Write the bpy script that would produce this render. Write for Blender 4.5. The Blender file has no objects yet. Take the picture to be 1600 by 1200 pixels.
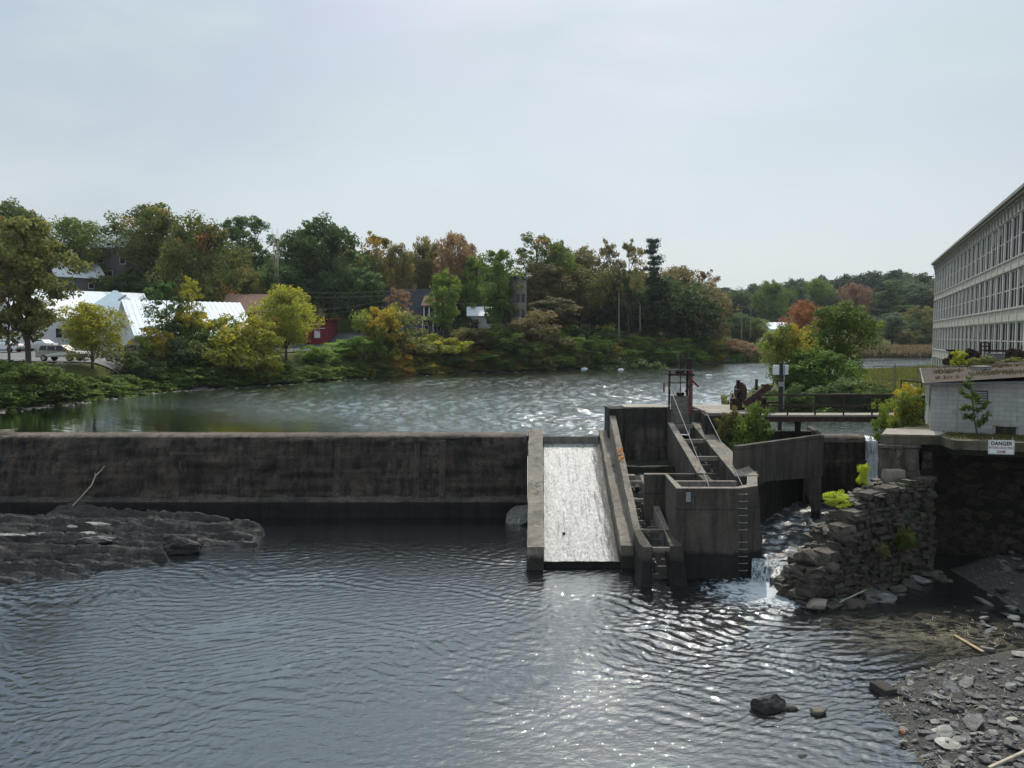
import bpy, bmesh, math, random
import numpy as np
from mathutils import Vector, Matrix, noise
R = math.radians
random.seed(7); rng = np.random.default_rng(11)
S = bpy.context.scene
C = S.collection

# ---------------------------------------------------------------- camera, world, sun, exposure
H = 9.8; PITCH = math.atan(75/1200); F = 1200.0
cp, sp = math.cos(PITCH), math.sin(PITCH)
cam = bpy.data.cameras.new('camera'); cam_o = bpy.data.objects.new('camera', cam); C.objects.link(cam_o)
cam.sensor_width = 36; cam.lens = 36*F/1600; cam.clip_start = 0.1; cam.clip_end = 3000
cam_o.location = (0, 0, H); cam_o.rotation_euler = (math.pi/2-PITCH, 0, 0)
S.camera = cam_o

SUN_EL, SUN_AZ = 50.0, 10.0           # azimuth measured to the right of the view direction (+Y)
W = bpy.data.worlds.new("World"); S.world = W; W.use_nodes = True
nt = W.node_tree; nt.nodes.clear()
def wn(t, **k):
    n = nt.nodes.new(t)
    for a, b in k.items(): setattr(n, a, b)
    return n
sky = wn('ShaderNodeTexSky', sky_type='NISHITA', sun_disc=False)
sky.sun_elevation = R(SUN_EL); sky.sun_rotation = R(SUN_AZ); sky.air_density = 1.0; sky.dust_density = 2.5
tc = wn('ShaderNodeTexCoord'); mp = wn('ShaderNodeMapping'); mp.inputs['Scale'].default_value = (1.0, 0.8, 2.6)
n1 = wn('ShaderNodeTexNoise'); n1.inputs['Scale'].default_value = 2.1; n1.inputs['Detail'].default_value = 7; n1.inputs['Roughness'].default_value = .52; n1.inputs['Distortion'].default_value = .45
cr = wn('ShaderNodeValToRGB'); cr.color_ramp.elements[0].position = .34; cr.color_ramp.elements[1].position = .62
cr.color_ramp.elements[0].color = (.12,.12,.12,1); cr.color_ramp.elements[1].color = (.96,.96,.96,1)
sepw = wn('ShaderNodeSeparateXYZ')
# cloud colour: greyer towards the horizon, faintly blue higher up
hz = wn('ShaderNodeValToRGB'); hz.color_ramp.elements[0].position = 0; hz.color_ramp.elements[1].position = .5
hz.color_ramp.elements[0].color = (.60,.645,.670,1); hz.color_ramp.elements[1].color = (.565,.685,.755,1)
cl = wn('ShaderNodeVectorMath', operation='SCALE'); cl.inputs['Scale'].default_value = 10.7
mx = wn('ShaderNodeMix', data_type='RGBA'); bg = wn('ShaderNodeBackground'); bg.inputs['Strength'].default_value = .1
out = wn('ShaderNodeOutputWorld')
L = nt.links.new
L(tc.outputs['Generated'], mp.inputs[0]); L(mp.outputs[0], n1.inputs['Vector']); L(n1.outputs['Fac'], cr.inputs[0])
L(tc.outputs['Generated'], sepw.inputs[0]); L(sepw.outputs['Z'], hz.inputs[0]); L(hz.outputs[0], cl.inputs[0])
n1b = wn('ShaderNodeTexNoise'); n1b.inputs['Scale'].default_value = 1.3; n1b.inputs['Detail'].default_value = 4
L(mp.outputs[0], n1b.inputs['Vector'])
crb = wn('ShaderNodeMapRange'); crb.inputs[1].default_value=.3; crb.inputs[2].default_value=.7; crb.inputs[3].default_value=.92; crb.inputs[4].default_value=1.14
L(n1b.outputs['Fac'], crb.inputs[0])
cl2 = wn('ShaderNodeVectorMath', operation='SCALE'); L(cl.outputs[0], cl2.inputs[0]); L(crb.outputs[0], cl2.inputs['Scale'])
lowc = wn('ShaderNodeMapRange'); lowc.interpolation_type = 'SMOOTHSTEP'
for i_, q_ in zip((1,2,3,4),(.02,.30,.95,.0)): lowc.inputs[i_].default_value = q_
L(sepw.outputs['Z'], lowc.inputs[0])
mxm = wn('ShaderNodeMath', operation='MAXIMUM'); L(cr.outputs[0], mxm.inputs[0]); L(lowc.outputs[0], mxm.inputs[1]); L(mxm.outputs[0], mx.inputs[0]); L(sky.outputs[0], mx.inputs[6]); L(cl2.outputs[0], mx.inputs[7])
# the hazy sky grows brighter round the hidden sun
sdv = (math.sin(R(SUN_AZ))*math.cos(R(SUN_EL)), math.cos(R(SUN_AZ))*math.cos(R(SUN_EL)), math.sin(R(SUN_EL)))
dt = wn('ShaderNodeVectorMath', operation='DOT_PRODUCT'); L(tc.outputs['Generated'], dt.inputs[0]); dt.inputs[1].default_value = sdv
au = wn('ShaderNodeMapRange'); au.interpolation_type = 'SMOOTHERSTEP'
for i_, q_ in zip((1,2,3,4),(.96,1.0,1.0,1.4)): au.inputs[i_].default_value = q_
L(dt.outputs['Value'], au.inputs[0])
aus = wn('ShaderNodeVectorMath', operation='SCALE'); L(mx.outputs[2], aus.inputs[0]); L(au.outputs[0], aus.inputs['Scale'])
eg = wn('ShaderNodeMapRange'); eg.interpolation_type = 'SMOOTHSTEP'
for i_, q_ in zip((1,2,3,4),(.36,.72,1.0,1.75)): eg.inputs[i_].default_value = q_
L(sepw.outputs['Z'], eg.inputs[0])
egs = wn('ShaderNodeVectorMath', operation='SCALE'); L(aus.outputs[0], egs.inputs[0]); L(eg.outputs[0], egs.inputs['Scale'])
L(egs.outputs[0], bg.inputs[0]); L(bg.outputs[0], out.inputs[0])

sl = bpy.data.lights.new('sun', 'SUN'); sl.energy = 3.3; sl.angle = R(.5); sl.color = (1, .94, .84)
so = bpy.data.objects.new('sun', sl); C.objects.link(so)
sd = Vector((math.sin(R(SUN_AZ))*math.cos(R(SUN_EL)), math.cos(R(SUN_AZ))*math.cos(R(SUN_EL)), math.sin(R(SUN_EL))))
so.rotation_euler = sd.to_track_quat('Z', 'Y').to_euler()
S.view_settings.view_transform = 'Standard'; S.view_settings.look = 'None'
S.view_settings.exposure = 0.0; S.view_settings.gamma = 1
try:
    S.cycles.max_bounces = 8; S.cycles.transparent_max_bounces = 12
    S.cycles.caustics_reflective = False; S.cycles.sample_clamp_indirect = 6
except Exception: pass

# ---------------------------------------------------------------- helpers: geometry of the photograph to the place
def P(px, py, Y):
    u, v = (px-800)/F, (600-py)/F
    t = Y/(cp+v*sp)
    return Vector((u*t, Y, H+(-sp+v*cp)*t))
def G(px, py, z):
    u, v = (px-800)/F, (600-py)/F
    t = (z-H)/(-sp+v*cp)
    return Vector((u*t, (cp+v*sp)*t, z))
def X(px, Y, z=5): return (px-800)/F*(Y*cp+(H-z)*sp)

def meta(o, label=None, cat=None, group=None, kind=None):
    if label: o['label'] = label
    if cat: o['category'] = cat
    if group: o['group'] = group
    if kind: o['kind'] = kind
    return o
def thing(name, label, cat, loc=(0,0,0), rz=0, group=None):
    o = bpy.data.objects.new(name, None); o.empty_display_size = .2; C.objects.link(o)
    o.location = loc; o.rotation_euler = (0,0,rz)
    return meta(o, label, cat, group)
def link(name, me, mat, parent=None, loc=None, smooth=False):
    me.name = name
    if mat and len(me.materials) == 0: me.materials.append(mat)
    if smooth: me.shade_smooth()
    o = bpy.data.objects.new(name, me); C.objects.link(o)
    if parent: o.parent = parent
    if loc is not None: o.location = loc
    return o
def copy_tree(o, parent=None):
    c = o.copy(); C.objects.link(c); c.parent = parent
    for ch in KIDS(o): copy_tree(ch, c)
    return c
def KIDS(o): return [x for x in list(C.objects) if x.parent == o]

class MB:
    def __init__(s): s.v = []; s.f = []
    def add(s, vs, fs):
        b = len(s.v); s.v += [tuple(v) for v in vs]; s.f += [tuple(b+i for i in f) for f in fs]; return s
    def box(s, x0, x1, y0, y1, z0, z1):
        return s.prism([(x0,y0),(x1,y0),(x1,y1),(x0,y1)], z0, z1)
    def prism(s, pts, z0, z1):
        n = len(pts)
        za = z0 if hasattr(z0, '__len__') else [z0]*n
        zb = z1 if hasattr(z1, '__len__') else [z1]*n
        area = sum(pts[i][0]*pts[(i+1)%n][1]-pts[(i+1)%n][0]*pts[i][1] for i in range(n))
        vs = [(p[0],p[1],za[i]) for i,p in enumerate(pts)]+[(p[0],p[1],zb[i]) for i,p in enumerate(pts)]
        fs = [tuple(range(n-1,-1,-1)), tuple(range(n,2*n))]+[(i,(i+1)%n,(i+1)%n+n,i+n) for i in range(n)]
        if area < 0: fs = [f[::-1] for f in fs]
        return s.add(vs, fs)
    def wall(s, a, b, th, z0, z1):            # vertical wall a->b, thickness to the left of a->b; z0,z1 scalar or pair
        a = Vector(a[:2]); b = Vector(b[:2]); d = (b-a).normalized(); n = Vector((-d.y, d.x))*th
        z0 = z0 if hasattr(z0,'__len__') else (z0,z0); z1 = z1 if hasattr(z1,'__len__') else (z1,z1)
        return s.prism([a, b, b+n, a+n], [z0[0],z0[1],z0[1],z0[0]], [z1[0],z1[1],z1[1],z1[0]])
    def bar(s, a, b, w, h=None):               # square bar between 3-D points
        h = h or w; a = Vector(a); b = Vector(b); d = (b-a).normalized()
        up = Vector((0,0,1)) if abs(d.z) < .95 else Vector((0,1,0))
        x = d.cross(up).normalized()*w/2; y = x.cross(d).normalized()*h/2
        vs = [a-x-y,a+x-y,a+x+y,a-x+y,b-x-y,b+x-y,b+x+y,b-x+y]
        return s.add(vs, [(3,2,1,0),(4,5,6,7),(0,1,5,4),(1,2,6,5),(2,3,7,6),(3,0,4,7)])
    def tube(s, pts, r, n=8):
        pts = [Vector(p) for p in pts]; r = r if hasattr(r,'__len__') else [r]*len(pts)
        vs = []; fs = []
        for i,p in enumerate(pts):
            d = (pts[min(i+1,len(pts)-1)]-pts[max(i-1,0)]).normalized()
            up = Vector((0,0,1)) if abs(d.z) < .9 else Vector((1,0,0))
            x = d.cross(up).normalized(); y = x.cross(d).normalized()
            for k in range(n):
                a = 2*math.pi*k/n; vs.append(p+x*math.cos(a)*r[i]+y*math.sin(a)*r[i])
        for i in range(len(pts)-1):
            for k in range(n): fs.append((i*n+k, i*n+(k+1)%n, (i+1)*n+(k+1)%n, (i+1)*n+k))
        fs.append(tuple(range(n-1,-1,-1))); fs.append(tuple(range((len(pts)-1)*n, len(pts)*n)))
        return s.add(vs, fs)
    def disc(s, c, axis, r, th, n=20, hole=0):
        c = Vector(c); ax = Vector(axis).normalized()
        return s.tube([c-ax*th/2, c+ax*th/2], r, n)
    def build(s, name, mat, parent=None, bevel=0, smooth=False, cut=0):
        me = bpy.data.meshes.new(name)
        off = Vector((0,0,0))
        if parent is not None and getattr(s, 'world', True): off = wloc(parent)
        me.from_pydata([(v[0]-off.x, v[1]-off.y, v[2]-off.z) for v in s.v], [], s.f); me.validate()
        if bevel or cut:
            bm = bmesh.new(); bm.from_mesh(me)
            if bevel: bmesh.ops.bevel(bm, geom=bm.edges[:], offset=bevel, segments=1, affect='EDGES', clamp_overlap=True)
            bm.to_mesh(me); bm.free()
        me.materials.append(mat)
        if smooth: me.shade_smooth()
        o = bpy.data.objects.new(name, me); C.objects.link(o)
        if parent is not None: o.parent = parent
        return o
def wloc(o):
    v = Vector((0,0,0))
    while o is not None: v += Vector(o.location); o = o.parent
    return v
def LB():
    m = MB(); m.world = False; return m     # builder in local coordinates
def np_mesh(name, V, Fq, smooth=False, attr=None):
    me = bpy.data.meshes.new(name); V = np.asarray(V, dtype=np.float32); Fq = np.asarray(Fq, dtype=np.int32)
    k = Fq.shape[1]
    me.vertices.add(len(V)); me.vertices.foreach_set('co', V.ravel())
    me.loops.add(Fq.size); me.loops.foreach_set('vertex_index', Fq.ravel())
    me.polygons.add(len(Fq)); me.polygons.foreach_set('loop_start', np.arange(len(Fq), dtype=np.int32)*k)
    me.polygons.foreach_set('loop_total', np.full(len(Fq), k, dtype=np.int32))
    me.update(calc_edges=True)
    if attr is not None:
        a = me.attributes.new('tint', 'FLOAT', 'POINT'); a.data.foreach_set('value', np.asarray(attr, dtype=np.float32))
    if smooth: me.shade_smooth()
    return me
def grid_faces(nx, ny):
    i = np.arange(nx-1)[None,:]+np.arange(ny-1)[:,None]*nx
    i = i.ravel(); return np.stack([i, i+1, i+1+nx, i+nx], 1)
def fbm(x, y, z, o=4): return noise.fractal(Vector((x,y,z)), 1.0, 2.0, o)

# ---------------------------------------------------------------- materials
class NT:
    def __init__(s, name):
        s.m = bpy.data.materials.new(name); s.m.use_nodes = True; s.t = s.m.node_tree; s.t.nodes.clear()
        s.out = s.n('ShaderNodeOutputMaterial'); s.g = s.n('ShaderNodeNewGeometry')
    def n(s, ty, **k):
        x = s.t.nodes.new(ty)
        for a,b in k.items(): setattr(x, a, b)
        return x
    def l(s, a, b): s.t.links.new(a, b); return s
    def pos(s, sc=(1,1,1), off=(0,0,0), obj=False):
        m = s.n('ShaderNodeMapping'); m.inputs['Scale'].default_value = sc; m.inputs['Location'].default_value = off
        src = s.n('ShaderNodeTexCoord').outputs['Object'] if obj else s.g.outputs['Position']
        s.l(src, m.inputs[0]); return m.outputs[0]
    def noise(s, vec, scale, detail=4, rough=.55, dist=0):
        x = s.n('ShaderNodeTexNoise'); x.inputs['Scale'].default_value = scale; x.inputs['Detail'].default_value = detail
        x.inputs['Roughness'].default_value = rough; x.inputs['Distortion'].default_value = dist; s.l(vec, x.inputs['Vector']); return x.outputs['Fac']
    def ramp(s, fac, stops):
        x = s.n('ShaderNodeValToRGB'); e = x.color_ramp.elements
        while len(e) < len(stops): e.new(.5)
        for i,(p,c) in enumerate(stops):
            e[i].position = p; e[i].color = (c,c,c,1) if not hasattr(c,'__len__') else (*c,1)
        s.l(fac, x.inputs[0]); return x.outputs[0]
    def mix(s, fac, a, b, mode='MIX'):
        x = s.n('ShaderNodeMix', data_type='RGBA', blend_type=mode)
        for sock, v in ((0,fac),(6,a),(7,b)):
            if hasattr(v, 'is_linked'): s.l(v, x.inputs[sock])
            elif sock == 0: x.inputs[0].default_value = v
            else: x.inputs[sock].default_value = (*v,1)
        return x.outputs[2]
    def math(s, op, a, b=0.0, clamp=False):
        x = s.n('ShaderNodeMath', operation=op); x.use_clamp = clamp
        for i,v in ((0,a),(1,b)):
            if hasattr(v,'is_linked'): s.l(v, x.inputs[i])
            else: x.inputs[i].default_value = v
        return x.outputs[0]
    def maprange(s, v, a, b, c=0, d=1, smooth=True):
        x = s.n('ShaderNodeMapRange'); x.interpolation_type = 'SMOOTHSTEP' if smooth else 'LINEAR'
        for i,q in zip((1,2,3,4),(a,b,c,d)): x.inputs[i].default_value = q
        s.l(v, x.inputs[0]); return x.outputs[0]
    def sep(s, vec=None):
        x = s.n('ShaderNodeSeparateXYZ'); s.l(vec if vec is not None else s.g.outputs['Position'], x.inputs[0]); return x.outputs
    def bump(s, h, strength=.5, dist=.05, normal=None):
        x = s.n('ShaderNodeBump'); x.inputs['Distance'].default_value = dist
        if hasattr(strength,'is_linked'): s.l(strength, x.inputs['Strength'])
        else: x.inputs['Strength'].default_value = strength
        s.l(h, x.inputs['Height'])
        if normal is not None: s.l(normal, x.inputs['Normal'])
        return x.outputs[0]
    def principled(s, color, rough=.85, bump=None, metal=0, spec=.3):
        x = s.n('ShaderNodeBsdfPrincipled')
        if hasattr(color,'is_linked'): s.l(color, x.inputs['Base Color'])
        else: x.inputs['Base Color'].default_value = (*color,1)
        if hasattr(rough,'is_linked'): s.l(rough, x.inputs['Roughness'])
        else: x.inputs['Roughness'].default_value = rough
        x.inputs['Metallic'].default_value = metal; x.inputs['Specular IOR Level'].default_value = spec
        if bump is not None: s.l(bump, x.inputs['Normal'])
        s.l(x.outputs[0], s.out.inputs[0]); return x

def simple(name, col, rough=.7, var=.25, scale=3.0, metal=0, bump=.2, spec=.3, obj=True):
    t = NT(name); v = t.pos(obj=obj)
    a = t.noise(v, scale, 5, .6); d = tuple(c*(1-var) for c in col); b = tuple(min(1,c*(1+var*.6)) for c in col)
    c = t.ramp(a, [(.3,d),(.7,b)])
    t.principled(c, rough, t.bump(t.noise(v, scale*6, 3), bump, .01), metal, spec); return t.m

def concrete(name, light, dark, stain=(.02,.018,.015), streak=.5, wet=None, crack=True, rough=.9, bumpd=.03, lines=None, moss=None):
    t = NT(name); v = t.pos(); z = t.sep()[2]
    big = t.noise(v, .55, 5, .6, .3); fine = t.noise(v, 9, 6, .7); mid = t.noise(v, 2.3, 5, .62)
    c = t.mix(t.ramp(big, [(.32,0),(.68,1)]), dark, light)
    c = t.mix(t.ramp(fine, [(.3,.55),(.7,0)]), c, tuple(k*.45 for k in dark))
    sv = t.noise(t.pos((2.6,2.6,.28)), 1.0, 5, .65)
    c = t.mix(t.math('MULTIPLY', t.ramp(sv, [(.46,0),(.62,1)]), streak), c, stain)
    pale = t.noise(t.pos((3.4,3.4,.5),(3,7,1)), 1.0, 4, .7)
    c = t.mix(t.math('MULTIPLY', t.ramp(pale, [(.60,0),(.74,1)]), .45), c, tuple(min(1,k*1.7) for k in light))
    if crack:
        vo = t.n('ShaderNodeTexVoronoi', feature='DISTANCE_TO_EDGE'); vo.inputs['Scale'].default_value = .55
        wv = t.n('ShaderNodeVectorMath', operation='ADD'); nn = t.n('ShaderNodeTexNoise'); nn.inputs['Scale'].default_value = 1.5
        t.l(v, nn.inputs['Vector']); t.l(v, wv.inputs[0]); t.l(nn.outputs['Color'], wv.inputs[1]); t.l(wv.outputs[0], vo.inputs['Vector'])
        cr_ = t.ramp(vo.outputs['Distance'], [(.0,1),(.012,0)])
        c = t.mix(t.math('MULTIPLY', cr_, .7), c, (.012,.011,.01))
    if lines:
        w = t.math('ABSOLUTE', t.math('SUBTRACT', t.math('FRACT', t.math('ADD', t.math('DIVIDE', z, lines), t.math('MULTIPLY', mid, .04))), .5))
        ln = t.ramp(w, [(.0,1),(.022,0)])
        c = t.mix(t.math('MULTIPLY', ln, .6), c, (.01,.009,.008))
    if moss:
        up = t.maprange(t.math('ADD', z, t.math('MULTIPLY', mid, 1.0)), moss[0], moss[1])
        c = t.mix(t.math('MULTIPLY', up, t.ramp(fine, [(.35,.2),(.6,.9)])), c, moss[2])
    if wet is not None:
        wz = t.maprange(t.math('ADD', z, t.math('MULTIPLY', t.math('SUBTRACT', mid, .5), .5)), wet-.12, wet+.12, 1, 0)
        c = t.mix(t.math('MULTIPLY', wz, .82), c, (.010,.010,.010))
    bm_ = t.bump(mid, .6, bumpd*2); bm_ = t.bump(fine, .7, bumpd*.6, bm_)
    t.principled(c, rough, bm_, 0, .25); return t.m

M = {}
M['dam'] = concrete('dam_concrete', (.105,.078,.058), (.020,.016,.013), stain=(.006,.006,.007), streak=.75, wet=.95, lines=.92, bumpd=.10)
M['cap'] = concrete('dam_cap_concrete', (.20,.158,.122), (.07,.056,.045), streak=.6, bumpd=.04)  # paler than the dam face, its sunlit top line put into the colour
M['tower'] = concrete('tower_concrete', (.135,.115,.090), (.062,.053,.043), streak=.6, wet=1.05, crack=False, lines=1.9)
M['walltop'] = concrete('sunlit_weathered_concrete', (.33,.285,.23), (.18,.155,.125), streak=.25, wet=.55)  # paler than the tower concrete, sunlit wall tops put into the colour
M['abut'] = concrete('abutment_concrete', (.15,.125,.096), (.040,.034,.030), streak=.9, moss=(5.0,5.5,(.014,.016,.014)), lines=1.35, bumpd=.07)
M['slabtop'] = concrete('deck_concrete', (.42,.36,.29), (.28,.25,.21), streak=.1)
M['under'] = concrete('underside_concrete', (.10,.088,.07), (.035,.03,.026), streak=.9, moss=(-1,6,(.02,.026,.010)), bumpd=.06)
M['slabedge'] = concrete('slab_edge_concrete', (.20,.175,.135), (.09,.08,.062), streak=.7, moss=(5.5,6.1,(.06,.058,.026)))
def rockmat(name, lt, dk, layer=True, moss=None):
    t = NT(name); v = t.pos(obj=False); o = t.n('ShaderNodeObjectInfo').outputs['Random']
    a = t.noise(v, 1.6, 6, .65, .4); b = t.noise(t.pos((1.5,1.5,9)), 2.0, 4, .6, .8); f = t.noise(v, 14, 5, .7)
    c = t.mix(t.ramp(a, [(.3,0),(.7,1)]), dk, lt)
    if layer: c = t.mix(t.math('MULTIPLY', t.ramp(b, [(.45,0),(.6,1)]), .6), c, tuple(k*.4 for k in dk))
    c = t.mix(t.math('MULTIPLY', t.ramp(f, [(.55,0),(.7,1)]), .5), c, tuple(min(1,k*1.6) for k in lt))
    hs = t.n('ShaderNodeHueSaturation'); t.l(t.maprange(o, 0, 1, .62, 1.3, False), hs.inputs['Value']); t.l(c, hs.inputs['Color']); c = hs.outputs[0]
    if moss: c = t.mix(t.ramp(t.noise(v, .9, 5, .6), [(.52,0),(.62,1)]), c, moss)
    t.principled(c, .72, t.bump(f, .8, .02, t.bump(b, .6, .05)), 0, .4); return t.m
M['rock'] = rockmat('dark_ledge_rock', (.050,.044,.040), (.011,.010,.010))
def ledgemat():
    t = NT('wet_ledge_rock'); v = t.pos(); y = t.sep()[1]
    n_ = t.noise(t.pos((.5,1.2,1.5)), 1.2, 6, .65, .5); f = t.noise(v, 11, 6, .75)
    w = t.n('ShaderNodeTexWave', wave_profile='SAW', bands_direction='Y'); w.inputs['Scale'].default_value = .9; w.inputs['Distortion'].default_value = 6; w.inputs['Detail'].default_value = 5; w.inputs['Detail Scale'].default_value = 1.3; t.l(t.pos((.25,1.4,1.2)), w.inputs['Vector'])
    vo = t.n('ShaderNodeTexVoronoi', feature='DISTANCE_TO_EDGE'); vo.inputs['Scale'].default_value = 1.3; t.l(t.pos((.55,2.2,2)), vo.inputs['Vector'])
    c = t.mix(t.ramp(n_, [(.35,0),(.65,1)]), (.010,.009,.009), (.040,.034,.030)); c = t.mix(t.ramp(f, [(.52,0),(.70,.8)]), c, (.085,.074,.062))
    c = t.mix(t.ramp(vo.outputs['Distance'], [(0,.8),(.03,0)]), c, (.004,.004,.004))
    t.principled(c, t.maprange(n_, .3, .7, .45, .8), t.bump(w.outputs['Fac'], .8, .14, t.bump(f, .9, .04)), 0, .35); return t.m
M['ledge'] = ledgemat()
M['slate'] = rockmat('slate_stone', (.17,.165,.155), (.07,.068,.066))
M['slate_pale'] = rockmat('pale_slate_stone', (.33,.31,.27), (.17,.16,.14))
M['rubble'] = rockmat('rubble_stone', (.100,.080,.060), (.026,.022,.018), layer=False, moss=(.03,.035,.014))
M['rubble_pale'] = rockmat('pale_granite', (.24,.20,.155), (.10,.084,.066), layer=False)
M['riprap'] = rockmat('riprap_stone', (.20,.18,.16), (.05,.045,.04), layer=False)
M['rust'] = simple('rusty_iron', (.060,.033,.026), .8, .5, 5, .3, .4)
M['rust_dark'] = simple('dark_rusty_iron', (.035,.018,.015), .75, .5, 5, .3, .4)
M['red'] = simple('faded_red_paint', (.17,.03,.03), .6, .3, 4)
M['galv'] = simple('galvanised_steel', (.30,.31,.31), .5, .2, 6, .6)
M['grey_metal'] = simple('dull_grey_metal', (.14,.14,.14), .6, .25, 6, .4)
M['wood_grey'] = simple('weathered_grey_planks', (.16,.14,.125), .85, .4, 3)
M['pole_wood'] = simple('utility_pole_wood', (.20,.18,.155), .85, .3, 3)
M['pole_dark'] = simple('dark_pole_wood', (.045,.04,.036), .85, .3, 3)
M['drift'] = simple('bleached_driftwood', (.42,.36,.27), .85, .3, 5)
M['drift_pale'] = simple('yellow_driftwood_board', (.34,.26,.15), .85, .3, 5)
M['wire'] = simple('black_wire', (.03,.03,.03), .6, .1)
M['cable'] = simple('steel_guy_cable', (.25,.24,.22), .5, .1, metal=.4)
M['white_paint'] = simple('white_paint', (.72,.72,.70), .6, .12, 2)
M['white_siding'] = simple('white_siding', (.62,.62,.62), .7, .12, 1)
M['metal_roof'] = simple('pale_metal_roof', (.74,.76,.78), .6, .10, .8, 0)
M['blue_roof'] = simple('pale_blue_metal_roof', (.34,.42,.47), .45, .1, .8, .25)
M['grey_siding'] = simple('grey_siding', (.13,.13,.13), .8, .2, 2)
M['blue_siding'] = simple('blue_grey_siding', (.08,.095,.14), .8, .2, 2)
M['dark_roof'] = simple('dark_shingles', (.045,.047,.058), .9, .3, 3)
M['brown_roof'] = simple('brown_shingles', (.20,.115,.085), .9, .3, 3)
M['red_siding'] = simple('dark_red_siding', (.17,.018,.02), .8, .2, 2)
M['tan_siding'] = simple('tan_stone_siding', (.22,.19,.16), .8, .3, 2)
M['glass'] = simple('dark_window_glass', (.015,.017,.02), .15, .1, 1, 0, 0, .35)
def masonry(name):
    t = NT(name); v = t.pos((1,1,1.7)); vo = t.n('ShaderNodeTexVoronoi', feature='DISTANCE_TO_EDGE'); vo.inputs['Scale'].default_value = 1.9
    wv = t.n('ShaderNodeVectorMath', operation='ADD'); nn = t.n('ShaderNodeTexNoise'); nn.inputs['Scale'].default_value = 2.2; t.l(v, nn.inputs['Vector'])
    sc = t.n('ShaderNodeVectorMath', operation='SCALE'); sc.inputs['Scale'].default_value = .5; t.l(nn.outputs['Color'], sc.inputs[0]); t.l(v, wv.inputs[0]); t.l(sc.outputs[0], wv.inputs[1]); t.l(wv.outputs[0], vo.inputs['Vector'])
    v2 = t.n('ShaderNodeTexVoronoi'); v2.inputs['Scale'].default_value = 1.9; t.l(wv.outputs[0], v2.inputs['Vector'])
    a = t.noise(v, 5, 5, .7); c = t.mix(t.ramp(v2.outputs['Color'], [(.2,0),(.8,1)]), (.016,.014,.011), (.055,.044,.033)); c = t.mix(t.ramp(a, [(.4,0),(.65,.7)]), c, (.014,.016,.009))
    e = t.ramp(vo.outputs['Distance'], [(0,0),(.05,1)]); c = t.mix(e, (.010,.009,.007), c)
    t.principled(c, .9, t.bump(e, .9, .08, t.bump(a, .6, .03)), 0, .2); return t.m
M['mill_glass'] = simple('dark_mill_glass', (.012,.012,.018), .5, .3, .7, 0, 0, .05)
M['tyre'] = simple('black_rubber', (.012,.012,.012), .8, .1)
M['car_silver'] = simple('silver_car_paint', (.42,.43,.44), .28, .03, 1, .5, 0)
M['car_gold'] = simple('pale_gold_car_paint', (.33,.31,.27), .28, .03, 1, .5, 0)
M['car_grey'] = simple('dark_grey_car_paint', (.10,.11,.12), .28, .03, 1, .5, 0)
M['car_white'] = simple('white_car_paint', (.7,.7,.7), .28, .03, 1, 0, 0)
M['light_red'] = simple('red_tail_lamp', (.25,.01,.01), .3, .05)
M['light_clear'] = simple('clear_head_lamp', (.6,.6,.62), .2, .05)
M['asphalt'] = simple('asphalt', (.085,.085,.088), .9, .25, .6, obj=False)
M['gravel_lot'] = simple('pale_parking_asphalt', (.16,.158,.15), .9, .25, .5, obj=False)
M['buoy'] = simple('white_plastic_float', (.7,.7,.7), .5, .05)
M['black'] = simple('black_lettering', (.012,.012,.014), .6, .1)
M['letter_red'] = simple('red_lettering', (.22,.03,.05), .6, .1)
M['cream'] = simple('cream_mill_panel', (.45,.44,.375), .8, .12, 1.2, obj=False)
M['mill_pier'] = simple('grey_cream_mill_pier', (.54,.53,.485), .8, .12, 1.2, obj=False)
M['mill_trim'] = simple('mill_cornice_trim', (.27,.26,.225), .8, .15, 1.2, obj=False)
M['mill_frame'] = simple('white_window_frame', (.62,.61,.58), .7, .08)
M['bark'] = simple('tree_bark', (.075,.062,.05), .9, .4, 4)

def leafmat(name, a, b, c2=None, th=.58, trans=.45):
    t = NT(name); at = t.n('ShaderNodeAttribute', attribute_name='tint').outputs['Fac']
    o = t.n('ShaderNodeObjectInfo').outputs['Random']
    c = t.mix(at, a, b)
    if c2 is not None:
        v = t.pos((1,1,1), obj=False); n_ = t.noise(v, .22, 3, .6)
        n_ = t.math('ADD', n_, t.math('MULTIPLY', t.math('SUBTRACT', at, .5), .25))
        c = t.mix(t.ramp(n_, [(th-.03,0),(th+.05,1)]), c, c2)
    hs = t.n('ShaderNodeHueSaturation'); t.l(t.maprange(o,0,1,.8,1.2,False), hs.inputs['Value']); t.l(t.maprange(o,0,1,.487,.513,False), hs.inputs['Hue'])
    t.l(c, hs.inputs['Color']); c = hs.outputs[0]
    d = t.n('ShaderNodeBsdfPrincipled'); t.l(c, d.inputs['Base Color']); d.inputs['Roughness'].default_value = .6; d.inputs['Specular IOR Level'].default_value = .18
    tr = t.n('ShaderNodeBsdfTranslucent'); hs2 = t.n('ShaderNodeHueSaturation'); hs2.inputs['Value'].default_value = 1.5; hs2.inputs['Saturation'].default_value = 1.1
    t.l(c, hs2.inputs['Color']); t.l(hs2.outputs[0], tr.inputs['Color'])
    m = t.n('ShaderNodeMixShader'); m.inputs[0].default_value = trans; t.l(d.outputs[0], m.inputs[1]); t.l(tr.outputs[0], m.inputs[2]); t.l(m.outputs[0], t.out.inputs[0])
    return t.m
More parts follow.
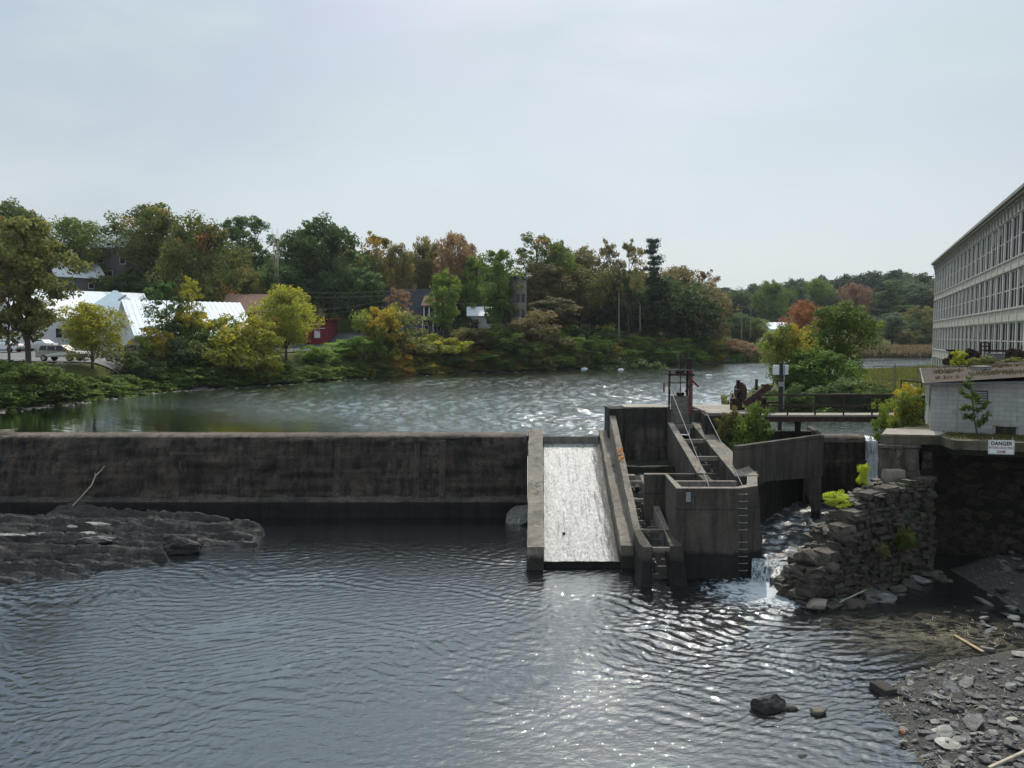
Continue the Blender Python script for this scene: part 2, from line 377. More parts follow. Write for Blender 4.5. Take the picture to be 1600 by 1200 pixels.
LM = {
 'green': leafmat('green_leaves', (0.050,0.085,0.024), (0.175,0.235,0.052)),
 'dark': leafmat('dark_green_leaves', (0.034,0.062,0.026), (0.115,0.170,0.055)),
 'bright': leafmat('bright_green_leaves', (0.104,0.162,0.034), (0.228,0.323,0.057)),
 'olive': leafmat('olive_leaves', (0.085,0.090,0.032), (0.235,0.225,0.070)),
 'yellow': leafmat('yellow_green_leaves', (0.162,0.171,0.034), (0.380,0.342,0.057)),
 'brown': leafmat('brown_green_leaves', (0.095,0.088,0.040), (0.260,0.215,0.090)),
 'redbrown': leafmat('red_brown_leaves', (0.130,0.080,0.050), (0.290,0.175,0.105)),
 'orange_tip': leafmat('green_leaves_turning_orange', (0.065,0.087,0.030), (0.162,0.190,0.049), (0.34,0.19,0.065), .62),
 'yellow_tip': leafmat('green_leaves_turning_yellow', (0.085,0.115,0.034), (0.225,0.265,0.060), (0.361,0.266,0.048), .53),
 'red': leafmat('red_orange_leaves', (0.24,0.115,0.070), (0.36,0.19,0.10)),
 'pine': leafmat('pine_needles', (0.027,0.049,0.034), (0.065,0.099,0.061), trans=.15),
 'hazy': leafmat('hazed_green_leaves', (0.053,0.084,0.049), (0.118,0.162,0.080)),  # greyer and bluer green, distance haze put into the leaf colour
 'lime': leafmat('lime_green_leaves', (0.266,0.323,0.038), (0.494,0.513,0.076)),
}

def watermat(name, deep, tint, rough, layers, clear=.5, mask=None):
    t = NT(name)
    h = None
    for sc, w, vec in layers:
        n_ = t.noise(t.pos(vec), sc, 3, .55, .6); n_ = t.math('MULTIPLY', n_, w)
        h = n_ if h is None else t.math('ADD', h, n_)
    st = 1.0
    if mask: st = mask(t)
    nb = t.bump(h, st, 1.0)
    fr = t.n('ShaderNodeFresnel'); fr.inputs['IOR'].default_value = 1.62; t.l(nb, fr.inputs['Normal'])
    gl = t.n('ShaderNodeBsdfGlossy'); gl.inputs['Roughness'].default_value = rough; gl.inputs['Color'].default_value = (.93,.98,1,1); t.l(nb, gl.inputs['Normal'])
    df = t.n('ShaderNodeBsdfDiffuse'); df.inputs['Color'].default_value = (*deep,1)
    tp = t.n('ShaderNodeBsdfTransparent'); tp.inputs['Color'].default_value = (*tint,1)
    m1 = t.n('ShaderNodeMixShader'); m1.inputs[0].default_value = clear; t.l(df.outputs[0], m1.inputs[1]); t.l(tp.outputs[0], m1.inputs[2])
    fb = t.math('ADD', t.math('MULTIPLY', fr.outputs[0], 1.5), .04, True); m2 = t.n('ShaderNodeMixShader'); t.l(fb, m2.inputs[0]); t.l(m1.outputs[0], m2.inputs[1]); t.l(gl.outputs[0], m2.inputs[2])
    t.l(m2.outputs[0], t.out.inputs[0]); return t.m
M['water_low'] = watermat('lower_pool_water', (.016,.021,.024), (.50,.44,.30), .008, [(3.4,.016,(1,1.9,1)),(9,.007,(1,1.8,1)),(24,.0012,(1,1.5,1))], .55)
def up_mask(t):
    s = t.sep(); x, y = s[0], s[1]
    e = t.math('ADD', x, t.math('MULTIPLY', t.math('SUBTRACT', y, 44.0), 1.6))       # calm along the dam and under the left bank
    n_ = t.math('MULTIPLY', t.math('SUBTRACT', t.noise(t.pos((.06,.10,1)), 1.0, 3), .5), 14)
    e = t.math('ADD', e, n_)
    return t.maprange(e, -16.0, 4.0, .06, 1.0)
M['water_up'] = watermat('upper_pool_water', (.018,.026,.016), (.1,.1,.08), .04, [(2.6,.05,(1,1.6,1)),(7,.020,(1,1.3,1)),(18,.005,(1,1.2,1))], .0, up_mask)
M['water_chan'] = watermat('channel_water', (.006,.008,.010), (.4,.4,.3), .06, [(1.8,.09,(1,1,1)),(6,.025,(1,1,1))], .2)

M['joint'] = concrete('patch_and_lit_ledge_concrete', (.115,.09,.07), (.038,.031,.027), streak=.7, bumpd=.05)  # patched joints, and the ledge with its lit look in the colour
# ---------------------------------------------------------------- terrain and water
ZU = 4.15                                   # level of the upper pool
def gp(px, py, z=ZU): g = G(px, py, z); return (g.x, g.y)
RIVER = [(-95,43.5),(-95,60),(-60,58.5), gp(0,640), gp(100,631), gp(250,612), gp(420,602), gp(550,592), gp(700,584), gp(850,579.5),
         gp(950,574), gp(1080,569), (55,172), (62,181), (80,196), (116,206), (215,222), (215,185), (150,158), (95,138), (62,122), (40,104), (25,84),
         (17.5,66), (15.0,57), (15.2,54.5), (19,54.5), (24.5,52.5), (27.5,50), (23.5,47.5), (22.5,43.5)]
RV = np.array(RIVER)
def river_d(x, y):
    """distance to the edge of the river, negative inside it"""
    x = np.asarray(x, float); y = np.asarray(y, float)
    best = np.full(x.shape, 1e9); inside = np.zeros(x.shape, bool)
    n = len(RV)
    for i in range(n):
        ax, ay = RV[i]; bx, by = RV[(i+1) % n]
        dx, dy = bx-ax, by-ay
        t = np.clip(((x-ax)*dx+(y-ay)*dy)/(dx*dx+dy*dy), 0, 1)
        best = np.minimum(best, np.hypot(x-ax-t*dx, y-ay-t*dy))
        c = ((ay > y) != (by > y)) & (x < (bx-ax)*(y-ay)/((by-ay) or 1e-9)+ax)
        inside ^= c
    return np.where(inside, -best, best)
CTL = [(0,76,7.2),(-300,70,7.2),(110,80,7.05),(60,95,7.8),(197,84,6.9),(350,98,7.2),(-200,90,7.6),(430,108,7.4),(500,112,7.7),(520,138,10.2),(300,116,8.6),
       (100,130,16.5),(180,165,22.8),(176,137,19.0),(30,145,21),(300,155,21),(450,160,19),(-200,150,21),(640,134,9.8),(640,165,17),(750,134,9),(810,150,13.5),(900,160,11.5),
       (1045,160,9.2),(1045,186,9.5),(900,180,9.9),(980,150,8.3),(1000,215,13),(1110,205,8.3),(1150,235,7.6),(1300,250,8.5),(1400,255,9),(1300,350,23),(1420,350,25),(1200,345,17),
       (1500,330,22),(700,230,20),(200,250,30),(500,250,28),(900,280,22),(1050,300,16),(1600,300,20),(1100,400,22),(600,400,34),(100,400,36),
       (1400,75,5.6),(1400,108,5.3),(1300,65,4.9),(1460,60,5.5),(1550,60,5.5),(1640,50,5.6),(1700,90,5.4),(1500,120,5.4),(1130,188,5.0),(1180,205,5.0),
       (1400,222,5.0),(1280,214,5.0),(1500,225,5.0),(1250,62,4.8),(1700,45,5.6),(1900,60,5.6),(2000,120,6),(2000,300,18)]
CT = np.array([(X(px,Y,z), Y, z) for px,Y,z in CTL])
def land(x, y):
    x = np.asarray(x, float); y = np.asarray(y, float)
    num = np.zeros(x.shape); den = np.zeros(x.shape)
    for cx, cy, cz in CT:
        d2 = (x-cx)**2+(y-cy)**2+6.0
        w = 1/d2**1.9; num += w*cz; den += w
    z = num/den
    d = river_d(x, y)
    t = np.clip((d+1.0)/7.5, 0, 1); t = t*t*(3-2*t)
    lo = 3.75
    zz = lo+(z-lo)*t
    return np.where(d < -1.0, 3.75+np.maximum(d+1.0, -3)*.5, zz)
def gz(x, y): return float(land(np.array([x]), np.array([y]))[0])
def patch(name, x0,x1,y0,y1,dx,dy, fz, mat, **k):
    xs = np.arange(x0, x1+dx*.5, dx); ys = np.arange(y0, y1+dy*.5, dy)
    XX, YY = np.meshgrid(xs, ys); ZZ = fz(XX, YY)
    me = np_mesh(name, np.stack([XX.ravel(),YY.ravel(),ZZ.ravel()],1), grid_faces(len(xs),len(ys)), True)
    return link(name, me, mat, **k)
def groundmat():
    t = NT('grass_and_earth'); v = t.pos(); z = t.sep()[2]
    a = t.noise(v, .12, 5, .6); b = t.noise(v, 1.4, 5, .7)
    c = t.mix(t.ramp(a, [(.35,0),(.62,1)]), (.050,.065,.016), (.095,.105,.022))
    c = t.mix(t.math('MULTIPLY', t.ramp(b, [(.45,0),(.7,1)]), .7), c, (.065,.055,.028))
    low = t.maprange(t.math('ADD', z, t.math('MULTIPLY', b, .8)), 4.8, 5.3, 1, 0)
    y = t.sep()[1]; x = t.sep()[0]
    left = t.math('MULTIPLY', low, t.maprange(x, 10, 12, 1, 0))
    c = t.mix(left, c, (.05,.042,.032))
    t.principled(c, .95, t.bump(b, .8, .15), 0, .1); return t.m
M['ground'] = groundmat()
# a polar-spaced sheet reaching the horizon
ys = np.concatenate([np.arange(43.6, 90, 1.1), np.arange(90, 230, 2.4), np.arange(230, 460, 8), np.array([500,600,800,1100,1500,2200])])
us = np.concatenate([np.linspace(-2.2,-.8,20)[:-1], np.linspace(-.8,.9,170)[:-1], np.linspace(.9,2.2,20)])
UU, YY = np.meshgrid(us, ys); XX = UU*YY
def far_land(x, y):
    z = land(np.clip(x,-420,420), np.minimum(y, 460))
    return z+np.where(y > 600, 0, 0)
ZZ = far_land(XX, YY)
link('ground', np_mesh('ground', np.stack([XX.ravel(),YY.ravel(),ZZ.ravel()],1), grid_faces(len(us),len(ys)), True), M['ground'])['kind'] = 'structure'

def poly_sheet(name, pts, z, mat, cell=None):
    bm = bmesh.new(); f = bm.faces.new([bm.verts.new((x,y,z)) for x,y in pts]); bmesh.ops.triangulate(bm, faces=[f])
    if f.is_valid and f.normal.z < 0: bmesh.ops.reverse_faces(bm, faces=bm.faces[:])
    me = bpy.data.meshes.new(name); bmesh.ops.recalc_face_normals(bm, faces=bm.faces[:])
    if sum(ff.normal.z for ff in bm.faces) < 0: bmesh.ops.reverse_faces(bm, faces=bm.faces[:])
    bm.to_mesh(me); bm.free(); return link(name, me, mat)
def upper_water():
    us = np.linspace(-.80,.80,900); ys = 43.5*(200/43.5)**np.linspace(0,1,760)
    UU, YY = np.meshgrid(us, ys); XX = UU*YY; Z = np.zeros_like(XX); g = np.random.default_rng(9)
    XW = XX+1.2*np.sin(XX*.21+YY*.13)+.6*np.sin(YY*.47-XX*.19); YW = YY+1.0*np.sin(XX*.17-YY*.23+1)+.5*np.sin(XX*.51+2)
    for i in range(40):
        lam = .38*(1.5/.38)**(g.random()**1.1); k = 2*np.pi/lam; th = np.pi/2+g.normal(0,.55)-.2
        w = .0074*lam*g.uniform(.6,1.4)*(np.clip((lam-YY*.0075)/.4,0,1) if lam < 1.6 else 1)
        Z += w*np.sin(k*(XW*np.cos(th)+YW*np.sin(th))+g.random()*6.28)
    e = XX+(YY-44)*1.15+5*np.sin(XX*.11+1)+3*np.sin(XX*.31+YY*.2)
    m = .05+1.0/(1+np.exp(-(e+2)/4.0))
    m *= .8+.35*np.sin(XX*.09+1.3*np.sin(YY*.05))*np.sin(YY*.11+.9*np.sin(XX*.07)); m *= 1-.75*np.clip((XX-14)/2,0,1)*np.clip((56-YY)/4,0,1)
    me = np_mesh('upper_pool_water', np.stack([XX.ravel(),YY.ravel(),ZU-.02+(Z*m).ravel()],1), grid_faces(len(us),len(ys)), True)
    link('upper_pool_water', me, M['water_up'])['kind'] = 'structure'
    b = MB(); b.add([(-.8*200,200,ZU-.02),(.8*200,200,ZU-.02),(260,250,ZU-.02),(-160,250,ZU-.02)],[(0,1,2,3)]); b.add([(-120,43.5,ZU-.02),(-.8*43.5,43.5,ZU-.02),(-160,200,ZU-.02)],[(0,1,2)]); b.add([(.8*43.5,43.5,ZU-.02),(160,200,ZU-.02),(230,200,ZU-.02),(60,43.5,ZU-.02)],[(3,2,1,0)])
    b.build('upper_pool_outer_water', M['water_up'])['kind'] = 'structure'
upper_water()

# lower river bed and pool
def bed(x, y):
    # gravel bar at the near right corner, dark deep water elsewhere
    xb = np.interp(y, [10,14,16.9,19.6,20.6,21.6,22.6,23.4,24.2], [8.4,8.8,9.3,9.85,10.2,11.5,13.0,15.5,19.5])+.12*np.sin(y*3.1)+.07*np.sin(y*7.7)
    d_ = (x-xb)*.85
    z = np.where(d_ > 0, .42*(1-np.exp(-np.clip(d_,0,20)*.35)), np.maximum(-1.5, d_*.33))
    z = np.where(y > 24.2, -1.5, z)
    sh = 1/(1+np.exp(-((x-12.2)+(y-24)*-.12)*1.1))*1/(1+np.exp((y-30.5)*1.0))     # shallow brown shelf
    z = np.maximum(z, -1.5+1.27*sh)
    e2 = (x-17.6)*.75-(y-25.6)*.05; z = np.maximum(z, np.where((y>23.8)&(y<32), -.6+.45*np.clip(e2+1.0,0,2.6), -9))
    left = -(x+14.5)-(np.abs(y-36)-1.5)*1.1
    z = np.maximum(z, -1.6+1.2/(1+np.exp(-left*.9)))
    return z
def bed_n(x, y):
    z = bed(x, y)
    n_ = np.sin(x*5.1+1.3*np.sin(y*3.7))*np.sin(y*4.7+1.1*np.sin(x*2.9))
    return z+.02*n_
def bedmat():
    t = NT('river_bed'); v = t.pos(); a = t.noise(v, .8, 5, .65, .6); b = t.noise(v, 9, 6, .8)
    vo = t.n('ShaderNodeTexVoronoi'); vo.inputs['Scale'].default_value = 14; t.l(v, vo.inputs['Vector'])
    c = t.mix(t.ramp(a, [(.35,0),(.65,1)]), (.06,.045,.022), (.13,.10,.055))
    c = t.mix(t.math('MULTIPLY', t.ramp(vo.outputs['Color'], [(.4,0),(.9,1)]), .55), c, (.20,.18,.15))
    c = t.mix(t.math('MULTIPLY', t.ramp(b, [(.5,0),(.68,1)]), .75), c, (.035,.028,.018))
    z = t.sep()[2]; c = t.mix(t.maprange(z, -.03, .04), c, t.mix(t.ramp(b, [(.4,0),(.6,1)]), (.028,.026,.023), (.066,.060,.052)))
    t.principled(c, .85, t.bump(b, .9, .04), 0, .3); return t.m
M['bed'] = bedmat()
patch('river_bed', -60, 45, -12, 44.5, .3, .3, bed_n, M['bed'])['kind'] = 'structure'

def lower_water():
    us = np.linspace(-.86,.72,820); ys = 13.5*(42.3/13.5)**np.linspace(0,1,560)
    UU, YY = np.meshgrid(us, ys); XX = UU*YY; Z = np.zeros_like(XX)
    g = np.random.default_rng(5)
    XW = XX+.8*np.sin(XX*.31+YY*.23)+.5*np.sin(YY*.57-XX*.19)+.22*np.sin(XX*1.3+YY*.9); YW = YY+.7*np.sin(XX*.27-YY*.33+1)+.4*np.sin(XX*.61+2)+.2*np.sin(XX*.9-YY*1.5)
    for i in range(52):
        lam = .13*(.66/.13)**(g.random()**1.05); k = 2*np.pi/lam
        th = np.pi/2+g.normal(0,.50)+.22
        amp = .0036*lam**1.0*g.uniform(.6,1.5)
        Z += amp*np.sin(k*(XW*np.cos(th)+YW*np.sin(th))+g.random()*6.28)
    m = .80+.38*np.sin(XX*.21+1.7*np.sin(YY*.13))*np.sin(YY*.27+.9*np.sin(XX*.17))+.30*np.sin(XX*.53+YY*.31+1.5*np.sin(YY*.4))*np.sin(YY*.71-XX*.22)
    m *= np.clip((40.5-YY+.10*XX)/9.0, .05, 1)**1.1                             # calm under the dam
    calm = 1/(1+np.exp(-(XX-11.4-(YY-22)*.02)*1.6)); m *= 1-.86*calm
    near = np.exp(-((XX-8)**2+(YY-25.5)**2)/45.0); m *= 1+1.0*near*(1-calm)
    m *= 1-.45*np.exp(-((XX-5)**2/90+(YY-16)**2/16.0))
    for cx, cy, lam, a, dec in ((10.4,27.9,.55,.013,8), (7.6,17.7,.34,.004,2.2), (9.9,21.5,.3,.003,2)):
        r = np.hypot(XX-cx, YY-cy); Z2 = a*np.sin(2*np.pi*r/lam+np.sin(XX*1.3)+1.2*np.sin(YY*.9))*np.exp(-r/dec); Z += Z2/np.maximum(m,.3)
    Z *= m
    me = np_mesh('lower_pool_water', np.stack([XX.ravel(),YY.ravel(),Z.ravel()],1), grid_faces(len(us),len(ys)), True)
    link('lower_pool_water', me, M['water_low'])['kind'] = 'structure'
    far = MB()
    ya, yb = 13.5, 42.3; ua, ub = -.86, .72
    far.add([(-80,ya,0),(ua*ya,ya,0),(ua*yb,yb,0),(-80,yb,0)], [(0,1,2,3)])
    far.add([(ub*ya,ya,0),(45,ya,0),(45,yb,0),(ub*yb,yb,0)], [(0,1,2,3)])
    far.add([(-80,-12,0),(45,-12,0),(45,ya,0),(-80,ya,0)], [(0,1,2,3)])
    far.build('lower_pool_outer_water', M['water_low'])['kind'] = 'structure'
lower_water()

# ---------------------------------------------------------------- displaced wall sheets for rough concrete
def rough_profile(name, prof, x0, x1, dx, mat, parent=None, amp=.03, seed=0, step=.12, crest=None):
    """extrude a (y,z) profile along x with a noise-roughened surface"""
    pts = []
    for (a,b) in zip(prof[:-1], prof[1:]):
        L_ = math.hypot(b[0]-a[0], b[1]-a[1]); n = max(1,int(L_/step))
        for i in range(n): pts.append((a[0]+(b[0]-a[0])*i/n, a[1]+(b[1]-a[1])*i/n))
    pts.append(prof[-1]); xs = np.arange(x0, x1+dx*.5, dx); V = []
    for j,(y,z) in enumerate(pts):
        for x in xs:
            n_ = fbm(x*.7+seed, y*.7, z*2.2, 5)*amp+fbm(x*.16+seed, 3, z*6, 3)*amp*.6
            e = amp*1.6*max(0, fbm(x*.45+seed*3, 7.7, z*.9, 5)-.25)
            V.append((x, y-n_+e, z+(n_*.35 if z > .9 else 0)))
    o = link(name, np_mesh(name, V, grid_faces(len(xs), len(pts))[:, ::-1], False), mat, parent)
    if parent: 
        off = wloc(parent); o.data.transform(Matrix.Translation(-off))
    return o

# main dam, left of the sluice
XD1 = X(825, 42.6, 4)
dam = thing('concrete_dam', 'long dark stained concrete dam wall crossing the river left of the bright chute', 'dam', (-18,42.6,0))
rough_profile('dam_face', [(42.60,4.13),(42.50,4.0),(42.22,3.3),(41.80,2.1),(41.38,.98)], -45, XD1, .12, M['dam'], dam, .13, 1)
rough_profile('dam_cap', [(44.3,3.2),(44.25,4.2),(43.95,4.27),(42.95,4.27),(42.76,4.22),(42.64,4.13),(42.63,4.08)], -45, XD1, .12, M['cap'], dam, .035, 4)
rough_profile('dam_ledge', [(41.52,1.16),(41.36,1.02),(41.05,.90),(41.0,.84)], -45, XD1, .12, M['joint'], dam, .05, 9)  # paler than the dam face, light caught by the ledge put into the colour
rough_profile('dam_toe', [(41.06,.88),(41.0,.80),(41.0,-1.4)], -45, XD1, .15, M['dam'], dam, .03, 9)
b = MB()
b.add([(-45,44.3,3.2),(XD1,44.3,3.2),(XD1,44.3,-1.5),(-45,44.3,-1.5)], [(0,1,2,3)]); b.build('dam_back', M['dam'], dam)
for px in (528, 652, 692):
    xx = X(px,42,2)
    b = MB(); b.prism([(xx-.17,41.36),(xx+.17,41.36),(xx+.17,41.30),(xx-.17,41.30)], .95, 1.0)
    b.v = []; b.f = []
    w = .16
    b.add([(xx-w,41.32,.99),(xx+w,41.32,.99),(xx+w-.05,42.45,4.0),(xx-w-.05,42.45,4.0),(xx-w,41.6,.99),(xx+w,41.6,.99),(xx+w-.05,42.7,4.0),(xx-w-.05,42.7,4.0)],
          [(0,1,2,3),(5,4,7,6),(1,5,6,2),(4,0,3,7),(3,2,6,7),(4,5,1,0)])
    b.build('patched_joint', M['joint'], dam)

# right piece of dam
XA, XB = X(1283,42.4,4), X(1351,42.4,4)
d2 = thing('concrete_dam', 'short dark block of dam with a stepped face between wing wall and small cascade', 'dam', ((XA+XB)/2,42,0))
rough_profile('dam_face', [(42.25,3.95),(42.2,2.95),(42.02,2.92),(41.9,-.5)], XA-.6, XB, .1, M['dam'], d2, .04, 21)
rough_profile('dam_cap', [(43.4,3),(43.4,4.25),(42.5,4.3),(42.24,4.15),(42.2,3.92)], XA-.6, XB, .1, M['cap'], d2, .04, 31)
MB().box(XA-.6, XB-.03, 42.25, 43.38, -.5, 4.1).build('dam_core', M['dam'], d2)

# ---------------------------------------------------------------- sluice chute
ch = thing('spillway_chute', 'sloping concrete chute covered by a bright sheet of running water', 'spillway', (2.3,37,0))
def ztop(Y): return .97+(Y-31.7)*(4.42-.97)/(43.9-31.7)
xl0, xl1 = X(824,31.7,1), X(850,31.7,1); xl0b, xl1b = X(826,43.8,4.3), X(848,43.8,4.3)
def roughen(o, amp, cuts, seed=0):
    me = o.data; bm = bmesh.new(); bm.from_mesh(me)
    for _ in range(cuts):
        es = [e for e in bm.edges if e.calc_length() > .22]
        if not es: break
        bmesh.ops.subdivide_edges(bm, edges=es, cuts=1, use_grid_fill=True)
    bmesh.ops.triangulate(bm, faces=[f for f in bm.faces if len(f.verts) > 4])
    off = wloc(o)
    for v in bm.verts:
        p = v.co+off
        v.co += Vector((fbm(p.x*1.3+seed,p.y*1.3,p.z*1.3,4), fbm(p.x*1.3+9,p.y*1.3+seed,p.z*1.3,4), fbm(p.x*1.3,p.y*1.3+5,p.z*1.3+seed,4)))*amp
    bm.normal_update(); bm.to_mesh(me); bm.free(); return o
b = MB(); b.prism([(xl0,31.7),(xl1,31.7),(xl1b,43.9),(xl0b,43.9)], -1.4, [ztop(31.7),ztop(31.7),ztop(43.9),ztop(43.9)])
roughen(b.build('side_wall', M['walltop'], ch), .035, 6, 2)
xr0, xr1 = X(969,32.2,1), X(988,32.2,1); xr0b, xr1b = X(936,43.9,4.3), X(951,43.9,4.3)
b = MB(); b.prism([(xr0,31.9),(xr1,31.9),(xr1b,43.9),(xr0b,43.9)], -1.4, [ztop(31.7)]*2+[ztop(43.9)]*2)
roughen(b.build('side_wall', M['walltop'], ch), .035, 6, 3)
def slabz(Y): return .27+(Y-32)*(3.72-.27)/(42.9-32)
b = MB(); b.prism([(xl1+.01,32.0),(xr0-.01,32.0),(xr0b-.01,42.9),(xl1b+.01,42.9)], -1.4, [slabz(32)-.04]*2+[slabz(42.9)-.04]*2)
b.build('sloping_slab', M['dam'], ch)
def chutewater():
    t = NT('thin_running_water'); a = t.noise(t.pos((1,.55,1)), 8, 5, .75, .4); b_ = t.noise(t.pos((1,1,1)), 24, 3, .7)
    fl_ = t.noise(t.pos((3.2,.22,.5)), 1.6, 5, .7, .6); x = t.sep()[0]; y = t.sep()[1]
    nb = t.bump(a, .9, .05, t.bump(b_, .9, .02, t.bump(fl_, .5, .05)))
    edge = t.maprange(t.math('SUBTRACT', t.math('SUBTRACT', x, t.math('MULTIPLY', t.math('SUBTRACT', y, 37.0), .03)), t.math('MULTIPLY', t.math('SUBTRACT', fl_, .5), 1.6)), 4.05, 4.55)
    c = t.mix(t.ramp(a, [(.40,0),(.60,1)]), (.17,.16,.14), (.42,.42,.41))
    c = t.mix(t.math('MULTIPLY', t.ramp(fl_, [(.36,1),(.50,0)]), .4), c, (.13,.115,.095))
    c = t.mix(t.math('MULTIPLY', edge, .75), c, (.09,.075,.06))
    q = t.principled(c, t.math('ADD', t.maprange(fl_, .35, .65, .24, .40), t.math('MULTIPLY', edge, .4)), nb, 0, .75)
    sp_ = t.math('MULTIPLY', t.math('SUBTRACT', 1.0, t.math('MULTIPLY', edge, .9)), t.maprange(fl_, .36, .56, .42, .8)); t.l(sp_, q.inputs['Specular IOR Level'])
    return t.m
M['chutewater'] = chutewater()
xs = np.linspace(0,1,50); yy = np.linspace(31.97, 42.9, 260); V = []
for y in yy:
    t_ = (y-32)/10.9; a = xl1+.02+(xl1b-xl1)*t_; c = xr0-.02+(xr0b-xr0)*t_
    for s_ in xs:
        x = a+(c-a)*s_
        V.append((x, y, slabz(y)+.02+.018*fbm(x*2.5,y*1.4,0,4)+(.0 if s_ < .9 else (s_-.9)*.25*max(0,fbm(x*2,y*1.1,3,3)))))
me = np_mesh('water_sheet', V, grid_faces(50,260), True); me.transform(Matrix.Translation(-wloc(ch))); link('water_sheet', me, M['chutewater'], ch)
b = MB(); b.box(X(849,42.9,4)+.0, X(935,42.9,4), 42.92, 43.12, 2.5, 4.16); b.build('stop_log_beam', M['wood_grey'], ch)
xx = (xl1b+xr0b)/2; b = MB()
for px,py in ((912,781),):
    pass
# small dark stone lying on the slab
def rock_mesh(name, seed, size, sub=3, rough=.22, flat=0, angular=.6):
    bm = bmesh.new(); bmesh.ops.create_icosphere(bm, subdivisions=sub, radius=1)
    r_ = random.Random(seed)
    planes = [(Vector((r_.gauss(0,1),r_.gauss(0,1),r_.gauss(0,1))).normalized(), r_.uniform(.55,.85)) for _ in range(int(5+9*angular))]
    if flat: planes += [(Vector((r_.uniform(-.1,.1),r_.uniform(-.1,.1),1)).normalized(), .45), (Vector((0,0,-1)), .5)]
    for v in bm.verts:
        p = v.co.copy()
        for n_, d in planes:
            k = p.dot(n_)
            if k > d: p -= n_*(k-d)
        f = 1+rough*noise.fractal(p*1.6+Vector((seed*3.1,seed,0)), 1, 2, 4)
        p *= f; v.co = Vector((p.x*size[0], p.y*size[1], p.z*size[2]))
    me = bpy.data.meshes.new(name); bm.to_mesh(me); bm.free(); return me
def rock(name, seed, px, py, z, size, mat, label, cat='rock', rz=0, tilt=(0,0), group=None, sink=.3, **k):
    me = rock_mesh(name, seed, size, **k); o = link(name, me, mat); g = G(px, py, z)
    o.location = (g.x, g.y, z+size[2]*(1-sink)*.0+size[2]*(.5-sink)); o.rotation_euler = (tilt[0], tilt[1], rz)
    return meta(o, label, cat, group)
g = P(881, 836, 34.0)
o = link('stone', rock_mesh('stone', 5, (.10,.08,.07), 2), M['rock']); o.location = (g.x, 34.0, slabz(34)+.06); meta(o, 'small dark stone stranded on the bright wet chute', 'stone')

# ---------------------------------------------------------------- abutment block
ab = thing('abutment_wall', 'tall weathered concrete abutment with a mossy black top band behind the fish ladder', 'retaining wall', (7,43,0))
xa0, xa1 = X(951,42.7,5.7), X(1046,42.7,5.7)
b = MB(); b.box(xa0, xa1, 42.7, 44.6, -1, 5.76)
roughen(b.build('left_block', M['abut'], ab), .06, 6, 5)
xg0, xg1 = X(1047,42.6,5.2), X(1083,42.6,5.2)
MB().box(xa1-.12, xg0+.02, 42.35, 42.69, 2.4, 5.74).build('gate_jamb', M['tower'], ab, bevel=.02)
MB().box(xg1-.05, xg1+.25, 42.1, 42.69, 2.4, 5.74).build('gate_jamb', M['tower'], ab, bevel=.02)
x2 = X(1101,39.5,5.7); x3 = X(1187,39.5,5.7)
b = MB(); b.prism([(xg1+.25,42.2),(x2,39.5),(x3,39.5),(x3+.3,44.6),(xg1+.25,44.6)], -1, 5.70)
roughen(b.build('right_block', M['abut'], ab), .05, 6, 6)
b = MB(); b.prism([(xg1+.2,42.5),(x2+.3,39.75),(x3-.05,39.44),(x3+.28,44.55),(xg1+.2,44.55)], 5.72, 5.82)
b.build('deck_slab', M['slabtop'], ab, bevel=.02)
b = MB(); b.box(xa0+.9, xa1+.1, 42.85, 44.5, 5.78, 5.84); b.build('deck_slab', M['slabtop'], ab, bevel=.02)
b = MB(); b.box(xa1-.01, xg1+.3, 43.2, 44.6, -1, 3.9); b.build('gate_sill', M['under'], ab)

# ---------------------------------------------------------------- fish ladder
fl = thing('fish_ladder', 'two-flight concrete fish ladder turning at a big tower box beside the chute', 'fish ladder', (7,35,0))
# lower flight, left wall
def zl(Y): return 1.62+.352*(Y-32)
la = X(990,32,1.6); lb = X(1001,32,1.6); lc = X(953,42.6,5.3); ld = X(962,42.6,5.3)
nose = (X(1006,29.75,1.5), 29.75); nose2 = (X(1019,29.75,1.5), 29.75); lm = (X(990,31.9,1.6),31.9)
b = MB(); b.prism([(la,32),(lb,32),(ld,42.7),(lc,42.7)], -1.2, [zl(32)]*2+[zl(42.65)]*2)
roughen(b.build('flume_wall', M['walltop'], fl), .02, 6, 7)
b = MB(); b.prism([(la,32.0),(X(982,30.2,0)-.05,30.3),(X(994,29.4,0),29.35),(nose2[0],29.45),(nose2[0],30.2),(lb,32.0)], -1.2, [1.62,.2,.2,.2,.2,1.62])
b.v = []; b.f = []
bl = [(la,31.99),(X(984,30.5,0),30.5),(X(996,29.3,0),29.3),(nose2[0],29.45),(lb,31.99)]
tl = [(la,31.99),(X(1003,30.0,1.5)-.06,30.25),(nose[0],29.75),(nose2[0],29.7),(lb,31.99)]
n_ = 5; b.add([(x,y,-1.2) for x,y in bl]+[(x,y,zl(32) if i in (0,4) else 1.52) for i,(x,y) in enumerate(tl)], [(4,3,2,1,0),(5,6,7,8,9)]+[(i,(i+1)%5,(i+1)%5+5,i+5) for i in range(5)])
b.build('flume_nose', M['tower'], fl)
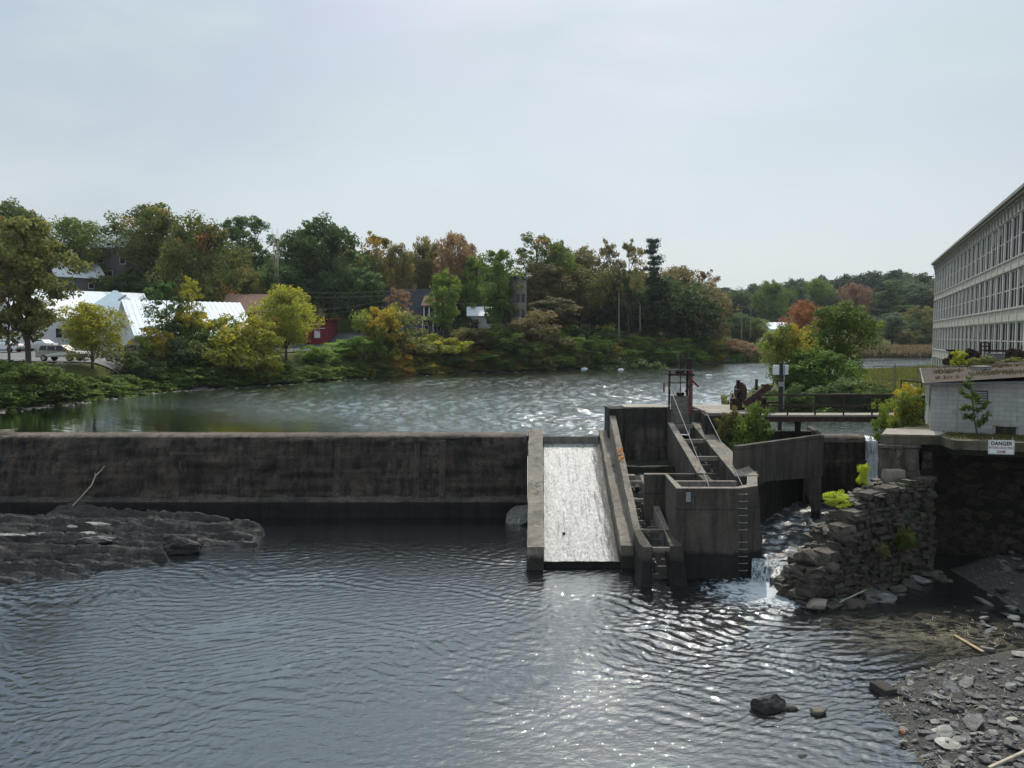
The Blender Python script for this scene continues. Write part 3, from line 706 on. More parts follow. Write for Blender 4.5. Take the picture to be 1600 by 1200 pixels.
# lower flight, right wall
ra = X(1037,32,1.6); rb = X(1046,32,1.6); rc = X(1000,36.3,3.1); rd = X(1010,36.3,3.1)
b = MB(); b.prism([(ra,32),(rb,32),(rd,36.4),(rc,36.4)], -1.2, [zl(32)]*2+[zl(36.4)]*2)
roughen(b.build('flume_wall', M['walltop'], fl), .02, 6, 8)
b = MB(); q0 = (X(1047,29.75,1.5),29.75); q1 = (X(1066,29.75,1.5),29.75)
bl = [q0[0],rb+.0]; b.add([(q0[0],29.6,-1.2),(X(1082,29.45,0),29.45,-1.2),(rb+.22,31.99,-1.2),(ra,31.99,-1.2),(q0[0],29.75,1.55),(q1[0],29.75,1.55),(rb,31.99,zl(32)),(ra,31.99,zl(32))],
   [(3,2,1,0),(4,5,6,7),(0,1,5,4),(1,2,6,5),(2,3,7,6),(3,0,4,7)])
b.build('flume_nose', M['tower'], fl)
# cross beams and weirs between the two walls of the lower flight
def lx(px,Y,z): return X(px,Y,z)
def wallx(Y, side):
    if side == 0: return lb+(ld-lb)*(Y-32)/(42.7-32)
    return ra+(rc-ra)*(Y-32)/(36.4-32)
for Y in (29.85, 32.1, 34.4, 35.9):
    z = zl(max(Y,32)) if Y > 30 else 1.5
    x0 = wallx(max(Y,32),0) if Y > 30 else nose2[0]-.02; x1 = wallx(max(Y,32),1) if Y > 30 else q0[0]+.02
    MB().box(x0, x1, Y-.07, Y+.07, z-.17, z-.02).build('cross_beam', M['walltop'], fl, bevel=.01)
for i in range(14):
    Y = 30.6+i*.42; z = .18+i*.165
    x0 = wallx(max(Y,32),0)+(-.0 if Y>32 else 0); x1 = wallx(max(Y,32),1)
    if Y < 32: t_ = (32-Y)/2.25; x0 = lb+(nose2[0]-lb)*t_; x1 = ra+(q0[0]-ra)*t_
    b = MB(); xm = x0+(x1-x0)*(.62 if i%2 else .38)
    b.box(x0, xm-.13, Y-.05, Y+.05, -.6, z+.32); b.box(xm+.13, x1, Y-.05, Y+.05, -.6, z+.32); b.box(xm-.13, xm+.13, Y-.05, Y+.05, -.6, z)
    b.box(xm-.18, xm-.13, Y-.35, Y-.05, -.6, z+.26)
    b.build('weir_board', M['wood_grey'], fl)
b = MB()
for i in range(5):
    Y0 = 30.7+i*.84; z = .2+i*.33; 
    b.add([(wallx(max(Y0,32),0)+.03,Y0,z),(wallx(max(Y0,32),1)-.03,Y0,z),(wallx(max(Y0+.8,32),1)-.03,Y0+.8,z),(wallx(max(Y0+.8,32),0)+.03,Y0+.8,z)], [(0,1,2,3)])
b.build('pool_water', M['water_chan'], fl)
# dark floor behind the lower flight up to the abutment
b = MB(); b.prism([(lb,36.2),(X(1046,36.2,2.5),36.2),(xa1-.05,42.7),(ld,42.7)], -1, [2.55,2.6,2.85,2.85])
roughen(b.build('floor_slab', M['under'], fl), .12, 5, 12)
b = MB(); b.box(wallx(37,0), 6.0, 36.9, 37.3, 2.3, 3.05); b.build('sill_wall', M['walltop'], fl, bevel=.02)
b = MB(); b.box(wallx(39.5,0), 8.4, 39.4, 39.75, 2.6, 3.05); roughen(b.build('sill_wall', M['under'], fl), .05, 4)
# tower box
ZT = 3.65
TX0 = X(1057,30.6,ZT); TX1 = X(1155,30.6,ZT); TX2 = X(1184,31.1,ZT)
tl_ = X(1007.5,33.75,ZT); tm_ = X(1038.5,33.75,ZT)
def skinwall(outer, inner, name, batter=None):
    b = MB(); n = len(outer)
    for i in range(n-1):
        o0,o1,i0,i1 = outer[i],outer[i+1],inner[i],inner[i+1]
        bb = batter or [(0,0)]*n
        lo = [(o0[0]+bb[i][0],o0[1]+bb[i][1]),(o1[0]+bb[i+1][0],o1[1]+bb[i+1][1])]
        b.add([(lo[0][0],lo[0][1],-1.3),(lo[1][0],lo[1][1],-1.3),(i1[0],i1[1],-1.3),(i0[0],i0[1],-1.3),(o0[0],o0[1],ZT),(o1[0],o1[1],ZT),(i1[0],i1[1],ZT),(i0[0],i0[1],ZT)],
              [(3,2,1,0),(4,5,6,7),(0,1,5,4),(2,3,7,6)]+([(3,0,4,7)] if i==0 else [])+([(1,2,6,5)] if i==n-2 else []))
    return b
outer = [(tl_,33.75),(tm_,33.75),(TX0,30.6),(TX1,30.6),(TX2,31.15),(X(1166,34.6,ZT)+.5,34.6)]
inner = [(tl_,34.05),(tm_+.15,34.05),(TX0+.28,30.92),(TX1-.05,30.92),(TX2-.36,31.4),(X(1166,34.6,ZT)+.05,34.6)]
o = skinwall(outer, inner, 't', [(0,0),(0,0),(-.02,-.05),(.1,-.06),(.42,-.05),(.42,0)]).build('tower_wall', M['tower'], fl)
b = MB()                                  # paler top of the tower rim, sunlit tone put into its colour
for i in range(5):
    b.add([(outer[i][0],outer[i][1],ZT+.004),(outer[i+1][0],outer[i+1][1],ZT+.004),(inner[i+1][0],inner[i+1][1],ZT+.004),(inner[i][0],inner[i][1],ZT+.004),
           (outer[i][0],outer[i][1],ZT+.03),(outer[i+1][0],outer[i+1][1],ZT+.03),(inner[i+1][0],inner[i+1][1],ZT+.03),(inner[i][0],inner[i][1],ZT+.03)],
          [(3,2,1,0),(4,5,6,7),(0,1,5,4),(1,2,6,5),(2,3,7,6),(3,0,4,7)])
b.build('tower_lit_rim', M['walltop'], fl)
# back wall and inner cross walls of the box
MB().box(tl_+.3, X(1098,34.3,ZT), 34.06, 34.3, 1.0, ZT-.02).build('inner_wall', M['tower'], fl)
MB().box(TX0+.28, TX2-.5, 32.3, 32.5, ZT-.28, ZT-.01).build('cross_beam', M['walltop'], fl, bevel=.01)
b = MB(); b.add([(TX0+.1,31,2.3),(TX2-.3,31,2.3),(TX2-.1,34.2,2.3),(TX0+.1,34.2,2.3)], [(0,1,2,3)]); b.build('pool_water', M['water_chan'], fl)
MB().box(X(1050,33,3),X(1085,33,3), 33.0, 33.06, 2.34, 2.4).build('floating_board', M['drift'], fl)
# upper flight walls
u0, u1 = X(1044.5,41.6,5), X(1052,41.6,5); u2, u3 = X(1091,33.6,ZT), X(1104,33.6,ZT)
b = MB(); b.prism([(u2,32.5),(u3,32.5),(u3,33.7),(u1,41.7),(u0,41.7),(u2,33.7)], -.5, [ZT-.01,ZT-.01,ZT+.02,5.02,5.02,ZT+.02])
roughen(b.build('flume_wall', M['tower'], fl), .012, 6, 9)
b = MB(); b.prism([(u2-.02,33.72),(u3+.02,33.72),(u1+.02,41.72),(u0-.02,41.72)], [ZT+.03,ZT+.03,5.03,5.03], [ZT+.09,ZT+.09,5.09,5.09])
b.build('flume_lit_rim', M['walltop'], fl)  # pale strip, the sunlit tone of the wall top put into its colour
v0, v1 = X(1083,41.4,5), X(1091,41.4,5); v2, v3 = X(1146,33.6,ZT), X(1164,33.6,ZT)
b = MB(); b.prism([(v2,33.3),(v3+.5,33.3),(v1+.2,41.8),(v0,41.8)], -.5, [ZT-.01,ZT-.01,5.02,5.02])
roughen(b.build('flume_wall', M['tower'], fl), .012, 6, 10)
b = MB(); b.prism([(v2-.02,33.3),(v3+.52,33.3),(v1+.22,41.82),(v0-.02,41.82)], [ZT+.0,ZT+.0,5.03,5.03], [ZT+.06,ZT+.06,5.09,5.09])
b.build('flume_lit_rim', M['walltop'], fl)  # same pale strip for the sunlit top of the right wall
def ux(Y,s):
    t_ = (Y-33.6)/8.0
    return (u3+(u1-u3)*t_) if s == 0 else (v2+(v0-v2)*t_)
for Y in (36.2, 38.9, 41.5):
    z = ZT+.17*(Y-33.6)
    MB().box(ux(Y,0)-.02, ux(Y,1)+.02, Y-.09, Y+.09, z-.2, z-.0).build('cross_beam', M['walltop'], fl, bevel=.01)
for i in range(13):
    Y = 33.9+i*.58; z = 2.5+i*.105
    x0, x1 = ux(Y,0), ux(Y,1); xm = x0+(x1-x0)*(.66 if i%2 else .34); b = MB()
    b.box(x0, xm-.16, Y-.05, Y+.05, 1.2, z+.36); b.box(xm+.16, x1, Y-.05, Y+.05, 1.2, z+.36); b.box(xm-.16, xm+.16, Y-.05, Y+.05, 1.2, z+.02)
    b.box(xm+.16, xm+.22, Y-.42, Y-.05, 1.2, z+.3)
    b.build('weir_board', M['wood_grey'], fl)
b = MB()
for i in range(7):
    Y0 = 33.95+i*1.08; z = 2.45+i*.19
    b.add([(ux(Y0,0)+.02,Y0,z),(ux(Y0,1)-.02,Y0,z),(ux(Y0+1.05,1)-.02,Y0+1.05,z),(ux(Y0+1.05,0)+.02,Y0+1.05,z)], [(0,1,2,3)])
b.build('pool_water', M['water_chan'], fl)
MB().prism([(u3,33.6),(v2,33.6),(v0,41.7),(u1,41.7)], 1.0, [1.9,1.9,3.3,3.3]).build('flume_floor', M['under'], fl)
# rungs on the tower front
for i in range(13):
    py = 772+i*11.1 if i < 6 else 772+i*11.1+8
    if py > 897: break
    q = P(1160, py, 30.52); xc = X(1160,30.6,q.z)
    b = MB(); y0 = 30.62-.01*(ZT-q.z)
    b.tube([(xc-.17,y0,q.z),(xc-.17,y0-.13,q.z),(xc+.17,y0-.13,q.z),(xc+.17,y0,q.z)], .011, 6)
    b.build('rung', M['galv'], fl)
q = P(1076, 777, 30.52); MB().box(q.x-.09,q.x+.09,30.55,30.61,q.z-.19,q.z+.19).build('gauge_plate', M['galv'], fl)
# orange stain / lichen patch on the wall edge stays in the wall: small rusty plate
q = P(968, 712, 38.0)
b = MB(); 
for k in range(26):
    Y = 37.6+k*.055; x = la+(lc-la)*(Y-32)/(42.7-32)+random.uniform(.02,.28); s_ = random.uniform(.03,.08)
    b.add([(x-s_,Y-s_*1.3,zl(Y)+.027),(x+s_,Y-s_,zl(Y)+.027),(x+s_*.8,Y+s_*1.2,zl(Y+.1)+.027),(x-s_*.7,Y+s_,zl(Y+.1)+.027)], [(0,1,2,3)])
M['lichen'] = simple('orange_lichen', (.38,.15,.04), .95, .4, 9)
b.build('orange_lichen', M['lichen'], fl)

# ---------------------------------------------------------------- wing wall and its pillar
ww = thing('wing_wall', 'grey concrete curtain wall standing right of the fish ladder on a single pillar', 'wing wall', (13,36,0))
wa = (X(1154,34.1,4.8), 34.1); wb = (X(1281,38.0,4.9), 38.0); wc = (wb[0]+.28, 38.25)
b = MB(); d = (Vector(wb)-Vector(wa)).normalized(); nn = Vector((-d.y,d.x))*.32
b.prism([wa, wb, (wb[0]+nn.x+.2,wb[1]+nn.y), (wa[0]+nn.x,wa[1]+nn.y)], [3.2,2.75,2.75,3.2], 4.88)
roughen(b.build('curtain_slab', M['tower'], ww), .014, 6, 14)
b = MB(); b.prism([(wb[0]-.42,wb[1]-.24),(wb[0]+.08,wb[1]-.03),(wb[0]+.3,wb[1]+.4),(wb[0]-.2,wb[1]+.4)], -.6, 2.84)
roughen(b.build('pillar', M['tower'], ww), .02, 5, 15)
b = MB(); b.prism([(wb[0]-.02,wb[1]-.02),(wb[0]+.2,wb[1]+.0),(wb[0]+1.2,42.0),(wb[0]+.9,42.0)], [2.8,2.8,-.5,-.5], 4.86)
b.build('return_wall', M['tower'], ww)
MB().prism([(v3+.6,35.2),(wb[0]-.6,40.6),(wb[0]+.9,42.3),(v3+.6,42.3)], -.6, 2.6).build('dark_back_fill', M['under'], ww)
# cross wall behind, under the footbridge
q0 = P(1188,672,40.6); q1 = P(1262,672,40.6)
cw = MB().wall((q0.x-.2,40.6),(q1.x+.5,40.6), .35, 3.0, 4.75).build('low_cross_wall', M['tower']); meta(cw, 'low concrete cross wall in the shade under the footbridge', 'wall')
roughen(cw, .03, 5)

# ---------------------------------------------------------------- headgate on the abutment
hg = thing('sluice_gate', 'raised timber sluice gate in a rusty lifting frame above the upper ladder', 'sluice gate', ((xg0+xg1)/2,42.5,5.7))
def PY(px,py,Y=42.55): return P(px,py,Y)
gx0, gx1 = PY(1048,620).x, PY(1077,620).x
zt = PY(1060,618).z; b = MB()
for k in range(9):
    z1 = zt-k*.24; b.box(gx0, gx1, 42.50+random.uniform(-.012,.012), 42.58, z1-.232, z1)
b.build('gate_panel', M['wood_grey'], hg, bevel=.008)
MB().box(gx0+.35, gx1-.35, 42.44, 42.52, zt-.03, zt+.14).build('lifting_bracket', M['rust_dark'], hg)
xc = (gx0+gx1)/2
for k in (-.13,.13): MB().disc((xc+k,42.48,zt+.1),(0,1,0),.09,.08,12).build('bracket_bolt', M['rust_dark'], hg)
zr = PY(1060,578).z; z2 = PY(1060,598).z; z3 = PY(1060,585.5).z
MB().tube([(xc,42.48,zt+.1),(xc,42.48,PY(1060,552).z)], .028, 8).build('gate_stem', M['rust_dark'], hg)
for px in (1045.5, 1078):
    x = PY(px,600).x; MB().box(x-.05, x+.05, 42.42, 42.52, 5.4, zr).build('gate_post', M['red'] if px > 1060 else M['rust'], hg)
x = PY(1083.5,600).x; MB().box(x-.05,x+.05,42.9,43.0,5.7,zr).build('gate_post', M['grey_metal'], hg)
xa_, xb_ = PY(1043,600).x, PY(1084,600).x
for z, m_, w in ((zr,'grey_metal',.05),(z3,'rust_dark',.10),(z2,'rust',.06)):
    MB().box(xa_, xb_ if z != z2 else PY(1079,6).x, 42.40, 42.48, z-w/2, z+w/2).build('cross_rail', M[m_], hg)
    if z != z2: MB().box(xa_, xb_, 43.2, 43.26, z-w/2, z+w/2).build('cross_rail', M[m_], hg)
MB().box(xa_, xb_, 42.48, 43.2, z3-.03, z3+.02).build('platform_grating', M['rust_dark'], hg)
b = MB(); b.tube([(xc-.22,42.75,z3+.16),(xc+.22,42.75,z3+.16)], .12, 14); b.tube([(xc,42.3,z3+.16),(xc,42.6,z3+.16)], .06, 10); b.build('gear_housing', M['rust_dark'], hg)
b = MB(); rr = .2
b.tube([(xc+rr*math.cos(a),42.3,z3+.18+rr*math.sin(a)) for a in [2*math.pi*k/16 for k in range(17)]], .018, 6); b.build('hand_wheel', M['rust_dark'], hg)
for px in (1074.5, 1079):
    x = PY(px,600).x; MB().box(x-.06,x+.06,42.6,42.72,5.6,PY(px,561).z).build('rack_post', M['rust_dark'], hg)
for px,py in ((1061,547),(1077.5,534)):
    x = PY(px,600).x; MB().tube([(x,42.7,z3),(x,42.7,PY(px,py).z)], .012, 5).build('rod', M['grey_metal'], hg)
a_ = PY(1079,593); c_ = PY(1090,604)
MB().bar((a_.x,42.4,a_.z),(c_.x,42.35,c_.z), .14, .10).build('crank_arm', M['red'], hg)
MB().bar((a_.x+.02,42.42,PY(1,600).z),(PY(1078,0).x,42.42,PY(1,612).z), .06).build('brace', M['rust'], hg)
MB().bar((PY(1044,0).x,42.4,PY(1,598).z),(PY(1044,0).x,42.4,PY(1,613).z), .07).build('brace', M['red'], hg)
for (a0,a1,lab) in (((1046,604,42.4),(1108,765,31.0),'thin steel guy cable running down the middle of the upper ladder'),((1085,607,42.9),(1160,764,31.2),'thin steel guy cable running down past the ladder outer wall')):
    p0 = P(*a0); p1 = P(*a1); p1.z = ZT+.03; p1.x = X(a1[0],a1[2],ZT)
    o = MB().tube([p0,p1], .016, 5).build('guy_cable', M['cable']); meta(o, lab, 'cable', 'guy cables from the gate frame')

# ---------------------------------------------------------------- rack-and-pinion winch and footbridge
wi = thing('gate_winch', 'rusty gate winch with a big flywheel and slanted beam at the end of the footbridge', 'winch', (13,41.5,5.8))
def W_(px,py,Y=41.3): return P(px,py,Y)
q = W_(1157,612); b = MB(); b.disc((q.x,41.3,q.z),(1,.35,0),.52,.10,28); b.build('flywheel', M['rust'], wi)
b = MB(); b.disc((q.x-.02,41.25,q.z),(1,.35,0),.12,.34,12); b.build('wheel_hub', M['rust_dark'], wi)
b = MB(); b.box(W_(1154,0).x,W_(1170,0).x,41.1,41.6,5.82,W_(0,622).z); b.prism([(W_(1156,0).x,41.05),(W_(1174,0).x,41.05),(W_(1174,0).x,41.65),(W_(1156,0).x,41.65)],5.82,5.98)
b.build('gear_box', M['rust_dark'], wi, bevel=.02)
b = MB(); b.box(W_(1163,0).x,W_(1168,0).x,41.35,41.5,W_(0,640).z,W_(0,594).z); b.build('rack_post', M['rust_dark'], wi)
b = MB(); b.box(W_(1200.5,0).x,W_(1204,0).x,42.1,42.25,5.8,W_(0,594).z); b.build('rack_post', M['rust_dark'], wi)
b = MB(); b.bar(W_(1163,632,41.0),W_(1202,603,41.0),.2,.34); b.build('slanted_beam', M['rust'], wi)
b = MB(); b.bar(W_(1193,602,41.0),W_(1204,604,41.6),.3,.1); b.build('beam_end_plate', M['rust'], wi)
b = MB(); b.tube([W_(1147,608,41.2),W_(1184,611,41.5)],.025,8); b.build('crank_shaft', M['galv'], wi)
for k,px in enumerate((1185,1193,1201,1209,1214)):
    b = MB(); z = W_(0,628).z; b.disc((W_(px,0).x,42.1,z-.05*(k%2)),(1,.1,0),.22+.08*(k%2),.12,16); b.build('gear', M['rust_dark'], wi)
b = MB(); b.tube([W_(1176,628,42.1),W_(1222,629,42.1)],.05,8); b.build('drive_shaft', M['rust_dark'], wi)
for px in (1201,1217):
    b = MB(); x = W_(px,0).x; b.box(x-.09,x+.09,41.9,42.3,5.8,W_(0,630).z); b.build('bearing_stand', M['rust'], wi)
b = MB(); b.bar(W_(1144,617,42.0),W_(1148,638,42.0),.08); o = b.build('bent_post', M['rust_dark']); meta(o,'short rusty bent post left of the winch','post')

fb = thing('footbridge', 'narrow rusty footbridge with pipe railings spanning the forebay', 'footbridge', (16,39.6,5.7))
fx0, fx1 = X(1184,39.5,5.7), X(1410,39.3,5.7); fy0, fy1 = 39.35, 40.5
MB().box(fx0-.1, fx1+.6, fy0+.03, fy1, 5.66, 5.74).build('deck', M['slabtop'], fb)
for y in (fy0, fy1-.1): MB().box(fx0, fx1+.6, y-.05, y+.04, 5.40, 5.655).build('girder', M['rust'], fb)
zt_ = P(1300,617,39.4).z; zm_ = P(1300,634,39.4).z
for y in (fy0+.02,):
    b = MB(); b.box(X(1178,y,6.6)-.1, fx1+.5, y-.03, y+.03, zt_-.05, zt_+.04); b.build('hand_rail', M['rust'] if y < 40 else M['rust_dark'], fb)
    b = MB(); b.box(fx0, fx1+.5, y-.02, y+.02, zm_-.04, zm_+.04); b.build('mid_rail', M['rust'] if y < 40 else M['rust_dark'], fb)
    for px in (1189,1231,1274,1318.5,1363,1407):
        x = X(px, fy0, 6.2); MB().box(x-.035, x+.035, y-.028, y+.028, 5.742, zt_-.052).build('rail_post', M['rust'], fb)
b = MB(); x = P(1262,0,40).x; b.box(x-.12,x+.12,39.9,40.1,3.4,5.39); b.build('support_leg', M['rust_dark'], fb)
# utility post with two cabinets beside the winch
up = thing('control_post', 'dark post carrying two pale control cabinets and a conduit', 'control post', (X(1219,43.2,6),43.2,5.7))
x = X(1219.5,43.2,7); MB().box(x-.09,x+.09,43.1,43.28,4.2,P(0,566,43.2).z).build('post', M['pole_dark'], up)
x = X(1223.5,43.2,7); MB().tube([(x,43.05,5.7),(x,43.05,P(0,566,43.05).z),(x+.28,43.05,P(0,564,43.05).z)],.035,8).build('conduit', M['galv'], up)
for a_,c_ in ((1208.0,1216.0),(1223,1231)):
    MB().box(X(a_,43.15,7),X(c_,43.15,7),43.02 if a_<1215 else 43.1,43.3,P(0,585.5,43.1).z,P(0,570.5,43.1).z).build('cabinet', M['white_siding'], up, bevel=.015)
MB().box(X(1217,43,7),X(1224,43,7),42.95,43.09,P(0,604,43).z,P(0,597,43).z).build('junction_box', M['galv'], up)
MB().bar(P(1205,612,43),P(1213,603,43),.04).build('brace', M['galv'], up)

# ---------------------------------------------------------------- channel, falls
def streakmat(name, base=(.62,.66,.68), dark=(.03,.035,.04), sc=(14,14,1.6), th=(.42,.62)):
    t = NT(name); v = t.pos(sc); a = t.noise(v, 1.0, 5, .7, .3); f = t.noise(t.pos(), 12, 4, .7)
    c = t.mix(t.ramp(a, [(th[0],0),(th[1],1)]), dark, base)
    t.principled(c, .28, t.bump(a, .9, .06, t.bump(f, .7, .03)), 0, .6); return t.m
M['falls'] = streakmat('falling_water'); M['cascade'] = streakmat('brightened_falling_water', (.75,.78,.80), (.16,.18,.19), (9,9,1.2), (.34,.52))  # cascade copy has whiter colours, brightened because it stands in shade
M['froth'] = streakmat('rushing_water', (.55,.60,.62), (.018,.02,.022), (2.2,2.2,2.2), (.50,.66))
def foammat():
    t = NT('foam'); a = t.noise(t.pos(), 2.0, 7, .74, 1.4); f = t.noise(t.pos(), 13, 5, .75, .5)
    m_ = t.n('ShaderNodeMapping'); m_.inputs['Scale'].default_value = (.75,1,1); t.l(t.g.outputs['Position'], m_.inputs[0])
    tcx = t.n('ShaderNodeVectorMath', operation='DISTANCE'); t.l(m_.outputs[0], tcx.inputs[0]); tcx.inputs[1].default_value = (9.9*.75,28.7,0)
    fall = t.maprange(tcx.outputs['Value'], .2, 3.0, 1, 0)
    al = t.math('MULTIPLY', t.ramp(t.math('ADD', t.math('ADD', t.math('MULTIPLY', a, .75), t.math('MULTIPLY', f, .25)), t.math('MULTIPLY', fall, .30)), [(.60,0),(.76,1)]), t.math('MINIMUM', t.math('MULTIPLY', fall, 3), .95))
    p = t.principled((.50,.54,.57), .6, t.bump(f, .8, .03)); t.l(al, p.inputs['Alpha']); return t.m
M['foam'] = foammat()
def chz(x, y): return .72+.03*np.sin(x*4+y*2.1)*np.sin(y*5.3-x)+.05*np.clip((30.9-y),0,.6)*-1
cs = []
o = patch('channel_water', 9.6, 20.2, 30.55, 42.1, .12, .12, lambda x,y: .70+.045*np.sin(x*3.1+1.5*np.sin(y*1.9))*np.sin(y*4.1-x*1.3)+.03*np.sin(x*7.3-y*3)+.02*np.sin(y*9+x*5), M['froth'])
# cut the channel sheet to the space between tower, wing wall and the ruined wall
bm = bmesh.new(); bm.from_mesh(o.data)
def leftof(p, a, b_): return (b_[0]-a[0])*(p.y-a[1])-(b_[1]-a[1])*(p.x-a[0]) > 0
bm.faces.ensure_lookup_table()
kill = [f for f in bm.faces if not leftof(f.calc_center_median(), (11.45,27.9), (16.4,32.6)) or (f.calc_center_median().x < 10.3 and f.calc_center_median().y < 31.0)]
bmesh.ops.delete(bm, geom=kill, context='FACES'); bm.to_mesh(o.data); bm.free(); o['kind'] = 'structure'
def xlerp(a,b,t): return a+(b-a)*t
def falls_sheet(name, left, right, prof, mat, n=26, seed=0, parent=None):
    """prof: list of (offset along flow, z); left/right lip points"""
    V = []; l = Vector(left); r = Vector(right); d = (r-l).normalized(); fl_ = Vector((d.y,-d.x))
    m = []
    for (a,b) in zip(prof[:-1],prof[1:]):
        for k in range(6): m.append((xlerp(a[0],b[0],k/6), xlerp(a[1],b[1],k/6)))
    m.append(prof[-1])
    for j,(o_,z) in enumerate(m):
        for i in range(n):
            p = l+(r-l)*i/(n-1)+fl_*(o_+.10*fbm(i*.5+seed,z*.8,seed,3))
            V.append((p.x,p.y,z+.04*fbm(i*.6,o_*2,seed,3)))
    return link(name, np_mesh(name, V, grid_faces(n,len(m))[:, ::-1], True), mat, parent)
o = falls_sheet('small_waterfall', (9.75,30.7), (11.5,30.1), [(-.3,.72),(0,.70),(.22,.55),(.30,.30),(.50,.02),(.6,-.2)], M['falls'], seed=3)
meta(o, 'low curtain of white water spilling past the foot of the tower box', 'waterfall')
o = falls_sheet('tumbling_cascade', (10.35,30.15), (12.05,29.45), [(-.5,.66),(-.1,.56),(.25,.42),(.6,.34),(.75,.10),(1.15,.04),(1.3,-.2)], M['froth'], seed=8)
meta(o, 'lower cascade tumbling against the slanting boulders of the ruined wall', 'waterfall')
link('foam', np_mesh('foam', [(5.5,24.8,.06),(13,24.8,.06),(13,31,.06),(5.5,31,.06)], [(0,1,2,3)]), M['foam'])['kind'] = 'stuff'
cx0, cx1 = X(1350,42.5,4), X(1370,42.5,4)
o = falls_sheet('narrow_cascade', (cx0-.05,42.6), (cx1+.1,42.6), [(-1.2,4.13),(-.2,4.1),(.05,3.95),(.15,3.3),(.35,2.2),(.7,1.6),(1.0,.7)], M['cascade'], 16, 5)
meta(o, 'narrow white cascade dropping between the short dam block and the stone pier', 'waterfall')
MB().box(cx0-.04, cx1+.6, 42.75, 44, -1, 4.02).build('cascade_sill', M['dam']).update({}) if False else None
o = MB().box(cx0-.04, cx1+.6, 42.8, 44, -1, 4.02).build('notch_sill', M['dam']); meta(o, 'low sill in the notch under the narrow cascade', 'sill')

# ---------------------------------------------------------------- ruined stone wall
M['pier'] = concrete('pier_concrete', (.17,.135,.108), (.07,.058,.047), streak=.8, bumpd=.05)
A_ = Vector((11.15,27.75)); B_ = Vector((17.45,31.75)); wd = (B_-A_).normalized(); wnrm = Vector((wd.y,-wd.x)); WL = (B_-A_).length
PROF = [(-.3,.75),(.4,1.4),(1.0,1.95),(1.25,2.05),(1.3,2.45),(1.95,2.55),(2.0,2.9),(2.6,3.0),(2.7,3.4),(3.6,3.6),(4.6,3.75),(5.1,3.85),(9,3.95)]
def wtop(s): return float(np.interp(s, [p[0] for p in PROF], [p[1] for p in PROF]))
rw = thing('ruined_stone_wall', 'crumbling rubble stone wall stepping down from the pier to the falls', 'stone wall', (14,30,0))
b = MB(); 
def stone(b, c, sx, sy, sz, ang, seed, jit=.10):
    r_ = random.Random(seed); vs = []
    bm = bmesh.new(); bmesh.ops.create_cube(bm, size=1)
    bmesh.ops.subdivide_edges(bm, edges=bm.edges[:], cuts=1, use_grid_fill=True)
    ca, sa = math.cos(ang), math.sin(ang)
    out_ = []
    for v in bm.verts:
        p = v.co.copy(); q = p.normalized()*.62; p = p.lerp(q, .34)
        p += Vector((r_.uniform(-1,1),r_.uniform(-1,1),r_.uniform(-1,1)))*jit
        x, y, z = p.x*sx, p.y*sy, p.z*sz
        out_.append((c[0]+x*ca-y*sa, c[1]+x*sa+y*ca, c[2]+z))
    b.add(out_, [[v.index for v in f.verts] for f in bm.faces]); bm.free()
ang = math.atan2(wd.y, wd.x); seed = 0
s = -.2
rs = random.Random(3)
cols = []
z = -.5; row = 0
while z < 4.1:
    hgt = rs.uniform(.14,.30); s = -.6-rs.random()*.3
    while s < WL-.35:
        w = rs.choice((.14,.2,.26,.34,.45,.62))*rs.uniform(.8,1.2); sc = s+w/2
        if z+hgt*.6 < wtop(sc)+.02:
            seed += 1; lean = .10*(3.5-z)*.5
            p = A_+wd*sc+wnrm*(rs.uniform(-.05,.07)+lean*.35)
            stone(b, (p.x,p.y,z+hgt/2+rs.uniform(-.08,.08)), w*1.08, rs.uniform(.4,.75), hgt*rs.uniform(.85,1.25), ang+rs.uniform(-.06,.06), seed)
        s += w*.96
    z += hgt*.93
b.build('face_stones', M['rubble'], rw)
b = MB(); seed = 2000                       # stones on the back and top
for k in range(260):
    s = rs.uniform(-.2,5.3); q = rs.uniform(.1,1.15); t_ = wtop(s-.15*q)-.10-rs.random()*.12
    if s < 1.0: q *= .75
    p = A_+wd*s-wnrm*q; seed += 1
    stone(b, (p.x,p.y,t_), rs.uniform(.15,.5), rs.uniform(.15,.4), rs.uniform(.10,.26), ang+rs.uniform(-.8,.8), seed, .16)
for k in range(90):
    s = rs.uniform(-.4,6.2); p = A_+wd*s-wnrm*rs.uniform(.95,1.25); zz_ = rs.uniform(.3, max(.5,wtop(s)-.2)); seed += 1
    stone(b, (p.x,p.y,zz_), rs.uniform(.4,.8), rs.uniform(.3,.6), rs.uniform(.25,.4), ang+rs.uniform(-.2,.2), seed, .12)
for k in range(26):                         # raw left end
    p = A_-wd*rs.uniform(.0,.5)-wnrm*rs.uniform(-.1,1.1); seed += 1
    stone(b, (p.x,p.y,rs.uniform(-.1,1.3)), rs.uniform(.35,.7), rs.uniform(.3,.6), rs.uniform(.2,.38), ang+rs.uniform(-.3,.3), seed, .12)
b.build('core_stones', M['rubble'], rw)
b = MB(); n_ = 24
ss = [ -.1+ i*(5.35)/(n_-1) for i in range(n_)]
for a0,a1 in zip(ss[:-1],ss[1:]):
    pa, pb = A_+wd*a0, A_+wd*a1
    b.prism([pa+wnrm*-.1, pb+wnrm*-.1, pb-wnrm*1.0, pa-wnrm*1.0], -1, [wtop(a0)-.22,wtop(a1)-.22,wtop(a1)-.22,wtop(a0)-.22])
b.build('mortar_core', M['under'], rw)
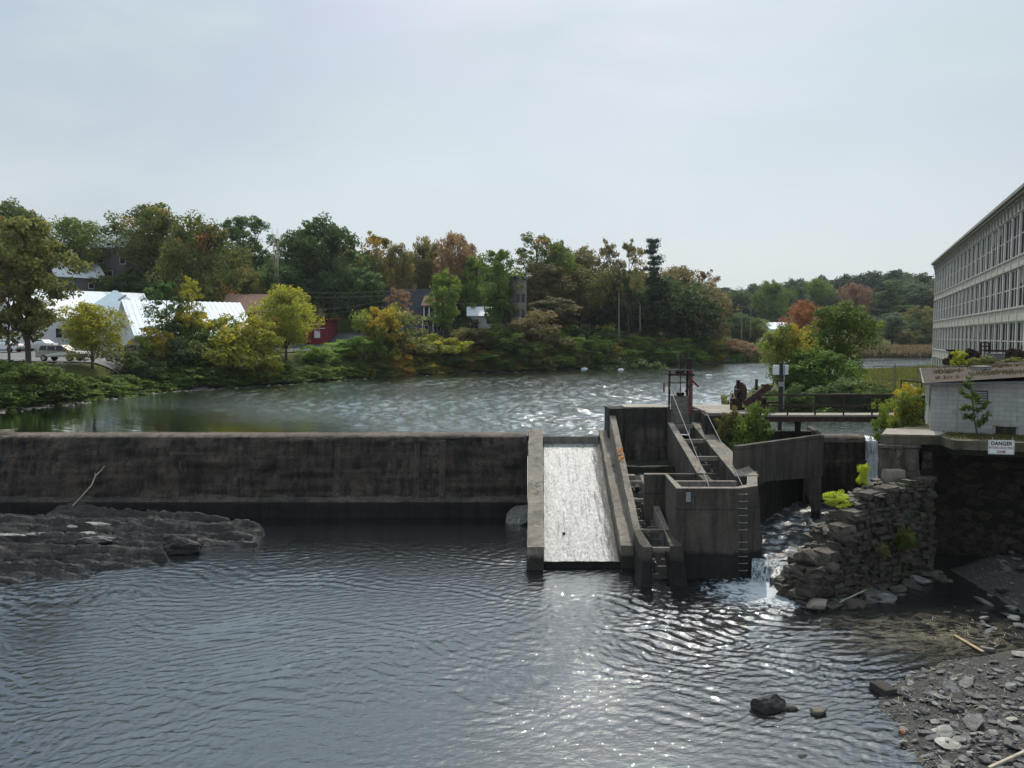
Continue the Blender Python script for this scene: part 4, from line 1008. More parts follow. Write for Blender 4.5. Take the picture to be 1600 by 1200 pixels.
for (s_,q,w,dp,h_,zz_) in ((1.62,.15,.78,.7,.42,2.50),(2.3,.2,.85,.75,.42,2.95),(3.3,.15,1.0,.6,.30,3.62),(4.3,.1,1.0,.6,.26,3.74),(.72,.2,.8,.8,.36,1.66)):
    p = A_+wd*s_-wnrm*(q-.1); b = MB(); stone(b, (p.x,p.y,zz_), w, dp, h_, ang+random.uniform(-.1,.1), int(s_*100), .05)
    b.build('capstone', M['pier'], rw)
# pier
pr = thing('stone_pier', 'square weathered stone pier carrying the left end of the concrete slab', 'pier', (16.4,32.8,3.8))
pA = Vector((X(1369,32.5,5), 32.5)); ddir = Vector((.917,-.4)); 
p1_ = Vector((X(1374,32.0,5),32.05)); p2_ = Vector((X(1436,31.8,5),31.8)); pn = Vector((-.25,.97))
for z0_,z1_,gr in ((3.75,4.15,.06),(4.15,5.08,0),(5.1,5.22,.05)):
    b = MB(); e1 = p1_-Vector((gr,gr)); e2 = p2_+Vector((gr,-gr)); b.prism([e1,e2,e2+Vector((1.3,2.4)),e1+Vector((1.35,2.4))], z0_, z1_)
    roughen(b.build('pier_block', M['pier'] if z0_ > 4 else M['rubble'], pr), .05, 5, int(z0_*7))
b = MB(); stone(b, (X(1396,31.7,3.9),31.75,3.95), .75,.6,.62, .3, 77, .04); b.build('corner_stone', M['rubble_pale'], pr)
# concrete slab above the recess
sl_ = thing('concrete_slab', 'long mossy concrete slab over the dark recess in front of the white powerhouse', 'slab', (19,32,5.4))
e = [Vector((X(1376,32.3,5.6),32.35)), Vector((X(1470,32.0,5.6),31.95)), Vector((X(1490,30.7,5.6),30.75)), Vector((X(1600,30.0,5.6),30.05)), Vector((X(1600,30.0,5.6)+5.5,27.9))]
back = [Vector((30,34)), Vector((24,38)), Vector((19.6,36.5)), Vector((X(1386,34.3,5.6),34.3))]
b = MB(); b.prism([tuple(p) for p in e+back], 5.24, 5.60); roughen(b.build('slab', M['slabedge'], sl_), .03, 5, 4)
b = MB(); ee = [p+Vector((.25,.35)) for p in e[:]]
for p,q in zip(ee[:-1],ee[1:]): b.wall(p, q, .35, 4.96, 5.235)
b.build('edge_beam', M['under'], sl_)
def topsheet(name, pts, z, mat, parent):
    b = MB(); b.add([(p[0],p[1],z) for p in pts], [tuple(range(len(pts)))]); return b.build(name, mat, parent)
topsheet('bare_top', [tuple(e[0]+Vector((.12,.1))), tuple(e[1]+Vector((-.1,.08))), (X(1480,33,5.6),33.0),(X(1450,34,5.6),34.0), (X(1385,34.5,5.6),34.5)], 5.640, M['slabtop'], sl_)
MB().prism([(17.6,33.4),(25,30.4),(26,38),(17.6,38)], -1.2, 5.0).build('recess_back_wall', M['under']).update if False else None
rc = thing('recess_wall', 'shadowy stained masonry back wall of the recess under the slab', 'masonry wall', (21,34,0))
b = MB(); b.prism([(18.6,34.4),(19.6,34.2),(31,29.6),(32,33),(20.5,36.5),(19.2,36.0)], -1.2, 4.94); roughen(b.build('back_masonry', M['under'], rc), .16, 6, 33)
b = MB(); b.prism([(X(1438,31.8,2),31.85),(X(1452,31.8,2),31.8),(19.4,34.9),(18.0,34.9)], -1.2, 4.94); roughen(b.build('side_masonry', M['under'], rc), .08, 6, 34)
b = MB(); seed = 7000
for k in range(60):
    f_ = rs.random(); p = Vector((19.6,34.2)).lerp(Vector((31,29.6)), f_); seed += 1
    stone(b, (p.x-.1,p.y-.02,rs.uniform(.4,4.2)), rs.uniform(.4,1.1), .22, rs.uniform(.25,.5), -.38, seed, .1)
M['masonry'] = masonry('shaded_masonry')
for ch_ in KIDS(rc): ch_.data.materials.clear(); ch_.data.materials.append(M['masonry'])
o = MB().tube([P(1424,700,31.9),P(1436,760,31.75),P(1442,880,31.6)], .05, 6).build('drain_pipe', M['tower']); meta(o, 'thin pale drain pipe running down beside the recess', 'pipe')
o = MB().tube([P(1430,700,31.9),P(1441,770,31.7)], .03, 6).build('drain_pipe', M['tower']); meta(o, 'short thin pipe hanging beside the longer drain pipe', 'pipe')

# sign
sq = P(1564.5,699,29.9)
sg = thing('warning_sign', 'white DANGER HYDRO-ELECTRIC DAM sign hanging on the slab edge', 'sign', (sq.x, sq.y, sq.z), R(-12))
w_, h_ = .925, .56
b = LB(); b.box(-w_/2,w_/2,-.012,.012,-h_/2,h_/2); b.build('sign_board', M['white_paint'], sg, bevel=.006)
b = LB(); 
for (x0,x1,z0,z1) in ((-w_/2+.02,w_/2-.02,h_/2-.03,h_/2-.02),(-w_/2+.02,w_/2-.02,-h_/2+.02,-h_/2+.03),(-w_/2+.02,-w_/2+.03,-h_/2+.02,h_/2-.02),(w_/2-.03,w_/2-.02,-h_/2+.02,h_/2-.02)): b.box(x0,x1,-.016,-.0125,z0,z1)
b.build('sign_border', M['grey_metal'], sg)
def text(name, s, size, x, z, mat, parent, bold=0.0, y=-.0135, sx=1.0, spacing=1.0):
    cu = bpy.data.curves.new(name, 'FONT'); cu.body = s; cu.size = size; cu.align_x = 'CENTER'; cu.align_y = 'CENTER'; cu.offset = bold; cu.extrude = .002; cu.space_character = spacing
    to = bpy.data.objects.new(name, cu); C.objects.link(to)
    dg = bpy.context.evaluated_depsgraph_get(); me = bpy.data.meshes.new_from_object(to.evaluated_get(dg)); bpy.data.objects.remove(to)
    me.transform(Matrix.Scale(sx, 4, (1,0,0))); me.materials.clear(); me.materials.append(mat)
    o = link(name, me, None, parent); o.rotation_euler = (R(90),0,0); o.location = (x,y,z); return o
text('danger_lettering', 'DANGER', .20, 0, .145, M['black'], sg, .008, sx=.88, spacing=1.08)
text('hydro_lettering', 'HYDRO-ELECTRIC', .135, 0, -.025, M['letter_red'], sg, .002, sx=.80)
text('dam_lettering', 'DAM', .145, 0, -.175, M['letter_red'], sg, .004, sx=.95)
for px in (1551,1579):
    q = P(px,687,30.0); MB().box(q.x-.015,q.x+.015,q.y-.02,q.y,q.z-.12,q.z+.1).build('hanger_strap', M['galv'], sg)

# ---------------------------------------------------------------- powerhouse
ph = thing('powerhouse', 'low white concrete-block powerhouse with an overgrown rusty flat roof', 'building', (18.5,33.8,5.6))
fo = Vector((18.5,33.8)); fd = Vector((.888,-.46)); fn = Vector((.46,.888))
def FH(t, n, z): p = fo+fd*t+fn*n; return (p.x,p.y,z)
def blockmat():
    t = NT('white_block_wall'); v = t.pos(); g = t.n('ShaderNodeTexBrick')
    mpn = t.n('ShaderNodeMapping'); mpn.inputs['Rotation'].default_value = (0,0,math.atan2(.4,.917)); t.l(t.g.outputs['Position'], mpn.inputs[0])
    sx = t.n('ShaderNodeSeparateXYZ'); t.l(mpn.outputs[0], sx.inputs[0]); cb = t.n('ShaderNodeCombineXYZ'); t.l(t.math('ADD', sx.outputs[0], sx.outputs[1]), cb.inputs[0]); t.l(sx.outputs[2], cb.inputs[1])
    t.l(cb.outputs[0], g.inputs['Vector']); g.inputs['Scale'].default_value = 1; g.inputs['Brick Width'].default_value = .4; g.inputs['Row Height'].default_value = .2; g.inputs['Mortar Size'].default_value = .008
    g.inputs['Color1'].default_value = (.29,.29,.275,1); g.inputs['Color2'].default_value = (.36,.36,.345,1); g.inputs['Mortar'].default_value = (.20,.20,.19,1)
    n_ = t.noise(v, 1.1, 5, .65); f = t.noise(v, 9, 4, .7)
    c = t.mix(t.math('MULTIPLY', t.ramp(n_, [(.42,0),(.66,1)]), .5), g.outputs['Color'], (.24,.235,.22))
    c = t.mix(t.math('MULTIPLY', t.ramp(f, [(.55,0),(.72,1)]), .45), c, (.22,.21,.19))
    st = t.noise(t.pos((4,4,.5)), 1, 4, .6); c = t.mix(t.math('MULTIPLY', t.ramp(st, [(.56,0),(.7,1)]), .4), c, (.13,.12,.10))
    t.principled(c, .85, t.bump(g.outputs['Fac'], -.5, .01, t.bump(f, .4, .01)), 0, .2); return t.m
M['block'] = blockmat()
def phz(t): return 7.70+.10*t
b = MB(); vs = [FH(0,0,4.9),FH(11,0,4.9),FH(11,13,4.9),FH(0,13,4.9),FH(0,0,phz(0)),FH(11,0,phz(6)),FH(11,13,phz(6)),FH(0,13,phz(0))]
b.add(vs, [(3,2,1,0),(4,5,6,7),(0,1,5,4),(1,2,6,5),(2,3,7,6),(3,0,4,7)]); b.build('block_wall', M['block'], ph)
def roofmat():
    t = NT('overgrown_roof'); v = t.pos(); a = t.noise(v, .7, 5, .65); b_ = t.noise(v, 6, 5, .7)
    c = t.ramp(a, [(.3,(.016,.014,.012)),(.46,(.033,.027,.021)),(.6,(.055,.028,.014)),(.75,(.027,.029,.013))])
    c = t.mix(t.ramp(b_, [(.45,0),(.7,.8)]), c, (.06,.05,.04)); t.principled(c, .9, t.bump(b_, .9, .05)); return t.m
M['roof_old'] = roofmat()
b = MB(); V = []
nx, ny = 60, 60
for j in range(ny):
    for i in range(nx):
        t_ = -.35+i*(11.7)/(nx-1); n_ = -.28+j*13.6/(ny-1); x,y,z = FH(t_, n_, phz(min(t_,6))+.06+(.05*max(0,fbm(t_*.9,n_*.9,1,4)) if .3 < n_ else 0)+n_*.012)
        V.append((x,y,z))
me = np_mesh('roof', V, grid_faces(nx,ny)); me.transform(Matrix.Translation(-wloc(ph))); link('roof', me, M['roof_old'], ph)
b = MB(); b.add([FH(-.35,-.28,phz(-.35)-.02),FH(11.3,-.28,phz(6)-.02),FH(11.3,-.22,phz(6)-.02),FH(-.35,-.22,phz(-.35)-.02),FH(-.35,-.28,phz(-.35)+.055),FH(11.3,-.28,phz(6)+.055),FH(11.3,-.22,phz(6)+.055),FH(-.35,-.22,phz(-.35)+.055)],
  [(3,2,1,0),(4,5,6,7),(0,1,5,4),(1,2,6,5),(2,3,7,6),(3,0,4,7)])
b.add([FH(-.35,-.28,phz(0)-.05),FH(-.30,-.28,phz(0)-.05),FH(-.30,13.2,phz(0)+.1),FH(-.35,13.2,phz(0)+.1),FH(-.35,-.28,phz(0)+.05),FH(-.30,-.28,phz(0)+.05),FH(-.30,13.2,phz(0)+.2),FH(-.35,13.2,phz(0)+.2)],
  [(3,2,1,0),(4,5,6,7),(0,1,5,4),(1,2,6,5),(2,3,7,6),(3,0,4,7)])
b.build('roof_edge', M['grey_metal'], ph)
def onwall(px, py, n_=0):
    # where the pixel ray meets the front wall
    r1 = P(px,py,10)-Vector((0,0,H)); o_ = Vector((0,0,H))
    k = ((fo.x-o_.x)*fn.x+(fo.y-o_.y)*fn.y+n_)/(r1.x*fn.x+r1.y*fn.y); p = o_+r1*k
    return (Vector((p.x,p.y))-fo).dot(fd), p.z
t0_, zt0 = onwall(1519,610); t1_, zb0 = onwall(1543,632)
lou = MB(); lou.add([FH(t0_,-.03,zb0),FH(t1_,-.03,zb0),FH(t1_,-.002,zb0),FH(t0_,-.002,zb0),FH(t0_,-.03,zt0),FH(t1_,-.03,zt0),FH(t1_,-.002,zt0),FH(t0_,-.002,zt0)], [(3,2,1,0),(4,5,6,7),(0,1,5,4),(1,2,6,5),(2,3,7,6),(3,0,4,7)])
lv = lou.build('louvre_vent', M['black'], ph)
b = MB(); nz = 7
for k in range(nz):
    z = zb0+.03+(zt0-zb0-.06)*(k+.5)/nz; b.bar(FH(t0_+.03,-.045,z),FH(t1_-.03,-.045,z),.03,.035)
b.build('louvre_slats', M['galv'], lv)
t0_, zt0 = onwall(1556,666); t1_, zb0 = onwall(1587,681)
b = MB(); b.add([FH(t0_,-.01,5.5),FH(t1_,-.01,5.5),FH(t1_,-.002,5.5),FH(t0_,-.002,5.5),FH(t0_,-.01,zt0),FH(t1_,-.01,zt0),FH(t1_,-.002,zt0),FH(t0_,-.002,zt0)], [(3,2,1,0),(4,5,6,7),(0,1,5,4),(1,2,6,5),(2,3,7,6),(3,0,4,7)])
b.build('blocked_opening', M['under'], ph)
b = MB(); b.bar(FH(t0_-.1,-.04,zt0+.03),FH(t1_+.1,-.04,zt0+.03),.06,.05); b.build('lintel', M['slabtop'], ph)
# slit window on the end wall
b = MB(); 
for n0,n1 in ((1.2,2.2),):
    b.add([FH(-.012,n0,6.6),FH(-.012,n1,6.6),FH(-.012,n1,7.4),FH(-.012,n0,7.4)], [(0,1,2,3)])
b.build('side_window', M['glass'], ph)
b = MB(); b.add([FH(2.6,9,8.0),FH(3.6,9,8.0),FH(3.6,9.7,8.0),FH(2.6,9.7,8.0),FH(2.6,9,8.6),FH(3.6,9,8.6),FH(3.6,9.7,8.6),FH(2.6,9.7,8.6)], [(3,2,1,0),(4,5,6,7),(0,1,5,4),(1,2,6,5),(2,3,7,6),(3,0,4,7)])
def roofbox(name, label, cat, px0, px1, py0, py1, Y, mat, extra=None):
    a = P(px0,py1,Y); c = P(px1,py0,Y); t = thing(name, label, cat, ((a.x+c.x)/2, Y, a.z))
    MB().box(a.x,c.x,Y,Y+.6,a.z,c.z).build('casing', M[mat], t, bevel=.02)
    MB().box(a.x-.03,c.x+.03,Y-.03,Y+.63,c.z+.003,c.z+.04).build('lid', M['galv'], t)
    MB().box(a.x+.08,a.x+.14,Y+.1,Y+.5,a.z-.15,a.z-.003).build('foot', M['rust_dark'], t); MB().box(c.x-.14,c.x-.08,Y+.1,Y+.5,a.z-.15,a.z-.003).build('foot', M['rust_dark'], t)
    if extra: MB().box((a.x+c.x)/2-.05,(a.x+c.x)/2+.05,Y-.06,Y-.005,a.z,c.z-.1).build('pipe', M['black'], t)
    return t
roofbox('vent_box', 'grey ventilator box on the powerhouse roof above the louvre', 'roof vent', 1528,1549,573.5,585.5,38.5,'galv', True)
roofbox('transformer_box', 'pale grey cabinet standing among the rusty machinery behind the roof', 'cabinet', 1550,1573,553,566,46,'galv')
# rusty hoist machinery at the back of the roof
hm = thing('hoist_machine', 'dark rusty hoist gears on stands at the back left of the powerhouse roof', 'hoist', P(1505,570,46))
for (px,py,r_) in ((1489,560,.30),(1503,563,.34),(1514,566,.42),(1521,560,.5),(1479,565,.22)):
    q = P(px,py,46); MB().disc((q.x,46,q.z),(1,.5,0),r_,.16,16).build('gear', M['rust_dark'] if px != 1514 else M['rust'], hm)
a = P(1484,546,46); c = P(1497,549,46); MB().box(a.x,c.x,45.9,46.4,c.z,a.z).build('frame_head', M['rust_dark'], hm)
for px in (1487,1495,1511,1519): q = P(px,556,46); MB().box(q.x-.07,q.x+.07,46.0,46.2,P(0,572,46).z,P(0,548,46).z).build('frame_post', M['rust_dark'], hm)
MB().bar(P(1510,547,46.1),P(1522,550,46.1),.25).build('frame_beam', M['rust'], hm)
h2 = thing('hoist_machine', 'red-brown hoist with a long shaft at the right end of the powerhouse roof', 'hoist', P(1575,568,45))
MB().bar(P(1538,548,45),P(1588,548.5,45),.12).build('shaft', M['rust'], h2)
for (px,py,r_) in ((1582,553,.34),(1590,556,.42),(1577,562,.26)):
    q = P(px,py,45); MB().disc((q.x,45,q.z),(1,.4,0),r_,.14,16).build('gear', M['rust'], h2)
for px in (1578,1588): q = P(px,560,45); MB().box(q.x-.1,q.x+.1,45.0,45.3,P(0,570,45).z,P(0,549,45).z).build('frame_post', M['rust_dark'], h2)
fr_ = thing('square_frame', 'open black square pipe frame standing above the roof machinery', 'frame', P(1539,555,46))
for (a,c) in (((1533,535),(1533,562)),((1545,535),(1545,556)),((1533,535.5),(1545,535.5)),((1533,541),(1545,541)),((1533,547),(1545,547)),((1539,535),(1539,547))):
    MB().bar(P(*a,46.5),P(*c,46.5),.07).build('pipe', M['rust_dark'], fr_)

# ---------------------------------------------------------------- mill
M['blind'] = simple('dull_window_blind', (.20,.19,.17), .8, .2, 1.5)
ML = thing('mill_building', 'long cream three-storey textile mill with endless rows of tall windows', 'mill', (64,117,5.4))
mo = Vector((64.0,117.0)); md = Vector((-.3998,-.9166)); mn = Vector((-.9166,.3998))      # along the facade towards us; outward
def MP(s, n, z): p = mo+md*s+mn*n; return (p.x,p.y,z)
def mbox(b, s0,s1,n0,n1,z0,z1):
    return b.add([MP(s0,n0,z0),MP(s1,n0,z0),MP(s1,n1,z0),MP(s0,n1,z0),MP(s0,n0,z1),MP(s1,n0,z1),MP(s1,n1,z1),MP(s0,n1,z1)], [(0,1,2,3),(7,6,5,4),(4,5,1,0),(5,6,2,1),(6,7,3,2),(7,4,0,3)])
BAY = 3.13; NB = 26; ML_L = BAY*NB+.5
mbox(MB(), 0, ML_L, -18, -.30, 5.0, 20.2).build('wall', M['cream'], ML)
b = MB(); mbox(b, -.4, ML_L, -18.4, .55, 20.55, 20.8); mbox(b, -.25, ML_L, -18.2, .35, 20.33, 20.548); mbox(b, -.1, ML_L, -18.1, .15, 20.18, 20.328); b.build('cornice', M['mill_trim'], ML)
b = MB(); mbox(b, .2, ML_L, -17.8, .1, 20.805, 20.95); b.build('roof', M['dark_roof'], ML)
b = MB(); 
for (z0,z1,n0) in ((19.15,20.175,0.0),(15.1,15.9,.0),(10.98,11.95,.0),(6.75,7.8,.0)): mbox(b, 0, ML_L, -.295, n0, z0, z1)
b.build('spandrel_bands', M['cream'], ML)
b = MB()
for (z,hh) in ((19.30,.10),(15.9,.12),(15.08,.12),(11.95,.12),(10.96,.12),(7.8,.12),(6.73,.10)): mbox(b, -.02, ML_L, .003, .07, z-hh/2, z+hh/2)
b.build('string_courses', M['mill_trim'], ML)
for k in range(NB+1):
    s_ = .25+k*BAY; b = MB()
    for (z0,z1) in ((15.965,19.245),(12.015,15.015),(7.865,10.895)): mbox(b, s_-.19, s_+.19, -.295, .03, z0, z1)
    for (z0,z1) in ((15.145,15.835),(11.025,11.885),(6.785,7.735)): mbox(b, s_-.12, s_+.12, .003, .05, z0, z1)
    if k < 8: mbox(b, s_-.3, s_+.3, -.29, .05, 5.2, 6.675)
    b.build('pier', M['mill_pier'], ML)
for k in range(NB*2+1):
    s_ = .25+k*BAY/2; b = MB()
    b.add([MP(s_-.1,.003,20.17),MP(s_+.1,.003,20.17),MP(s_+.1,.34,20.17),MP(s_-.1,.34,20.17),MP(s_-.1,.003,19.40),MP(s_+.1,.003,19.40),MP(s_+.1,.10,19.40),MP(s_-.1,.10,19.40),MP(s_-.1,.16,19.85),MP(s_+.1,.16,19.85)],
          [(0,1,2,3),(4,7,6,5),(3,2,9,8),(8,9,6,7),(0,3,8),(0,8,7,4),(1,9,2),(1,5,6,9)])
    if k % 1 == 0: b.build('cornice_bracket', M['mill_trim'], ML)
for fl_i,(z0,z1) in enumerate(((15.96,19.25),(12.01,15.02),(7.86,10.9))):
    for k in range(NB):
        s0 = .44+k*BAY; s1 = s0+BAY-.38; sm = (s0+s1)/2
        b = MB(); mbox(b, s0, s1, -.29, -.10, z0, z1); w = b.build('window', M['mill_glass'], ML)
        b = MB()
        for (a0,a1) in ((s0,s0+.05),(s1-.05,s1),(sm-.05,sm+.05)): mbox(b, a0, a1, -.098, -.04 if a0 == sm-.05 else -.07, z0, z1)
        zm2 = (z0+z1)/2
        mbox(b, s0+.05, sm-.05, -.098, -.07, zm2-.04, zm2+.04); mbox(b, sm+.05, s1-.05, -.098, -.07, zm2-.04, zm2+.04)
        mbox(b, s0+.05, sm-.05, -.098, -.065, z1-.10, z1); mbox(b, sm+.05, s1-.05, -.098, -.065, z1-.10, z1)
        mbox(b, s0+.001, s1-.001, -.064, .0, z0-.001, z0+.07)
        b.build('window_frame', M['mill_frame'], w)
        rb_ = (k*7+fl_i*5) % 11
        if rb_ in (2,7,9):
            b = MB(); fr2 = {2:.35,7:.55,9:.2}[rb_]; mbox(b, (s0 if rb_ != 7 else sm)+.07, (sm if rb_ != 7 else s1)-.07, -.0985, -.092, z1-.12-(z1-z0)*fr2, z1-.105); b.build('window_blind', M['blind'], w)
b = MB(); mbox(b, 0, ML_L, -.295, -.22, 4.6, 6.7); b.build('basement_glazing', M['glass'], ML)
# handrail near the mill foot and fence round the field
fe = thing('wire_fence', 'rusty pipe-framed wire fence and gate along the near side of the grass field', 'fence', P(1390,615,44))
def FP(px,py,Y): return P(px,py,Y)
fpts = [(1365,571,606,50),(1379,572,606,50),(1396,572,608,50),(1399,568,608,50),(1434,573,609,50)]
for px,t_,b0,Y in fpts:
    a = P(px,t_,Y); c = P(px,b0+6,Y); MB().tube([c,a],.040 if px==1399 else .020,7).build('fence_post', M['grey_metal'], fe)
for (a,c) in (((1365,571.5),(1452,573.5)),((1396,593.5),(1452,596)),((1365,592),(1396,593.5))):
    MB().tube([P(*a,50),P(*c,50)],.018,6).build('fence_rail', M['grey_metal'], fe)
def meshmat():
    t = NT('chain_link'); x = t.sep(); k = 18
    a = t.math('ABSOLUTE', t.math('SUBTRACT', t.math('FRACT', t.math('MULTIPLY', t.math('ADD', x[0], x[2]), k)), .5)); c = t.math('ABSOLUTE', t.math('SUBTRACT', t.math('FRACT', t.math('MULTIPLY', t.math('SUBTRACT', x[0], x[2]), k)), .5))
    m = t.math('LESS_THAN', t.math('MINIMUM', a, c), .045); p = t.principled((.16,.15,.14), .6); t.l(m, p.inputs['Alpha']); return t.m
M['link'] = meshmat()
b = MB(); b.add([P(1365,606,50),P(1396,608,50),P(1396,572,50),P(1365,571.5,50)], [(0,1,2,3)]); b.add([P(1399,594,50.01),P(1452,596,50.01),P(1452,573.5,50.01),P(1399,572,50.01)], [(0,1,2,3)]); b.build('fence_mesh', M['link'], fe)
f2 = thing('gate_rail', 'low brown pipe gate frame in front of the wire fence', 'gate', P(1420,612,47))
for (a,c) in (((1408,594),(1408,614)),((1408,594.5),(1440,597.5)),((1440,597),(1440,614))): MB().tube([P(*a,47),P(*c,47)],.035,6).build('pipe', M['rust_dark'], f2)
o = MB().bar(P(1424,601,40),P(1436,613,40),.06).build('white_board', M['white_paint']); meta(o, 'slanting white board sticking out of the bushes left of the powerhouse', 'board')
# old retaining wall behind the footbridge
rt = MB().prism([(20.3,55.6),(28.6,51.2),(29.5,52.4),(21.0,57.0)], 3.4, [5.65,5.75,5.75,5.65]).build('retaining_wall', M['under']); meta(rt, 'dark mossy retaining wall below the field behind the footbridge', 'retaining wall')
roughen(rt, .10, 5, 3)

# ---------------------------------------------------------------- left rock ledge
def ledge():
    xs = np.arange(-30, -11.2, .085); ys = np.arange(28.6, 41.3, .085); XX, YY = np.meshgrid(xs, ys)
    Z = np.zeros_like(XX)-1.0
    # overlapping tongues of bedded rock: centre line start (x,y), end (x,y), half width, height
    T = [((-31,38.8),(-13.2,37.6),1.9,1.05),((-31,36.6),(-12.0,35.6),1.0,.62),((-31,34.2),(-15.4,33.2),1.5,.95),((-31,32.4),(-18.5,31.6),1.2,.6),((-24,40.6),(-14.8,39.2),1.1,1.0),((-22.0,30.2),(-17.3,30.9),.6,.34),((-31,30.8),(-20.5,30.4),.8,.42),((-18.2,31.9),(-14.9,32.6),.55,.35)]
    for (a,b,w,h) in T:
        ax,ay = a; bx,by = b; dx,dy = bx-ax,by-ay; L2 = dx*dx+dy*dy
        t = np.clip(((XX-ax)*dx+(YY-ay)*dy)/L2,0,1); d = np.hypot(XX-ax-t*dx, YY-ay-t*dy)
        ww = w*(1-.55*t)+.2*np.sin(XX*1.1+h*9)+.12*np.sin(XX*2.7+YY)
        q = np.clip(1-(d/np.maximum(ww,.2)),-1,1); q = np.where(q>0, q**.55, q*2)
        Z = np.maximum(Z, h*q*(1-.35*t)-.12)
    ZZ = np.empty_like(Z)
    for j in range(len(ys)):
        for i in range(len(xs)):
            x, y = xs[i], ys[j]
            n_ = fbm(x*.35+y*.9, y*1.6-x*.15, 1.7, 5)*.22+abs(fbm(x*.5, y*2.6+x*.5, 4, 4))*-.22+fbm(x*2.2,y*4.5,2,3)*.05
            z = Z[j,i]+n_
            dip = y*1.55+x*.22+.9*fbm(x*.22,y*.5,7,3)+z*1.2; f_ = dip-math.floor(dip); z += (.20*(1-f_)-.10)*min(1,max(0,z+.25)*3)
            dip = y*4.3-x*.3+1.2*fbm(x*.5,y*.9,2,3); f_ = dip-math.floor(dip); z += (.07*(1-f_)-.03)+.035*fbm(x*5,y*7,1,2)
            k = (x*.8+y*.25+.8*fbm(x*.4,y*.4,3,2)); f_ = k-math.floor(k); z -= .10*max(0,1-f_*9)
            ZZ[j,i] = z
    me = np_mesh('rock_ledge', np.stack([XX.ravel(),YY.ravel(),ZZ.ravel()],1), grid_faces(len(xs),len(ys)), False)
    o = link('rock_ledge', me, M['ledge']); meta(o, 'broad dark layered rock ledge at the foot of the dam on the left', 'rock ledge')
ledge()
def put(name, seed, px, py, size, mat, label, z=0.0, cat='rock', rz=0, sub=3, lift=0, tilt=(0,0), group=None, **k):
    me = rock_mesh(name, seed, size, sub, **k); o = link(name, me, M[mat]); g = G(px, py, z); o.location = (g.x, g.y, z+lift); o.rotation_euler = (tilt[0],tilt[1],rz); return meta(o, label, cat, group)
for i,(px,py,sx,sy,sz,lab) in enumerate(((150,852,1.0,.35,.22,'yellow-stained boulder on the middle of the ledge'),(285,862,1.2,.75,.55,'rounded dark boulder at the tip of the rock ledge'))):
    put('rock', 42+i, px, py, (sx,sy,sz), 'slate' if i == 0 else 'ledge', lab, lift=.25, angular=.9, rough=.3, sub=4)
for i,(px,py,rz,l) in enumerate(((155,818,-.1,1.5),(112,822,-.3,.8),(140,834,.1,1.2),(60,838,.2,1.3),(20,880,.1,1.6))):
    q = P(px,py,36.6-i*.2); me = rock_mesh('slate_slab', 60+i, (l*.45,.13,.035), 3, flat=1, angular=1, rough=.35); o = link('slate_slab', me, M['slate_pale']); o.location = (q.x,q.y,max(.42,q.z)); o.rotation_euler = (.45,.04,rz)
    meta(o, 'pale thin slab of slate lying on the dark ledge', 'slab', 'pale slate slabs on the ledge')
o = put('boulder', 50, 812, 806, (1.3,.9,.5), 'slate', 'slanting dark rock leaning between the dam toe and the chute wall', lift=.1, rz=.5, tilt=(.2,-.4)); o.location.y = 40.1
pts = [P(117,789,40.9),P(130,775,40.9),P(146,757,41.2),P(152,742,41.5),P(160,735,41.7),P(166,727,41.8)]
bt = thing('driftwood_branch', 'bleached curved branch leaning against the dam above the rock ledge', 'branch', pts[0])
MB().tube([p+Vector((0,-.18,0)) for p in pts], [.045,.04,.035,.03,.028,.015], 7).build('branch', M['drift'], bt)
MB().tube([pts[3]+Vector((0,-.2,0)),P(148,738,41.3)], [.03,.01], 5).build('twig', M['drift'], bt)
b = MB(); q = P(8,680,43.4)
for k in range(9): b.tube([(q.x-.6+random.uniform(-.4,.4),43.3+random.uniform(-.2,.2),4.3+random.uniform(0,.15)),(q.x+.5+random.uniform(-.3,.3),43.3+random.uniform(-.3,.3),4.28+random.uniform(0,.3))],[.06,.02],5)
meta(b.build('driftwood_tangle', M['drift']), 'small tangle of driftwood caught on the dam crest at the left edge', 'driftwood')

# ---------------------------------------------------------------- boulders by the falls and in the pool
def P3(px,py,Y): return P(px,py,Y)
def slabstone(name, px,py,Y, size, rot, mat, label, seed, **k):
    q = P(px,py,Y); o = link(name, rock_mesh(name, seed, size, 3, **k), M[mat]); o.location = q; o.rotation_euler = rot; return meta(o, label, 'boulder')
slabstone('boulder', 1263,922,27.6,(.72,.5,.30),(.1,-.50,.25),'rubble','big slanting rectangular block beside the falls',70,rough=.10,angular=.9)
slabstone('boulder', 1277,942,27.0,(.52,.45,.22),(.0,-.1,-.1),'rubble_pale','flat block lying in the water under the slanting block',71,rough=.10,angular=.9)
slabstone('boulder', 1262,870,27.9,(.6,.55,.38),(.1,.1,.4),'pier','rounded pale boulder at the low left end of the ruined wall',72,rough=.15)
slabstone('boulder', 1292,880,28.0,(.6,.5,.3),(.1,.1,.2),'rubble','dark boulder wedged behind the rounded pale boulder',73,rough=.2)
for i in range(22):
    f_ = rs.random(); p = A_+wd*(f_*7.6-.3)+wnrm*rs.uniform(.35,1.3); s_ = rs.uniform(.14,.42)
    o = link('fallen_stone', rock_mesh('fallen_stone', 90+i, (s_*1.4,s_,s_*.55), 2, flat=1), M['rubble' if i%3 else 'slate']); o.location = (p.x,p.y,rs.uniform(-.08,.12)); o.rotation_euler = (rs.uniform(-.3,.3),rs.uniform(-.3,.3),rs.uniform(0,6))
    meta(o, 'fallen stone lying in the water along the foot of the ruined wall', 'stone', 'fallen stones below the ruined wall')
o = put('boulder', 80, 1200, 1108, (.50,.36,.36), 'rock', 'large dark angular boulder standing in the pool at lower right', sub=4, rough=.12, lift=.12, angular=.9, rz=.2)
